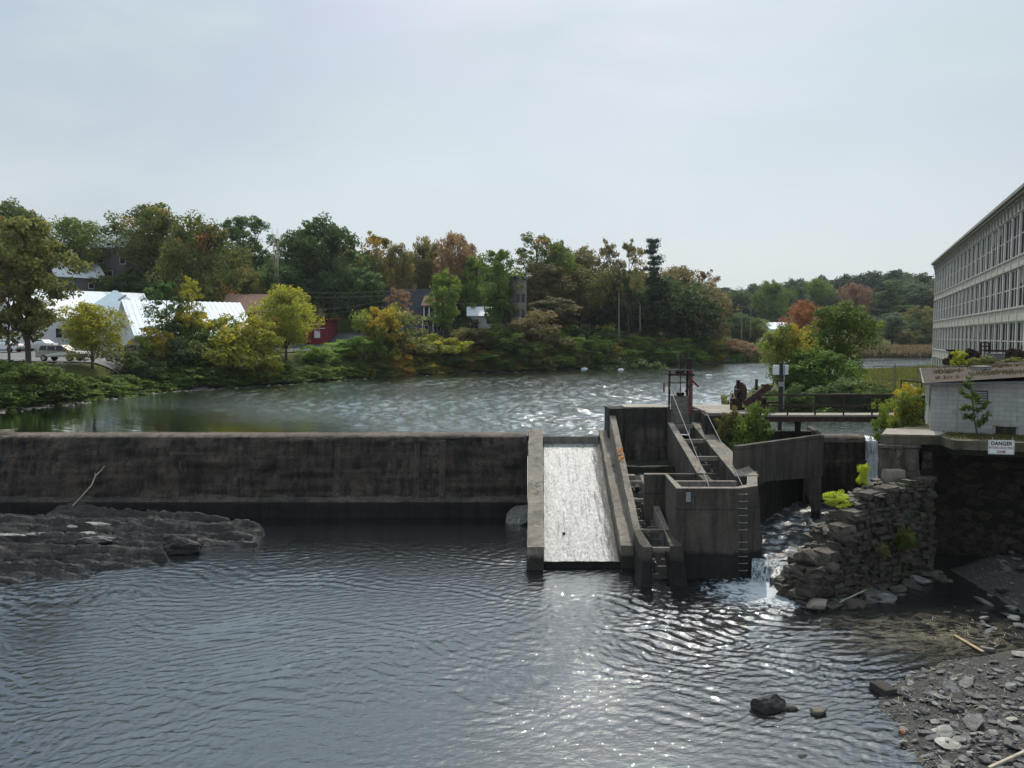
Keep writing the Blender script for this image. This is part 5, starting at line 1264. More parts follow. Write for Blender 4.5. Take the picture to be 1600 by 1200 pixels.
o = put('boulder', 81, 1232, 1108, (.28,.13,.09), 'rubble', 'small low rock just right of the big pool boulder', lift=.02, rough=.2)
o = put('boulder', 82, 1277, 1114, (.29,.17,.12), 'rubble', 'small reddish rock standing alone right of the big pool boulder', lift=.04, tilt=(0,-.15), rough=.2)
o = put('boulder', 83, 1252, 1180, (.18,.12,.04), 'rock', 'barely submerged flat rock near the bottom of the pool', lift=-.01)
# concrete block on the edge of the gravel
g = G(1380,1082,.0); cb = thing('concrete_block', 'square-ended concrete block standing at the edge of the gravel bar', 'block', (g.x,g.y,-.05), .3)
b = LB(); b.box(-.20,.20,-.3,.32,0,.26); o = b.build('block', M['walltop'], cb, bevel=.02)

# ---------------------------------------------------------------- gravel bar
pro = [rock_mesh('bar_stone', 300+i, (1,rg.uniform(.55,.9) if (rg:=random.Random(i)) else 1,rg.uniform(.16,.42)), 2 if i<8 else 3, flat=1, rough=.2) for i in range(16)]
for m_ in pro: m_.materials.append(M['slate'])
pro2 = []
for m_ in pro[:6]:
    c = m_.copy(); c.materials.clear(); c.materials.append(M['slate_pale']); pro2.append(c)
def bedz(x,y): return float(bed_n(np.array([x]),np.array([y]))[0])
cand = []
rr_ = random.Random(12)
while len(cand) < 270:
    px = rr_.uniform(1380,1630); py = rr_.uniform(1035,1225)
    g = G(px,py,.1); z = bedz(g.x,g.y)
    if z < -.03: continue
    if px < 1440 and rr_.random() < .6: continue
    cand.append((g.x,g.y,z))
gl_ = 'flat grey slate stone lying among many on the gravel bar'
for i,(x,y,z) in enumerate(cand):
    pale = rr_.random() < .16; s_ = .085*math.exp(rr_.gauss(0,.42))+.03
    me = rr_.choice(pro2 if pale else pro); o = bpy.data.objects.new('bar_stone', me); C.objects.link(o)
    o.location = (x,y,z+s_*.12+rr_.random()*.05); o.scale = (s_,s_,s_*rr_.uniform(.8,1.3)); o.rotation_euler = (rr_.gauss(0,.25),rr_.gauss(0,.25),rr_.gauss(.3,.9))
    meta(o, gl_ if not pale else 'pale flat stone lying among many on the gravel bar', 'stone', 'stones of the gravel bar')
def scatter(name, pts, smin, smax, mat, seed, nproto=6, flatz=.4):
    """one mesh of many tiny faceted stones"""
    g = np.random.default_rng(seed); base = []
    for k in range(nproto):
        me = rock_mesh('tmp', 900+seed*10+k, (1,.75,flatz), 1, flat=1); n = len(me.vertices); v = np.empty(n*3); me.vertices.foreach_get('co', v)
        f = np.array([p.vertices[:] for p in me.polygons]); base.append((v.reshape(-1,3), f)); bpy.data.meshes.remove(me)
    V = []; Fs = []; off = 0
    for (x,y,z) in pts:
        v, f = base[g.integers(nproto)]; s_ = smin+(smax-smin)*g.random()**2; a = g.random()*6.28; ti = g.normal(0,.3,2)
        c, s2 = np.cos(a), np.sin(a); w = v*s_; w = np.stack([w[:,0]*c-w[:,1]*s2, w[:,0]*s2+w[:,1]*c, w[:,2]+w[:,0]*ti[0]*.6+w[:,1]*ti[1]*.6],1)+np.array([x,y,z])
        V.append(w); Fs.append(f+off); off += len(v)
    return link(name, np_mesh(name, np.concatenate(V), np.concatenate(Fs)), M[mat] if isinstance(mat,str) else mat)
def barpts(n, seed, zmin, pxr, pyr):
    r_ = random.Random(seed); out_ = []
    while len(out_) < n:
        px = r_.uniform(*pxr); py = r_.uniform(*pyr); g = G(px,py,.05); z = bedz(g.x,g.y)
        if z > zmin: out_.append((g.x,g.y,z))
    return out_
meta(scatter('gravel', barpts(11000,1,-.10,(1365,1720),(1030,1290)), .014, .062, 'slate', 1), kind='stuff')
meta(scatter('pale_gravel', barpts(2200,2,-.08,(1370,1720),(1030,1290)), .010, .04, 'slate_pale', 2), kind='stuff')
# rocks on the far right bank in the shade
for k in range(46):
    px = rr_.uniform(1535,1680); py = rr_.uniform(880,985)-(px-1600)*.05; g = G(px,py,.1)
    s_ = .20*math.exp(rr_.gauss(0,.45)); o = bpy.data.objects.new('shaded_stone', rr_.choice(pro)); C.objects.link(o)
    o.location = (g.x,g.y,max(-.02,bedz(g.x,g.y))+.03+rr_.random()*.12); o.scale = (s_,s_,s_*1.2); o.rotation_euler = (rr_.gauss(0,.3),rr_.gauss(0,.3),rr_.uniform(0,6)); meta(o, 'dark stone in the shaded heap on the right bank', 'stone', 'shaded stones on the right bank')
meta(scatter('shaded_gravel', barpts(900,3,-.25,(1520,1700),(870,1010)), .03, .12, 'slate', 3), kind='stuff')
# bigger individual pieces
def barslab(px,py,size,rz,mat,label,seed,name='slate_slab',tilt=(.06,.03),lift=.05,**k):
    g = G(px,py,.12); o = link(name, rock_mesh(name, seed, size, 3, flat=1, rough=.12, **k), M[mat]); o.location = (g.x,g.y,bedz(g.x,g.y)+lift); o.rotation_euler = (*tilt,rz); return meta(o,label,name.replace('_',' '))
barslab(1482,1164,(.34,.24,.07),.1,'slate_pale','large pale oval slab in front on the gravel bar',401)
barslab(1540,1193,(.20,.16,.06),.5,'slate','grey slab lying right of the large pale oval slab',402)
barslab(1447,1144,(.26,.10,.07),-.1,'slate','dark layered slab behind the large pale oval slab',403)
barslab(1534,1098,(.30,.12,.06),-.15,'slate','long dark slab in the middle of the gravel bar',404)
barslab(1533,1152,(.14,.09,.035),-.4,'slate_pale','white rectangular stone in the middle of the gravel bar',405,angular=1)
barslab(1521,1139,(.12,.08,.035),.3,'slate_pale','pale square stone behind the white rectangular one',406,angular=1)
barslab(1590,1150,(.26,.2,.12),.2,'slate','large rounded grey rock at the right edge of the bar',407)
barslab(1491,1115,(.17,.13,.11),.2,'rock','dark rounded rock in the middle of the gravel bar',408)
barslab(1596,1030,(.30,.2,.05),-.3,'slate_pale','pale pointed slab in the shallows at the right edge',409)
barslab(1592,1075,(.15,.16,.14),.2,'slate','upright grey rock at the right edge behind the rounded one',410)
barslab(1452,1089,(.20,.07,.07),-.5,'slate','narrow grey block near the concrete block',411)
barslab(1560,1205,(.24,.14,.07),.3,'slate','dark flat slab at the bottom right corner of the bar',412)
m_lt = simple('tan_brick', (.42,.20,.11), .85, .3, 4)
g = G(1410,1142,.05); o = link('broken_brick', rock_mesh('broken_brick', 420, (.075,.11,.07), 3, rough=.15, angular=1), m_lt); o.location = (g.x,g.y,.04); meta(o,'orange broken brick at the water edge of the gravel bar','brick')
def plank(px0,py0,px1,py1,w,t,mat,label,z0=.05,z1=.1,name='driftwood_plank'):
    a = G(px0,py0,z0); c = G(px1,py1,z1); return meta(MB().bar(a,c,w,t).build(name, M[mat], bevel=.008), label, name.replace('_',' '))
plank(1491,992,1536,1018,.12,.03,'drift_pale','yellow pointed board lying in the brown shallows')
plank(1532,1012,1553,1016,.16,.09,'wood_grey','short dark plank right of the yellow board')
plank(1500,1049,1556,1047,.06,.05,'pole_dark','thin dark stick lying along the top of the gravel bar',.12,.12)
plank(1535,1160,1575,1157,.035,.03,'drift','thin stick between the white stone and the right edge',.2,.2)
plank(1545,1200,1602,1174,.07,.06,'drift','thick mossy branch in the bottom right corner',.22,.3)
plank(1310,942,1362,917,.05,.05,'drift','thin board leaning in the water below the ruined wall',.03,.15)
plank(1505,1000,1530,1008,.05,.04,'pole_dark','dark twig behind the yellow board')
# debris (twigs) round the shallows and bar: uncountable
def twigs(name, pts, lmin, lmax, r, mat, seed):
    r_ = random.Random(seed); b = MB()
    for (x,y,z) in pts:
        a = r_.gauss(.2,.9); l = r_.uniform(lmin,lmax); d = Vector((math.cos(a),math.sin(a),r_.uniform(-.1,.15)))*l/2; c = Vector((x,y,z+.03)); b.bar(c-d,c+d,r*r_.uniform(.6,1.4))
    return meta(b.build(name, M[mat]), kind='stuff')
twigs('driftwood_litter', barpts(260,5,-.02,(1375,1700),(1030,1260)), .05, .28, .010, 'drift', 4)
pts = []
for k in range(60):
    px = rr_.gauss(1525,38); py = 985+rr_.gauss(0,1)*13+(px-1525)*.25; g = G(px,py,0); pts.append((g.x,g.y,-.02))
twigs('floating_litter', pts, .03, .35, .009, 'drift', 6)
# floating scum patch
def scum():
    t = NT('floating_scum'); v = t.pos((1,1.4,1)); w = t.noise(t.pos((.25,.35,.3)), 1.0, 3, .5)
    a = t.noise(v, 1.1, 6, .72, 2.2); f = t.noise(t.pos(), 28, 3, .7)
    cen = t.n('ShaderNodeVectorMath', operation='DISTANCE'); m_ = t.n('ShaderNodeMapping'); m_.inputs['Scale'].default_value = (.62,1,1); t.l(t.g.outputs['Position'], m_.inputs[0]); t.l(m_.outputs[0], cen.inputs[0]); cen.inputs[1].default_value = (13.6*.62,24.6,0)
    fall = t.maprange(cen.outputs['Value'], .6, 3.0, 1, 0)
    al = t.math('MULTIPLY', t.math('MULTIPLY', t.ramp(a, [(.44,0),(.58,1)]), fall), t.ramp(f, [(.38,.1),(.62,.75)]))
    p = t.principled(t.mix(f, (.09,.075,.05), (.30,.26,.18)), .8); t.l(al, p.inputs['Alpha']); return t.m
M['scum'] = scum()
link('floating_scum', np_mesh('floating_scum', [(8.5,20.5,.03),(20,20.5,.03),(20,28.5,.03),(8.5,28.5,.03)], [(0,1,2,3)]), M['scum'])['kind'] = 'stuff'
# buoys and far floats
for px,py,w,lab in ((913,577.5,10,'white float line buoy furthest left on the upper pool'),(970,578.5,9,'white float buoy on the upper pool between the other two'),(1108,588,10,'white buoy on the upper pool right of the gate frame')):
    g = G(px,py,ZU); s_ = w*g.y/1200; t_ = thing('buoy', lab, 'buoy', (g.x,g.y,ZU), 0, 'white buoys on the upper pool')
    b = LB(); b.tube([(-s_*.5,0,.05),(-s_*.42,0,.05),(s_*.42,0,.05),(s_*.5,0,.05)],[s_*.12,s_*.22,s_*.22,s_*.12],12); b.build('float', M['buoy'], t_, smooth=True)
    b = LB(); b.tube([(-s_*.05,0,s_*.18),(-s_*.05,0,s_*.3),(s_*.2,0,s_*.3)],.07,6); b.build('handle', M['buoy'], t_)

# ---------------------------------------------------------------- foliage generator
def leaf_cloud(centers, radii, n_per, size, seed, flat=1.0, tints=None, shell=.55, upbias=.5):
    g = np.random.default_rng(seed); centers = np.asarray(centers,float); radii = np.asarray(radii,float); K = len(centers)
    idx = np.repeat(np.arange(K), n_per); n = len(idx)
    d = g.normal(size=(n,3)); d /= np.linalg.norm(d,axis=1)[:,None]
    r = (shell+(1-shell)*g.random(n)**.6)*radii[idx]*(1+.12*g.normal(size=n)); off = d*r[:,None]; off[:,2] *= flat
    c = centers[idx]+off
    nrm = d+g.normal(size=(n,3))*.7; nrm[:,2] += upbias; nrm /= np.linalg.norm(nrm,axis=1)[:,None]
    a = g.normal(size=(n,3)); t1 = np.cross(nrm,a); t1 /= np.linalg.norm(t1,axis=1)[:,None]+1e-9; t2 = np.cross(nrm,t1)
    s = size*(.55+.9*g.random(n))[:,None]
    V = np.stack([c-t1*s-t2*s*.35, c+t2*s*-.75, c+t1*s+t2*s*.25, c+t2*s*.8],1).reshape(-1,3)
    Fq = np.arange(n*4).reshape(-1,4)
    ti = g.random(K) if tints is None else np.asarray(tints)
    tint = np.clip(ti[idx]*.7+.3*g.random(n),0,1)
    return V, Fq, np.repeat(tint,4)
def limb_mesh(paths):
    b = MB(); b.world = False
    for pts, rad, n in paths: b.tube(pts, rad, n)
    return b
PROTO = {}
def make_proto(key, Hh, Wd, kind, seed, leaves=9000, leaf=.16):
    """crown and trunk meshes of a tree Hh tall and Wd wide, standing on the origin"""
    r = random.Random(seed); cs = []; rad = []; tint = []; paths = []
    if kind in ('round','oval','sparse'):
        base = {'round':.20,'oval':.12,'sparse':.30}[kind]*Hh
        nl = {'round':13,'oval':11,'sparse':10}[kind]; lobes = []
        for k in range(nl):
            f = (k+.5)/nl; z = base+(Hh-base)*(.12+.82*f); hw = Wd/2*math.sin(math.pi*min(1,(.16+.78*(1-f)**.8)))**.7
            a = k*2.4+r.uniform(-.4,.4); q = hw*r.uniform(.35,.72) if k < nl-2 else hw*.15
            lr = Wd*(.26 if kind=='round' else .30 if kind=='oval' else .19)*r.uniform(.75,1.2)*(1.0 if f<.8 else .8)
            z = min(z, Hh-lr*.8)
            lobes.append((q*math.cos(a),q*math.sin(a),z,lr,r.random()))
        th = .035*Hh**.9*.55
        paths.append(([(0,0,-.6),(r.uniform(-.1,.1),0,Hh*.25),(r.uniform(-.3,.3),r.uniform(-.3,.3),Hh*.55),(r.uniform(-.3,.3),0,Hh*.86)],[th*1.3,th,th*.6,th*.15],8))
        for (x,y,z,lr,ti) in lobes:
            z0 = max(base*.5,z-lr*1.6-abs(x)*.5); paths.append(([(0,0,z0),(x*.5,y*.5,z0+(z-z0)*.55),(x,y,z)],[th*.5,th*.3,.03],5))
            nc = {'round':17,'oval':15,'sparse':11}[kind]
            for _ in range(nc):
                v = Vector((r.gauss(0,1),r.gauss(0,1),r.gauss(0,.8))).normalized()*lr*r.uniform(.55,1.05)
                cs.append((x+v.x,y+v.y,max(base*.7,z+v.z*.8))); rad.append(lr*r.uniform(.26,.46)); tint.append(min(1,max(0,ti*.5+.5*r.random()+.25*v.z/lr)))  # paler tint towards lobe tops puts sunlit foliage into the leaf colour
                if kind=='sparse' and r.random()<.5: paths.append(([(x,y,z),(x+v.x,y+v.y,z+v.z*.8)],[.04,.015],4))
    elif kind == 'pine':
        paths.append(([(0,0,-.5),(0,0,Hh*.6),(.2,0,Hh)],[.32,.2,.04],8))
        for k in range(15):
            f = k/14; z = Hh*(.22+.76*f); L_ = Wd/2*(1-.75*f**1.5)*r.uniform(.55,1.1)
            for q in range(4):
                a = r.uniform(0,6.28); l = L_*r.uniform(.6,1.1); paths.append(([(0,0,z-.3),(l*math.cos(a),l*math.sin(a),z+l*.12)],[.09,.02],4))
                for s_ in (.35,.6,.85,1.0): cs.append((l*s_*math.cos(a),l*s_*math.sin(a),z+l*.12*s_+r.uniform(-.1,.2))); rad.append(Wd*.085*r.uniform(.7,1.3)); tint.append(r.random())
    elif kind == 'spruce':
        paths.append(([(0,0,-.5),(0,0,Hh)],[.22,.03],6))
        for k in range(26):
            f = k/25; z = Hh*(.06+.93*f); L_ = Wd/2*(1-f)**.85+.12
            for q in range(max(3,int(9*(1-f)))):
                a = r.uniform(0,6.28); l = L_*r.uniform(.75,1.12)
                for s_ in (.5,.9): cs.append((l*s_*math.cos(a),l*s_*math.sin(a),z-l*.15*s_)); rad.append(.10*Wd*(1-f*.6)*r.uniform(.7,1.2)); tint.append(r.random())
    elif kind == 'bush':
        for k in range(7):
            a = r.uniform(0,6.28); q = Wd*.30*r.random()**.5; x,y = q*math.cos(a),q*math.sin(a); lr = Wd*r.uniform(.17,.27); z = Hh*r.uniform(.30,.92)-lr*.4
            paths.append(([(x*.2,y*.2,-.4),(x*.7,y*.7,z*.6),(x,y,z)],[.07,.05,.02],5)); ti = r.random()
            for _ in range(13):
                v = Vector((r.gauss(0,1),r.gauss(0,1),r.gauss(0,1))).normalized()*lr*r.uniform(.5,1.15)
                cs.append((x+v.x,y+v.y,max(.15,z+v.z))); rad.append(lr*r.uniform(.28,.5)); tint.append(min(1,max(0,ti*.5+.5*r.random()+.2*v.z/lr)))  # upper clumps tinted paler, sunlit tops put into the leaf colour
        for k in range(26):
            a = r.uniform(0,6.28); q = Wd*.42*r.random()**.5; cs.append((q*math.cos(a),q*math.sin(a),Hh*.18*r.uniform(.5,1.8))); rad.append(Wd*.10); tint.append(r.random()*.6)
    n_per = max(8,int(leaves/len(cs)))
    V,Fq,T = leaf_cloud(cs, rad, n_per, leaf, seed, flat=.55 if kind=='pine' else .85, tints=tint, shell=.35 if kind in ('sparse','pine') else .5)
    x0,x1 = np.percentile(V[:,0],[1.5,98.5]); y0,y1 = np.percentile(V[:,1],[1.5,98.5]); k_ = Wd/(.5*(x1-x0+y1-y0)); kz = Hh/np.percentile(V[:,2],99.7)
    c_ = V.reshape(-1,4,3).mean(1,keepdims=True); V = (V.reshape(-1,4,3)-c_+c_*np.array([k_,k_,kz])).reshape(-1,3)
    paths = [([(p[0]*k_,p[1]*k_,p[2]*kz) for p in pts], rd_, n_) for pts,rd_,n_ in paths]
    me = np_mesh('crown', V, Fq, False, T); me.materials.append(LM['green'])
    tb = limb_mesh(paths); tm = bpy.data.meshes.new('trunk'); tm.from_pydata(tb.v, [], tb.f); tm.materials.append(M['bark'])
    PROTO[key] = (Hh, Wd, me, tm)
for i in range(4): make_proto('R%d'%i, 14, 11, 'round', 20+i, 15000, .17)
for i in range(3): make_proto('O%d'%i, 14, 6.5, 'oval', 40+i, 11000, .15)
for i in range(3): make_proto('S%d'%i, 14, 8, 'sparse', 60+i, 5200, .15)
for i in range(4): make_proto('B%d'%i, 4, 5, 'bush', 80+i, 8500, .10)
make_proto('P0', 17, 8.5, 'pine', 90, 9500, .15); make_proto('P1', 17, 10, 'pine', 91, 11000, .15)
make_proto('C0', 12, 5, 'spruce', 95, 9000, .11)

def plant(name, key, x, y, z, hgt, wid, leaf, label, cat, group=None, parts=('crown','trunk'), rz=None, dens=1):
    Hh, Wd, cm, tm = PROTO[key]; t = thing(name, label, cat, (x,y,z), random.uniform(0,6.28) if rz is None else rz, group)
    t.scale = (wid/Wd, wid/Wd, hgt/Hh)
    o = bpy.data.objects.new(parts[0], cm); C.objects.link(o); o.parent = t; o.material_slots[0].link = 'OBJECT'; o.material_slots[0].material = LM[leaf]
    k = bpy.data.objects.new(parts[1], tm); C.objects.link(k); k.parent = t
    return t
def tree(name, key, px, pyt, wpx, Y, leaf, label, group='trees on the far bank', zb=None, **k):
    if group == 'trees on the far bank' and 105 <= Y < 150 and px < 1110: Y += 13
    if 'behind the blue-grey house' in label or 'behind the small white house' in label: Y = 156
    xx = P(px,500,Y).x; z = gz(xx,Y) if zb is None else zb; zt_ = P(px,pyt,Y).z; h = zt_-z
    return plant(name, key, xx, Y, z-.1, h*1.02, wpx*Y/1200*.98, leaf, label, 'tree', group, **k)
def bush(key, px, pyt, wpx, leaf, label, Y=None, back=3.0, group='bushes along the far bank', name='bush', pyb=None):
    if Y is None:
        # find the shore distance along this pixel column
        Y = shoreY(px)+back
    xx = P(px,560,Y).x; z = gz(xx,Y); h = max(1.0,P(px,pyt,Y).z-z)
    return plant(name, key, xx, Y, z-.25, h+.25, wpx*Y/1200*1.08, leaf, label, 'bush', group, parts=('foliage','stem'))
def shoreY(px):
    u = (px-800)/1200; Y = 50.0; last = 50
    ysn = np.arange(50, 260, .5); d = river_d(u*ysn, ysn); ins = np.where(d < 0)[0]
    if px < -150: return 60.0
    return float(ysn[ins[-1]])

# near-left bank
tree('ash_tree','O0',42,345,118,67,'olive','tall olive-brown tree with twin trunks at the far left')
tree('ash_tree','S0',12,400,70,65,'brown','thin brown tree at the very left edge in front of the twin-trunked one')
tree('maple_tree','R0',30,318,92,112,'orange_tip','dark tree with a reddish top rising behind the tall brown tree at the left')
tree('maple_tree','R1',121,342,94,119,'green','round green tree behind the grey house with the white roof')
tree('maple_tree','R2',246,322,124,119,'orange_tip','biggest dark green tree with orange tips right of the dark hillside house')
tree('maple_tree','R3',316,344,112,108,'orange_tip','olive green tree with an orange left side above the big metal-roofed building')
tree('maple_tree','O1',372,340,58,138,'dark','slender dark tree between the orange-sided tree and the bare twigs',)
tree('maple_tree','S1',402,338,66,134,'dark','grey-green thin-crowned tree left of the bare twigs')
tree('maple_tree','R1',470,362,78,128,'dark','left shoulder tree of the big dark green dome')
tree('maple_tree','R0',512,344,112,126,'dark','biggest dome-shaped dark green tree in the middle of the hill')
tree('maple_tree','S2',590,367,70,132,'yellow_tip','airy yellowish tree just right of the dark green dome')
tree('maple_tree','R2',622,384,62,128,'brown','brown tree left of the sparse brown-red tree')
tree('maple_tree','R3',668,374,66,136,'brown','brown-green tree directly left of the tall sparse brown-red tree')
tree('maple_tree','R2',712,368,78,133,'redbrown','tall brown-red tree with a ragged top in the middle')
tree('poplar_tree','O2',693,424,46,113,'bright','bright green upright tree beside the blue-grey house')
tree('maple_tree','O1',745,402,50,128,'green','narrow green tree right of the brown-red tree')
tree('maple_tree','O0',781,393,58,117,'green','broad oval green tree left of the stone turret')
tree('maple_tree','S0',838,366,72,150,'orange_tip','tall airy tree with orange-yellow leaves behind the stone turret')
tree('maple_tree','R1',868,380,62,152,'green','dark green tree right of the airy orange-yellow tree')
tree('maple_tree','R0',905,389,76,146,'brown','brown-olive tree rising mid right of the turret')
tree('maple_tree','S1',949,377,44,152,'brown','tall thin brown tree left of the pine, first of the pair')
tree('maple_tree','S2',982,379,46,150,'brown','tall thin see-through tree touching the pine')
tree('pine_tree','P0',1019,376,50,156,'pine','tall dark pine with tiered branches standing above its neighbours')
tree('maple_tree','R3',848,412,84,134,'brown','broad brown tree in front of the airy orange-yellow tree')
tree('maple_tree','R2',905,420,88,136,'olive','broad olive tree in the middle distance left of the two pale poles')
tree('maple_tree','R1',950,430,60,142,'dark','dark green tree standing behind the pale pole')
tree('maple_tree','O2',983,425,54,140,'dark','dark green upright tree between the two pale poles')
tree('maple_tree','R0',1012,428,70,164,'olive','olive tree under the tall pine')
tree('maple_tree','R1',1055,418,88,173,'brown','large dark brown tree above the parked white car')
tree('maple_tree','S2',1100,424,42,178,'redbrown','ragged reddish tree at the right end of the hill trees')
tree('maple_tree','R3',1090,446,70,177,'brown','brown tree left of the black utility pole')
tree('maple_tree','R2',560,420,92,121,'dark','dark tree filling the slope above the red store')
tree('maple_tree','R0',640,425,80,122,'dark','dark green tree behind the blue-grey house')
tree('maple_tree','R1',440,415,88,120,'dark','dark tree behind the brown-roofed house')
tree('maple_tree','R3',380,420,70,117,'olive','olive tree behind the ridge of the big metal-roofed building')
tree('maple_tree','R2',168,430,40,117,'olive','olive tree below the dark hillside house')
tree('maple_tree','R1',240,440,90,116,'dark','dark tree behind the middle of the metal-roofed building')
tree('maple_tree','R0',730,455,60,124,'dark','dark tree behind the small white house')
tree('maple_tree','O1',870,465,70,124,'brown','brown tree on the bank right below the turret')
tree('maple_tree','R2',1010,470,70,149,'dark','dark tree behind the right pale pole')
tree('maple_tree','R1',935,478,70,141,'dark','dark tree behind the left pale pole')
tree('maple_tree','R3',1005,484,52,145,'bright','mid green rounded tree right of the right pale pole')
tree('maple_tree','S0',622,450,40,108,'redbrown','small red-brown tree hiding the left half of the blue-grey house')
# bare twigs
bt = thing('bare_tree','leafless grey twigs standing up between the trees on the left','tree',P(431,400,130)); q0 = P(431,470,130)
b = MB(); r_ = random.Random(3)
for k in range(9):
    q = P(431+r_.uniform(-14,12),355+r_.uniform(0,25),130); m_ = P(431+r_.uniform(-5,5),400,130); b.tube([q0+Vector((r_.uniform(-1,1),0,0)),m_,q],[.07,.045,.02],4)
b.build('twigs', M['drift'], bt)

# riverside bushes and young trees (left to right)
BU = [('B0',-40,560,120,'dark','dark bush running out of the photograph at the left'),
 ('B0',22,565,95,'green','low dark green bush under the twin-trunked tree'),
 ('B1',78,572,80,'green','low spreading bush left of the young yellow tree'),
 ('B2',214,548,56,'dark','dark blue-green bush in front of the grey parked suv'),
 ('B3',262,505,88,'dark','dark green bush below the thin pine-like tree'),
 ('B0',322,484,98,'yellow_tip','mottled olive and yellow bush in front of the metal-roofed building'),
 ('B1',372,496,110,'yellow','large round yellow-green bush at the water edge on the left'),
 ('B3',290,560,80,'green','deep green low bush at the foot of the mottled olive and yellow bush'),
 ('B1',236,512,60,'yellow_tip','mottled tall bush right of the young yellow-green tree'),
 ('B2',402,560,60,'yellow','low bright yellow bush left of the tall yellow tree'),
 ('B1',498,540,62,'bright','small green bush right of the tall yellow tree'),
 ('B2',545,526,84,'bright','bright green rounded bush in front of the grey road'),
 ('B0',592,478,70,'yellow_tip','olive tall bush with a yellow top left of the large olive thicket'),
 ('B3',628,488,88,'olive','large olive thicket in front of the blue-grey house'),
 ('B1',655,530,66,'yellow','yellow-green bush at the foot of the large olive thicket'),
 ('B2',694,522,74,'yellow','mottled bush below the blue-grey house'),
 ('B0',728,512,60,'olive','brownish bush left of the yellow-green mottled one'),
 ('B1',752,518,70,'yellow_tip','yellow-green mottled bush in the middle of the bank'),
 ('B2',790,506,62,'green','dark green bush below the stone turret'),
 ('B3',836,486,84,'brown','large brown-grey bush right of the turret'),
 ('B0',818,535,60,'green','darker low bush at the waterline under the brown-grey bush'),
 ('B1',878,524,60,'bright','green bush right of the brown-grey bush'),
 ('B2',912,522,58,'bright','rounded green bush left of the yellow sapling'),
 ('B3',955,507,38,'yellow','upright bright yellow sapling in front of the pale pole'),
 ('B0',940,534,48,'yellow_tip','mottled low bush left under the yellow sapling'),
 ('B1',985,524,60,'bright','green bush right under the yellow sapling'),
 ('B2',1020,524,54,'yellow_tip','olive bush left of the white car'),
 ('B3',1058,528,56,'bright','green bush just below the white car'),
 ('B0',1096,530,56,'yellow_tip','olive bush right of the white car'),
 ('B1',1136,530,54,'redbrown','russet bush below the black utility pole'),
 ('B2',1170,534,50,'redbrown','russet bush left of the big green tree'),
 ('B3',480,572,46,'green','low green bush at the waterline below the tall yellow tree'),
 ('B2',575,568,60,'green','low green bush at the waterline left of the large olive thicket'),
 ('B1',705,556,56,'green','low green bush at the waterline below the mottled bushes'),
 ('B0',762,552,60,'green','low green bush at the waterline in the middle of the bank'),
 ('B3',870,548,52,'bright','low green bush at the waterline right of the brown-grey bush'),
 ('B1',920,546,52,'bright','low green bush at the waterline left of the yellow sapling'),
 ('B0',970,544,56,'bright','low green bush at the waterline below the yellow sapling'),
 ('B2',1030,543,56,'bright','low green bush at the waterline left below the white car'),
 ('B3',1080,543,50,'bright','low green bush at the waterline right below the white car')]
for i,(k,px,pt,w,lf,lab) in enumerate(BU):
    low = 'waterline' in lab or 'low ' in lab[:14]
    bush(k, px, pt, w, lf, lab, back=2.6 if low else 4.6+(i%3)*1.2)
tree('maple_tree','R1',142,474,92,75,'yellow','young yellow-green tree in front of the parked pickup', group='young trees on the left bank')
tree('maple_tree','S2',262,440,62,85,'dark','dark thin pine-like tree in front of the metal roof', group='young trees on the left bank')
tree('maple_tree','S1',298,434,42,86,'yellow','thin yellow-green tree right of the dark pine-like one', group='young trees on the left bank')
tree('maple_tree','R3',446,448,92,97,'yellow','tall yellow tree in front of the red store', group='young trees on the left bank')
tree('maple_tree','S0',195,560,34,77,'olive','small olive sapling right of the young yellow-green tree', group='young trees on the left bank')

# big trees on the right bank beside the winch
tree('maple_tree','R0',1310,474,112,66,'green','big green tree on the right bank behind the footbridge', group='trees on the right bank', zb=4.6)
tree('maple_tree','R2',1232,508,86,63,'yellow_tip','big yellow-green tree left of the biggest tree behind the winch', group='trees on the right bank', zb=4.4)
tree('maple_tree','R3',1275,545,110,61,'green','lower green tree filling the space under the two big trees', group='trees on the right bank', zb=4.4)
tree('maple_tree','R1',1255,471,54,84,'red','red-orange tree showing over the left of the big green tree', group='trees on the right bank')
bush('B0',1150,615,44,'olive','olive bush at the water edge left of the winch',Y=50,group='bushes on the right bank')
bush('B1',1180,605,36,'green','dark bush behind the winch',Y=52,group='bushes on the right bank')
bush('B2',1232,600,60,'dark','dark bush behind the control post',Y=54,group='bushes on the right bank')
bush('B3',1320,592,90,'dark','dark weedy bush at the top of the retaining wall',Y=57,group='bushes on the right bank')
bush('B2',1372,602,48,'green','green weeds below the wire fence',Y=54,group='bushes on the right bank')
bush('B1',1400,608,40,'olive','olive weeds right below the wire fence',Y=52.5,group='bushes on the right bank')
def bush_at(key, x, y, z, h, w, leaf, label, group=None): return plant('bush', key, x,y,z,h,w,leaf,label,'bush',group,parts=('foliage','stem'))
q = P(1412,660,37); bush_at('B0', q.x, 37.0, 5.0, P(0,606,37).z-4.9, 1.55, 'yellow_tip', 'mottled yellow-green bush leaning against the left end of the powerhouse')
q = P(1385,660,36.5); bush_at('B3', q.x, 36.5, 4.6, P(0,632,36.5).z-4.5, 1.2, 'bright', 'small bright green weed bush left of the one on the powerhouse')
q = P(1157,690,40.2); bush_at('B1', q.x-.2, 38.9, 3.3, P(0,630,38.9).z-3.3, 2.5, 'green', 'leafy green shrub growing from the abutment above the wing wall')
q = P(1135,655,39.3); bush_at('B2', q.x, 38.9, 4.4, P(0,648,38.9).z-4.0, 1.2, 'olive', 'small olive shrub left of the leafy abutment shrub')
q = P(1320,780,30.2); bush_at('B3', X(1316,29.6,3.3), 29.75, 3.12, .62, .95, 'lime', 'tuft of yellow-green weeds on a step of the ruined wall')
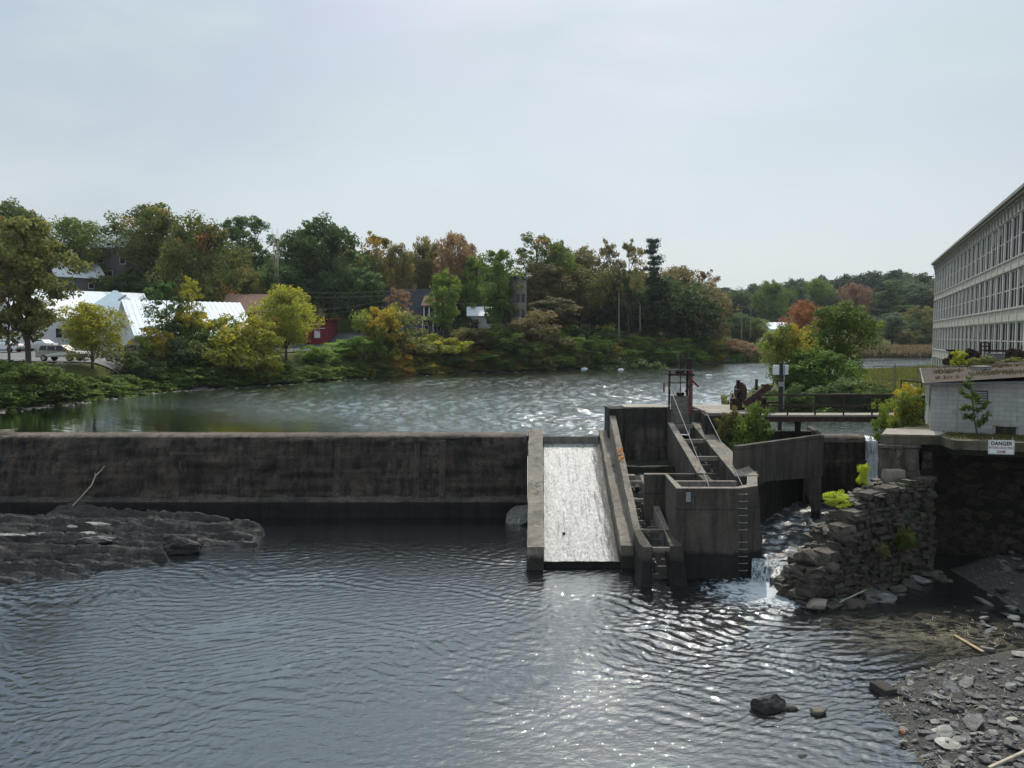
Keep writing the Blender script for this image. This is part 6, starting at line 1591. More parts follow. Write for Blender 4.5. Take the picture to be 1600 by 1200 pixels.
q = P(1350,757,30.9); bush_at('B0', X(1348,31.2,4), 31.2, 3.7, P(0,724,31.2).z-3.7, .40, 'lime', 'upright bright yellow sapling growing on the ruined wall')
bush_at('B1', X(1397,30.9,3.6), 30.75, 3.15, .55, .7, 'olive', 'dry yellowish weeds on the wall below the pier corner')
bush_at('B2', X(1405,29.9,2), 29.55, 1.5, .9, .8, 'green', 'green fern clump hanging on the face of the ruined wall')
bush_at('B3', X(1368,29.6,1), 29.0, 1.35, .5, .5, 'olive', 'small olive weed on the lower face of the ruined wall')
for i,(px,hh,lab) in enumerate(((1498,.9,'weedy sprig on the roof near the hoist gears'),(1532,.6,'yellowish tuft on the roof left of the pale cabinet'),(1578,.5,'dry tuft on the roof at the right edge'))):
    q = P(px,572,43.5); bush_at('B%d'%i, q.x, 43.5, 8.1, hh, hh*.8 if i == 0 else 1.4, 'olive' if i else 'lime', lab)
# sapling in front of the powerhouse
sp_ = thing('sapling', 'leafy dark sapling with drooping branches in front of the louvre', 'sapling', P(1527,678,32.1)); b = MB(); cs=[]; rd=[]
def sap(pts, r): 
    pp = [P(x,y,32.05) for x,y in pts]; b.tube(pp, r, 6); return pp
tr = sap([(1527,679),(1524,664),(1521,642),(1519,615),(1515,590)],[.035,.03,.022,.015,.006])
br = [[(1526,662),(1536,656),(1545,645)],[(1522,646),(1536,638),(1544,628)],[(1524,658),(1515,650),(1508,651)],[(1521,640),(1510,636),(1503,640)],[(1520,622),(1510,618),(1500,610)],[(1519,612),(1526,620),(1530,626)],[(1518,600),(1512,604),(1506,600)],[(1526,664),(1531,662),(1540,655)]]
for q_ in br:
    pp = sap(q_, [.012,.009,.004])
    for f in np.linspace(.25,1,6):
        a = pp[0].lerp(pp[1],min(1,f*2)) if f<.5 else pp[1].lerp(pp[2],f*2-1); cs.append(tuple(a)); rd.append(.13)
for f in np.linspace(.2,1,8): a = tr[1].lerp(tr[4],f); cs.append(tuple(a)); rd.append(.15)
b.build('stem', M['bark'], sp_)
V,Fq,T = leaf_cloud(cs, rd, 16, .055, 77, shell=.3, upbias=-.2); me = np_mesh('leaves',V,Fq,False,T); me.transform(Matrix.Translation(-wloc(sp_))); link('leaves', me, LM['green'], sp_)

# far wood beyond the river bend: front trees one by one, the mass behind as one object
r_ = random.Random(21); FT = []
spec = [(1118,452,44,'hazy'),(1150,455,44,'dark'),(1176,446,46,'hazy'),(1205,440,50,'green'),(1240,438,48,'hazy'),(1272,436,52,'green'),(1388,440,56,'dark'),(1425,446,60,'hazy'),(1362,448,44,'brown'),(1335,444,44,'redbrown'),(1452,452,44,'brown')]
words = ['grey-green far tree just right of the black utility pole','dark far tree above the dark roadside bushes','bluish-green far tree above the roadside','broad green far tree left of the white-roofed house','pale green far tree above the white-roofed house','green far tree behind the red-orange tree','dark far pine-like tree right of the big green tree','tallest pale far tree left of the mill corner','brown far tree above the right of the big green tree','russet far tree directly above the big green tree','brown far tree touching the mill corner']
for i,(px,t_,w,lf) in enumerate(spec): tree('maple_tree' if i!=6 else 'pine_tree', ['R0','R1','R2','R3'][i%4] if i!=6 else 'P1', px, t_, w, 285+ (i%3)*12, lf, words[i], group='trees beyond the river bend')
near = [(1150,490,54,225,'dark','dark bushy tree by the roadside left of the white-roofed house'),(1180,498,44,222,'green','green roadside tree in front of the white-roofed house'),(1395,490,60,236,'hazy','grey-green tree behind the far reeds left of the mill'),(1436,480,56,238,'olive','olive tree behind the far reeds beside the mill corner'),(1352,500,48,232,'green','green tree right behind the big green tree'),(1165,520,40,224,'dark','low dark tree at the bend of the road'),(1415,515,40,230,'olive','low olive tree at the edge of the far reeds'),(1448,510,40,232,'green','low green tree at the far reeds touching the mill')]
for i,(px,t_,w,Y,lf,lab) in enumerate(near): tree('maple_tree','R%d'%(i%4), px, t_, w, Y, lf, lab, group='trees beyond the river bend')
def wood(name, spots, leaf, seed, kinds=('R0','R1','R2','R3')):
    Vs=[];Fs=[];Ts=[];off=0; g = np.random.default_rng(seed)
    for (x,y,z,h,w) in spots:
        Hh,Wd,cm,tm = PROTO[kinds[g.integers(len(kinds))]]; n = len(cm.vertices); v = np.empty(n*3,np.float32); cm.vertices.foreach_get('co',v); v = v.reshape(-1,4,3)
        keep = g.random(len(v)) < .22; v = v[keep]; c = v.mean(1,keepdims=True); v = c+(v-c)*1.9
        a = g.random()*6.28; ca,sa = np.cos(a),np.sin(a); v = v.reshape(-1,3)*np.array([w/Wd,w/Wd,h/Hh]); v = np.stack([v[:,0]*ca-v[:,1]*sa+x, v[:,0]*sa+v[:,1]*ca+y, v[:,2]+z],1)
        Vs.append(v); Fs.append(np.arange(len(v)).reshape(-1,4)+off); off += len(v); Ts.append(np.repeat(np.clip(g.random()*.6+.4*g.random(len(v)//4),0,1),4))
    o = link(name, np_mesh(name, np.concatenate(Vs), np.concatenate(Fs), False, np.concatenate(Ts)), LM[leaf]); o['kind'] = 'stuff'; return o
def woodspots(n, seed, pxr, yr, top):
    r_ = random.Random(seed); o = []
    for _ in range(n):
        px = r_.uniform(*pxr); Y = r_.uniform(*yr); x = P(px,500,Y).x; z = gz(x,Y); lim = P(px, top(px)+r_.uniform(0,14), Y).z
        h = min(r_.uniform(11,17), lim-z)
        if h > 5: o.append((x,Y,z-.5,h,r_.uniform(8,12)))
    return o
def topR(px): return float(np.interp(px,[1080,1110,1180,1240,1300,1340,1400,1440,1470],[470,450,442,432,426,418,414,424,436]))
wood('far_wood', woodspots(120, 5, (1080,1500), (300,400), topR), 'hazy', 3)
wood('far_pine_wood', woodspots(60, 6, (1080,1500), (290,390), topR), 'pine', 4, ('P0','P1','R1'))
def topL(px): return float(np.interp(px,[-150,0,60,130,170,240,330,430,510,600,700,800,900,1000,1100],[345,345,372,372,420,352,378,402,372,400,392,425,412,415,440]))
wood('hill_wood', woodspots(120, 7, (-160,1110), (155,210), topL), 'dark', 8)
wood('hill_wood_brown', woodspots(50, 9, (500,1110), (158,205), topL), 'brown', 9)
# low undergrowth under the bank trees
def undergrowth(n, seed, pxr, lo, hi, hmax, leaf, name):
    r_ = random.Random(seed); o = []
    for _ in range(n):
        px = r_.uniform(*pxr); Y = shoreY(px)+r_.uniform(lo,hi); x = P(px,560,Y).x; o.append((x,Y,gz(x,Y)-.3,r_.uniform(.5,hmax),r_.uniform(2,4)))
    return wood(name, o, leaf, seed, ('B0','B1','B2','B3'))
undergrowth(170, 31, (-160,560), 1.2, 4.2, 1.6, 'green', 'undergrowth')
undergrowth(230, 32, (560,1130), 1.0, 6.0, 2.0, 'yellow_tip', 'dark_undergrowth')
undergrowth(90, 33, (860,1190), 2.0, 10.0, 2.2, 'bright', 'mottled_undergrowth')
o_ = []
for k in range(90):
    px = r_.uniform(-150,1100); Y = r_.uniform(120,140); x = P(px,500,Y).x
    if 330 < px < 590 and Y < 139: continue
    if px > 800: Y += 12
    o_.append((x,Y,gz(x,Y)-.4,r_.uniform(2,5),r_.uniform(4,7)))
wood('slope_thicket', o_, 'dark', 41, ('B0','B1','B2','B3'))
o_ = []
for k in range(70):
    px = r_.uniform(1190,1360); Y = r_.uniform(54,66); x = P(px,600,Y).x
    if river_d(np.array([x]),np.array([Y]))[0] > .3: o_.append((x,Y,gz(x,Y)-.3,r_.uniform(.5,1.4),r_.uniform(1.5,3)))
for k in range(40):
    x = r_.uniform(20,29); Y = 55.5-(x-20.3)*.52+r_.uniform(-.5,3.5); o_.append((x,Y,gz(x,Y)-.2,r_.uniform(.5,1.0),r_.uniform(1,2)))
wood('right_bank_weeds', o_, 'green', 43, ('B0','B1','B2','B3'))
# grasses: reeds at the bend, field edge grass, slab moss tufts
def blades(name, pts, h0, h1, w, mat, seed, lean=.25):
    g = np.random.default_rng(seed); p = np.array(pts); n = len(p); h = h0+(h1-h0)*g.random(n); a = g.random(n)*6.28; l = g.normal(0,lean,(n,2))*h[:,None]
    dx = np.cos(a)*w*(.5+g.random(n)); dy = np.sin(a)*w*(.5+g.random(n))
    V = np.stack([np.stack([p[:,0]-dx,p[:,1]-dy,p[:,2]],1), np.stack([p[:,0]+dx,p[:,1]+dy,p[:,2]],1), np.stack([p[:,0]+l[:,0]+dx*.3,p[:,1]+l[:,1]+dy*.3,p[:,2]+h],1), np.stack([p[:,0]+l[:,0]-dx*.3,p[:,1]+l[:,1]-dy*.3,p[:,2]+h],1)],1).reshape(-1,3)
    o = link(name, np_mesh(name, V, np.arange(n*4).reshape(-1,4), False, np.repeat(g.random(n),4)), mat); o['kind'] = 'stuff'; return o
def zl_(x,y): return land(np.asarray(x),np.asarray(y))
g_ = np.random.default_rng(3)
def reedpts(n, pxr, yr, dmin=-2.5, dmax=14):
    px = g_.uniform(*pxr,n*3); Y = g_.uniform(*yr,n*3); x = (px-800)/1200*Y; d = river_d(x,Y); k = (d > dmin)&(d < dmax); x = x[k][:n]; Y = Y[k][:n]; return np.stack([x,Y,np.maximum(zl_(x,Y),ZU-.1)],1)
blades('reed_bed', reedpts(9000,(1078,1215),(168,205),-3.0,16), .9, 2.0, .10, leafmat('reed_green',(.055,.075,.02),(.11,.125,.03)), 5)
blades('far_reeds', reedpts(12000,(1340,1480),(200,232),-3,18), 1.0, 2.4, .14, leafmat('reed_brown',(.10,.08,.05),(.17,.13,.08)), 6)
px = g_.uniform(1290,1440,5000); Y = g_.uniform(48,58,5000); x = (px-800)/1200*Y; d = river_d(x,Y); k = (d>-.8)&(d<3.2)&(x>19.5); blades('bank_grass', np.stack([x[k],Y[k],zl_(x[k],Y[k])-.02],1), .15, .5, .035, leafmat('bank_grass_leaf',(.12,.15,.02),(.22,.24,.03)), 7)
px = g_.uniform(1340,1470,9000); Y = g_.uniform(58,115,9000); x = (px-800)/1200*Y; d = river_d(x,Y); k = (d>.5); blades('field_grass', np.stack([x[k],Y[k],zl_(x[k],Y[k])-.02],1), .10, .28, .05, leafmat('field_grass_leaf',(.09,.095,.02),(.15,.14,.035)), 8)
n = 1500; tt = g_.random(n); e0 = np.array([X(1482,31.2,5.6),31.2]); e1 = np.array([X(1640,30,5.6)+.3,29.7]); p = e0+(e1-e0)*tt[:,None]; q_ = g_.random(n)*1.9; p = p+np.stack([q_*.4,q_*.9],1)+np.array([.05,.12])
blades('slab_weeds', np.stack([p[:,0],p[:,1],np.full(n,5.61)],1), .03, .13, .02, leafmat('slab_moss_leaf',(.07,.07,.02),(.14,.13,.04)), 9, .5)
n = 5000; t_ = g_.uniform(.2,8,n); m_ = g_.uniform(1.5,12.5,n); k = (np.sin(t_*1.7+m_)+np.sin(m_*1.1-t_*.6)) > .2; t_ = t_[k]; m_ = m_[k]
blades('roof_weeds', np.stack([fo.x+fd.x*t_+fn.x*m_, fo.y+fd.y*t_+fn.y*m_, 7.75+.1*np.minimum(t_,6)+m_*.012],1), .04, .20, .022, leafmat('roof_weed_leaf',(.05,.045,.022),(.09,.07,.035)), 10, .5)
# stones along the waterline
pts = []; rr2 = random.Random(5)
for k in range(1500):
    px = rr2.uniform(-150,1130); Y = shoreY(px)-1.0+rr2.gauss(.6,.8) ; x = (px-800)/1200*Y; pts.append((x,Y,max(ZU-.1,gz(x,Y))))
meta(scatter('shore_riprap', pts, .12, .5, 'riprap', 12, 8, .55), kind='stuff')
pts = [(p_.x,p_.y,gz(p_.x,p_.y)) for p_ in [G(rr2.uniform(40,260),rr2.uniform(592,625),4.6) for _ in range(260)]]
meta(scatter('bank_stones', pts, .10, .40, 'riprap', 13, 8, .5), kind='stuff')

# ---------------------------------------------------------------- roads and parking
def drape(name, x0,x1,y0,y1, off, mat, kind='structure', rot=0):
    xs = np.arange(x0,x1,.8); ys = np.arange(y0,y1,.8); XX,YY = np.meshgrid(xs,ys); c,s_ = math.cos(rot),math.sin(rot); cx,cy=(x0+x1)/2,(y0+y1)/2
    XR = cx+(XX-cx)*c-(YY-cy)*s_; YR = cy+(XX-cx)*s_+(YY-cy)*c; Z = land(XR,YR)+off
    o = link(name, np_mesh(name, np.stack([XR.ravel(),YR.ravel(),Z.ravel()],1), grid_faces(len(xs),len(ys)), True), mat); o['kind'] = kind; return o
drape('parking_lot', -80, -32, 77, 101, .14, M['gravel_lot'])
drape('road', -40, -16, 107, 140, .16, M['asphalt'])
drape('far_road', 18, 50, 157, 166, .14, M['asphalt'], rot=.12)

# ---------------------------------------------------------------- houses
def house(name, label, cx, cy, z, w, d, hw, hr, rot, wall, roof, cat='house', win=(), over=.35, chimney=False, hip=False, group=None):
    """ridge along local x; w along the ridge, d deep; front = local -y"""
    t = thing(name, label, cat, (cx,cy,z), rot, group); b = LB(); b.box(-w/2,w/2,-d/2,d/2,-1.5,hw)
    if not hip:
        for s_ in (-1,1): b.add([(s_*(w/2-.01),-d/2,hw+.001),(s_*(w/2-.01),d/2,hw+.001),(s_*(w/2-.01),0,hw+hr)], [(0,1,2)])
    b.build('wall', M[wall], t)
    b = LB(); o = over; th = .12; ox = o if not hip else o; rx = (w/2+ox) if not hip else max(.2,w/2-d/2)
    e = o*hr/(d/2)
    for s_ in (-1,1):
        lo = [(-w/2-ox,s_*(d/2+o),hw-e),(w/2+ox,s_*(d/2+o),hw-e),(rx,0,hw+hr),(-rx,0,hw+hr)]
        b.add(lo+[(x,y,q+th) for x,y,q in lo], [(3,2,1,0),(4,5,6,7),(0,1,5,4),(1,2,6,5),(2,3,7,6),(3,0,4,7)] if s_ < 0 else [(0,1,2,3),(7,6,5,4),(4,5,1,0),(5,6,2,1),(6,7,3,2),(7,4,0,3)])
    if hip:
        for s_ in (-1,1): b.add([(s_*(w/2+ox),-d/2-o,hw-e+th*.9),(s_*(w/2+ox),d/2+o,hw-e+th*.9),(s_*rx,0,hw+hr+th*.9)], [(0,1,2)])
    rf = b.build('roof', M[roof], t)
    for (face,u,v,ww,wh) in win:
        b = LB()
        if face == 'f': b.box(u-ww/2,u+ww/2,-d/2-.05,-d/2-.005,v-wh/2,v+wh/2)
        elif face == 'l': b.box(-w/2-.05,-w/2-.005,u-ww/2,u+ww/2,v-wh/2,v+wh/2)
        elif face == 'r': b.box(w/2+.005,w/2+.05,u-ww/2,u+ww/2,v-wh/2,v+wh/2)
        wi_ = b.build('window', M['white_paint'], t); b = LB(); k = .09
        if face == 'f': b.box(u-ww/2+k,u+ww/2-k,-d/2-.07,-d/2-.052,v-wh/2+k,v+wh/2-k)
        elif face == 'l': b.box(-w/2-.07,-w/2-.052,u-ww/2+k,u+ww/2-k,v-wh/2+k,v+wh/2-k)
        else: b.box(w/2+.052,w/2+.07,u-ww/2+k,u+ww/2-k,v-wh/2+k,v+wh/2-k)
        b.build('pane', M['glass'], wi_)
    if chimney: b = LB(); b.box(-w*.1,-w*.1+.7,-.35,.35,hw+hr*.6,hw+hr+.8); b.build('chimney', M['brown_roof'], rf)
    return t
def at(px,py,Y): return P(px,py,Y)
# grey house with white roof
q = at(112,455,129); house('hillside_house','grey house with a white metal roof on the hillside at left',q.x-.2,130,q.z-.6,7.3,6,3,2.6,R(50),'grey_siding','metal_roof',win=(('l',0,1.7,.9,1.1),('f',-1.6,1.5,.9,1.0),('f',1.6,1.5,.9,1.0)))
q = at(176,432,135); house('hillside_house','tall dark house with a white roof high among the trees at left',q.x+.2,137,q.z-2,6.2,6,7.2,3.0,R(-6),'grey_siding','metal_roof',win=(('f',-1.4,4.8,1.1,1.2),('f',.2,7.2,.9,1.0),('f',2.6,4.6,1.1,1.2),('f',.2,2.4,1.0,1.2)))
# white complex
q = at(128,520,110); house('white_hall','white building with a pale grey hipped roof behind the young yellow tree',q.x,113,7.9,13.8,10,4.6,3.7,R(44),'white_siding','metal_roof',cat='building',win=(('f',-3,2.2,1,1.4),('f',0,2.2,1,1.4),('f',3,2.2,1,1.4),('l',0,2.2,1,1.4)))
q = at(160,520,106); house('white_hall','white hall with a blue-grey hipped roof left of the metal-roofed building',q.x+.4,109,7.8,9.9,9.9,4.6,3.7,R(30),'white_siding','blue_roof',cat='building',hip=True,win=(('f',-2,2.2,1,1.4),('f',1,2.2,1,1.4)))
q = at(60,520,103); house('white_hall','white gabled house half hidden by the twin-trunked tree',q.x,104,7.7,9,8,4.6,2.8,R(58),'white_siding','metal_roof',cat='building',win=(('f',0,2.5,1,1.4),('l',-1.5,2.3,1,1.4),('l',1.5,2.3,1,1.4)))
q = at(195,520,104); house('lean_to','low link building with a pale blue roof between the white halls',q.x,105,7.7,6.3,6,3.6,1.8,R(0),'white_siding','blue_roof',cat='building',win=(('f',0,1.8,1,1.2),))
# big metal roof building: gable end at the left, long slope towards us
mt = thing('metal_roofed_building','long white building with a big ribbed pale metal roof behind the bank trees','building',(P(290,520,102.5).x,102.5,7.5))
xl_, xr_ = P(197,520,100.5).x, P(382,520,100.5).x; zr_ = P(300,471,106.5).z; ze_ = P(300,521,99.5).z; b = MB()
b.prism([(xl_+.5,99.9),(xr_-.3,99.9),(xr_-.3,113.5),(xl_+.5,113.5)], 6, ze_-.05); b.add([(xl_+.5,99.9,ze_-.04),(xl_+.5,113.5,ze_-.04),(xl_+.5,106.5,zr_-.1)],[(0,1,2)]); b.add([(xr_-.3,99.9,ze_-.04),(xr_-.3,113.5,ze_-.04),(xr_-.3,106.5,zr_-.1)],[(0,1,2)])
b.build('wall', M['white_siding'], mt)
b = MB(); n = 46
for k in range(n):
    a = xl_+(xr_-xl_)*k/n; c = xl_+(xr_-xl_)*(k+1)/n; o_ = .05 if k%2 else 0
    b.add([(a,99.2,ze_-.25+o_),(c,99.2,ze_-.25+o_),(c,106.5,zr_+o_),(a,106.5,zr_+o_),(a,99.2,ze_-.35),(c,99.2,ze_-.35),(c,106.5,zr_-.12),(a,106.5,zr_-.12)],[(0,1,2,3),(7,6,5,4),(4,5,1,0),(5,6,2,1),(7,4,0,3)])
b.add([(xl_,106.5,zr_),(xr_,106.5,zr_),(xr_,114,ze_-.2),(xl_,114,ze_-.2)],[(0,1,2,3)])
rf = b.build('roof', M['metal_roof'], mt)
b = MB(); b.tube([(P(196,0,104.5).x,104.5,P(0,472,104.5).z),(P(207,0,104.5).x,104.5,P(0,464,104.5).z)],.13,8); b.build('flue_pipe', M['galv'], rf)
for k in range(7):
    x = xl_+2.5+k*2.0; b = MB(); b.box(x-.5,x+.5,99.84,99.895,8.6,9.6); w = b.build('window', M['grey_metal'], mt); b = MB(); b.box(x-.42,x+.42,99.81,99.835,8.68,9.52); b.build('pane', M['glass'], w)
b = MB(); b.box(xl_+3,xr_-1,99.75,99.835,7.6,7.75); b.build('base_trim', M['grey_metal'], mt)
mt.rotation_euler = (0,0,R(37))
st = thing('outdoor_stair','grey outdoor stair with railings against the white building','stair',P(196,553,96.5))
for k in range(9):
    a = P(186+k*2.2,555-k*2.9,96.5); MB().box(a.x,a.x+.22,96.5,97.6,a.z-.04,a.z+.04).build('step', M['pole_wood'], st)
for y in (96.5,97.6):
    a = P(185,549,96.5); c = P(206,522,96.5); MB().bar((a.x,y,a.z),(c.x,y,c.z),.06).build('handrail', M['white_paint'], st)
    a = P(185,557,96.5); c = P(206,530,96.5); MB().bar((a.x,y,a.z),(c.x,y,c.z),.12,.2).build('stringer', M['pole_wood'], st)
    for px in (186,196,206): a = P(px,549-(px-186)*1.3,96.5); MB().bar((a.x,y,a.z-.55),(a.x,y,a.z),.06).build('post', M['white_paint'], st)
a = P(206,530,96.5); c = P(213,530,96.5); MB().box(a.x,c.x+.6,96.5,99,a.z-.1,a.z).build('landing', M['pole_wood'], st)
for px in (207,214): a = P(px,530,96.5); MB().bar((a.x,96.6,7),(a.x,96.6,a.z-.1),.12).build('leg', M['pole_wood'], st)
q = at(394,495,117); house('brown_roofed_house','low house with a reddish-brown roof behind the tall yellow tree',q.x,119,P(0,487,118).z-1.5,8.0,8,1.5,2.6,R(6),'red_siding','brown_roof',win=(('f',-1.5,.8,1,.8),('f',1.5,.8,1,.8)))
# red store
rs_ = thing('red_store','dark red storefront with white bands beside the grey road','store',(P(482,522,122).x,122,P(0,523,122).z))
x0 = P(462,0,122).x; x1 = P(503.5,0,122).x; z0 = P(0,524,122).z; z1 = P(0,499,122).z
MB().box(x0,x1,122,129,z0-1.5,z1).build('wall', M['red_siding'], rs_); MB().box(x0-.1,P(509,0,122).x,121.5,129.2,z1+.003,z1+.14).build('roof', M['red_siding'], rs_)
for py in (506.5,513): MB().box(x0+.1,P(500,0,122).x,121.93,121.99,P(0,py+.6,122).z,P(0,py-.6,122).z).build('white_band', M['white_siding'], rs_)
MB().box(P(483,0,122).x,P(492,0,122).x,121.92,121.99,z0-.4,P(0,516.5,122).z).build('shop_window', M['white_siding'], rs_)
q = P(497.5,515,121.9); b = MB(); b.tube([(q.x,121.88,q.z+.12),(q.x,121.98,q.z+.12)],.22,12); b.box(q.x-.08,q.x+.08,121.88,121.98,q.z-.45,q.z-.12); b.box(q.x-.24,q.x+.24,121.88,121.98,q.z-.28,q.z-.16); M['pink']=simple('pink_sign_paint',(.55,.16,.19),.7,.1); b.build('round_emblem', M['pink'], rs_)
# blue-grey dormer house
q = at(650,525,134); bh = house('blue_grey_house','blue-grey house with a dormer and white trim among the bank trees',q.x+.2,138,P(0,527,134).z,12.5,7.6,3.5,5.0,R(-4),'blue_siding','dark_roof',win=(('f',1.9,1.5,.7,1.3),('f',3.0,1.5,.7,1.3),('f',4.1,1.5,.7,1.3)),chimney=True)
b = LB(); b.box(1.5,4.6,-4.4,-2,3.2,5.5); dm = b.build('dormer', M['blue_siding'], bh)
b = LB(); b.add([(1.1,-4.75,5.35),(5.0,-4.75,5.35),(5.0,-1.2,7.2),(1.1,-1.2,7.2),(1.1,-4.75,5.47),(5.0,-4.75,5.47),(5.0,-1.2,7.32),(1.1,-1.2,7.32)],[(3,2,1,0),(4,5,6,7),(0,1,5,4),(1,2,6,5),(2,3,7,6),(3,0,4,7)]); b.build('dormer_roof', M['brown_roof'], dm)
for x in (1.6,2.5,3.55,4.5): b = LB(); b.box(x-.09,x+.09,-4.5,-4.405,3.3,5.4); b.build('white_trim', M['white_paint'], dm)
for x in (2.05,3.02,4.02): b = LB(); b.box(x-.32,x+.32,-4.45,-4.405,3.6,5.1); b.build('pane', M['glass'], dm)
b = LB(); b.box(1.3,5.2,-5.4,-3.81,2.95,3.12); b.build('porch_roof', M['white_paint'], bh)
for x in (1.5,3.3,5.0): b = LB(); b.box(x-.07,x+.07,-5.3,-5.16,-.6,2.94); b.build('porch_post', M['white_paint'], bh)
q = at(753,510,136); house('white_cottage','small white house with a bright white eave right of the upright green tree',q.x,139,P(0,512,136).z,5.0,5,2.2,1.5,R(3),'white_siding','metal_roof',win=(('f',-1,1.1,.8,1),('f',1,1.1,.8,1)))
# stone turret house
q = at(809,490,132); tt_ = thing('turret_house','tan stone house with a turret showing above the bank trees','house',(q.x,132,12)); z1 = P(0,437,132).z
b = MB(); b.tube([(q.x,132,12),(q.x,132,z1)],1.5,8); b.build('turret_wall', M['tan_siding'], tt_)
b = MB(); b.tube([(q.x,132,z1+.003),(q.x,132,z1+.5)],[1.75,1.5],8); b.build('turret_roof', M['dark_roof'], tt_)
b = MB(); b.box(q.x-4.5,q.x-.8,133,138,10,z1-2.5); b.build('wall', M['tan_siding'], tt_)
b = MB(); b.add([(q.x-4.8,132.6,z1-2.5),(q.x-.5,132.6,z1-2.5),(q.x-.5,135.5,z1-.3),(q.x-4.8,135.5,z1-.3)],[(0,1,2,3)]); b.add([(q.x-4.8,135.5,z1-.3),(q.x-.5,135.5,z1-.3),(q.x-.5,138.4,z1-2.5),(q.x-4.8,138.4,z1-2.5)],[(0,1,2,3)]); b.build('roof', M['dark_roof'], tt_)
for a in (-2.2,-1.57,-.9):
    for zz_ in (13.6,16.2): x = q.x+1.44*math.cos(a); y = 132+1.44*math.sin(a); b = MB(); b.box(x-.3,x+.3,y-.12,y+.02,zz_-.7,zz_+.7); b.build('window', M['glass'], tt_)
for x in (-3.6,-2): b = MB(); b.box(q.x+x-.4,q.x+x+.4,132.93,132.99,13.8,15.2); b.build('window', M['glass'], tt_)
q = at(1219,520,240); house('white_roofed_house','far white-roofed house behind the bend left of the red-orange tree',q.x,242,P(0,522,240).z,8,7,1.6,2.0,R(5),'white_siding','metal_roof',win=(('f',-1.5,.9,1,.9),('f',1.5,.9,1,.9)))
q = at(873,515,168); house('roadside_shed','small pale shed roof glimpsed above the bank right of the pale poles',q.x+20.5,172,P(0,522,168).z-.2,3,3,1.6,1.2,R(5),'tan_siding','brown_roof',cat='shed',win=(('f',0,.8,.6,.6),))

# ---------------------------------------------------------------- vehicles
def car(name, label, x, y, z, rz, paint, kind='sedan', s_=1.0):
    t = thing(name, label, 'car', (x,y,z), rz, 'parked cars'); t.scale = (s_,s_,s_)
    if kind == 'sedan': prof = [(-2.25,.35),(-2.3,.75),(-2.15,.95),(-1.55,1.0),(-.95,1.42),(.35,1.45),(1.05,1.0),(2.05,.86),(2.28,.62),(2.25,.33)]; gl_=[(-1.42,1.0),(-.92,1.37),(.32,1.40),(.92,1.0)]; cut=(-.32,)
    elif kind == 'suv': prof = [(-2.25,.42),(-2.3,.95),(-2.2,1.05),(-1.95,1.70),(-1.6,1.78),(.35,1.76),(1.0,1.15),(2.05,1.02),(2.28,.75),(2.25,.40)]; gl_=[(-2.0,1.12),(-1.82,1.62),(.30,1.68),(.85,1.14)]; cut=(-1.0,-.1)
    else: prof = [(-2.3,.45),(-2.35,1.0),(-2.2,1.05),(-2.0,1.62),(-1.7,1.70),(.45,1.68),(1.05,1.12),(2.15,1.02),(2.38,.78),(2.35,.42)]; gl_=[(-1.95,1.12),(-1.8,1.58),(.40,1.60),(.88,1.12)]; cut=(-1.05,-.1)
    W2 = .86; V=[]; n=len(prof)
    for sgn in (-1,1):
        for (a,b_) in prof: V.append((a, sgn*(W2 if b_ < 1.06 else W2*.80), b_))
    fs = [tuple(range(n))[::-1] if False else tuple(range(n-1,-1,-1)), tuple(range(n,2*n))]+[(i,(i+1)%n,(i+1)%n+n,i+n) for i in range(n)]
    b = LB(); b.add(V, fs); o = b.build('body', M[paint], t, bevel=.045)
    for sgn in (-1,1):
        b = LB(); yy_ = sgn*(W2*.875); xs_ = [gl_[0][0]]+list(cut)+[gl_[-1][0]]
        b.add([(gl_[0][0],sgn*W2*.985,gl_[0][1]),(gl_[3][0],sgn*W2*.985,gl_[3][1]),(gl_[2][0],sgn*W2*.835,gl_[2][1]),(gl_[1][0],sgn*W2*.835,gl_[1][1])]+[(gl_[0][0],sgn*W2*.93,gl_[0][1]),(gl_[3][0],sgn*W2*.93,gl_[3][1]),(gl_[2][0],sgn*W2*.79,gl_[2][1]),(gl_[1][0],sgn*W2*.79,gl_[1][1])],[(0,1,2,3),(7,6,5,4),(0,4,5,1),(1,5,6,2),(2,6,7,3),(3,7,4,0)])
        w = b.build('side_window', M['glass'], t)
        for c in cut: b = LB(); b.bar((c,sgn*W2*.995,gl_[0][1]),(c,sgn*W2*.845,gl_[1][1]),.07,.03); b.build('door_pillar', M[paint], w)
        for x_ in (1.42,-1.42):
            wt = thing('wheel', None, None, (0,0,0)); wt.parent = t; 
            b = LB(); b.tube([(x_,sgn*(W2-.18),.33),(x_,sgn*(W2+.02),.33)],.33,18); ty = b.build('tyre', M['tyre'], wt); b = LB(); b.tube([(x_,sgn*(W2+.0),.33),(x_,sgn*(W2+.035),.33)],.20,14); b.build('rim', M['galv'], wt)
        b = LB(); b.box(prof[-2][0]-.12,prof[-2][0]+.0,sgn*.62-.17,sgn*.62+.17,prof[-2][1]-.02,prof[-2][1]+.14); b.build('headlight', M['light_clear'], t)
        b = LB(); b.box(prof[1][0]-.0,prof[1][0]+.1,sgn*.68-.12,sgn*.68+.12,prof[1][1]-.02,prof[1][1]+.2); b.build('tail_light', M['light_red'], t)
    b = LB(); b.box(-2.36,-2.27,-.8,.8,.38,.56); b.box(2.24,2.36,-.8,.8,.36,.54); b.build('bumper', M['grey_metal'], t)
    return t
def carat(px,py,Y): x = P(px,py,Y).x; return x, Y, gz(x,Y)+.15
car('parked_car','silver sedan parked behind the twin-trunked tree',*carat(60,550,94),R(176),'car_silver')
car('parked_car','pale gold station wagon parked right of the twin-trunked tree',*carat(97,564,80),R(-6),'car_gold','wagon')
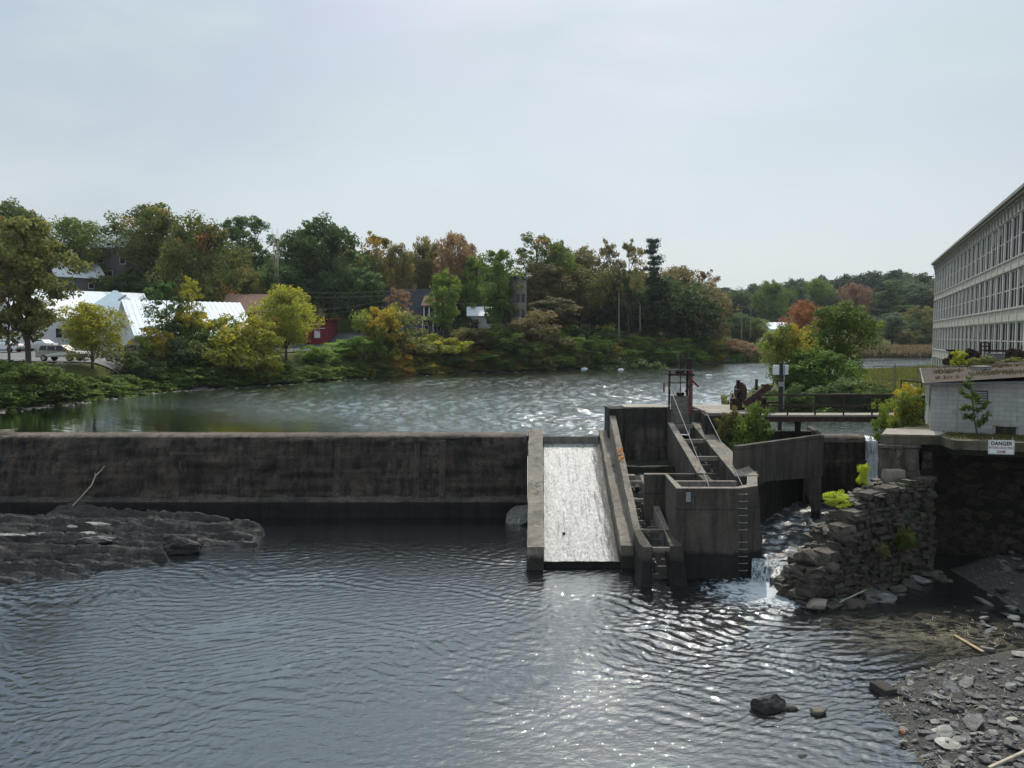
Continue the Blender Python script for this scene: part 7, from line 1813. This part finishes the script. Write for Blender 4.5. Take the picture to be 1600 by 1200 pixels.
car('parked_car','dark grey suv parked below the outdoor stair',*carat(197,566,83.5),R(176),'car_grey','suv',1.0)
car('parked_car','pale blue-white car at the left edge of the parking lot',*carat(4,552,90),R(178),'car_white','sedan')
car('parked_car','white car on the far road above the bank',*carat(1053,527,161),R(172),'car_white','suv')

# ---------------------------------------------------------------- poles and wires
def pole(px,pt,pb,Y,r,mat,label,arms=(),w=1.2,extra=()):
    a = P(px,pb,Y); c = P(px,pt,Y); t = thing('utility_pole',label,'utility pole',a,0,'utility poles')
    MB().tube([a-Vector((0,0,1.5)),c],[r,r*.75],8).build('post', M[mat], t)
    for z_ in arms: q = P(px,z_,Y); MB().box(q.x-w,q.x+w,Y-.16,Y-.04,q.z-.07,q.z+.07).build('crossarm', M[mat], t)
    for (dx,z_) in extra: q = P(px+dx,z_,Y); MB().tube([(q.x,Y-.3,q.z-.35),(q.x,Y-.3,q.z+.35)],.2,10).build('transformer', M['galv'], t)
    return t
pole(634,452,500,128,.15,'pole_wood','pale pole with crossarms left of the blue-grey house',(453,459))
pole(967,458,530,145,.16,'pole_wood','left of the two pale poles above the bank bushes')
pole(1000,475,530,149,.16,'pole_wood','shorter right one of the two pale poles above the bank bushes')
pole(1124,464,535,176,.22,'pole_dark','black utility pole with crossarms by the road bend',(465,472),2.4)
pole(1119.5,480,535,182,.13,'pole_wood','slim pole right behind the black utility pole')
pole(1159,478,520,215,.16,'pole_wood','distant pole with a crossarm left of the white-roofed house',(479,),2.0)
pole(1173,480,520,218,.16,'pole_wood','distant plain pole right of the pole with the crossarm')
def wire(pts, label, r=.022):
    o = MB().tube([Vector(p) for p in pts], r, 4).build('overhead_wire', M['cable' if r > .03 else 'wire']); return meta(o, label, 'wire', 'overhead wires')
def sag(a, c, s_, n=12): return [a.lerp(c,i/n)-Vector((0,0,4*s_*(i/n)*(1-i/n))) for i in range(n+1)]
wl = 'thin overhead wire sagging across the dark trees on the far bank'
for (a,c,s_) in (((440,456,119),(634,453.5,128),.3),((440,463,119),(634,460,128),.3),((480,484,119),(634,460,128),.6),((470,492,119),(600,478,124),.3),((634,460,128),(800,466,134),.6),((634,466,128),(800,474,134),.5),((634,487,128),(840,493,138),.5),((820,495,140),(967,476,145),.6),((967,476,145),(1000,476,149),.05),((1000,476,149),(1122,492,176),1.2),((1124,466,176),(1159,480,215),.4),((240,455,118),(440,456,119),.5)):
    wire(sag(P(*a),P(*c),s_), wl, .03)
wire(sag(P(1190,608,43.5),P(1124,600,43.5),.1)[:6]+[], 'short wire hanging by the winch', .012) if False else None
for i,(y0,y1) in enumerate(((541,538),(551,547))): wire(sag(P(1170,y0+22,120),P(1458,y1+22,118),.3), 'long wire crossing low over the far water toward the mill', .03)
# unidentified small white thing by the reeds, shaped as a board
o = MB().bar(P(1190,551,182),P(1201,550,182),.5,.25).build('white_board', M['white_paint'], bevel=.08); meta(o,'small white object at the far edge of the reed bed','board')

# ---------------------------------------------------------------- thin autumn haze
hb = MB(); hb.box(-1500, 1500, -60, 2300, -4, 75); 
hz_m = bpy.data.materials.new('haze'); hz_m.use_nodes = True; ht = hz_m.node_tree; ht.nodes.clear()
ho = ht.nodes.new('ShaderNodeOutputMaterial'); hv = ht.nodes.new('ShaderNodeVolumePrincipled'); hv.inputs['Color'].default_value = (.86,.92,1,1); hv.inputs['Density'].default_value = .00012; hv.inputs['Anisotropy'].default_value = .2
ht.links.new(hv.outputs[0], ho.inputs['Volume'])
hb.build('haze', hz_m)['kind'] = 'stuff'
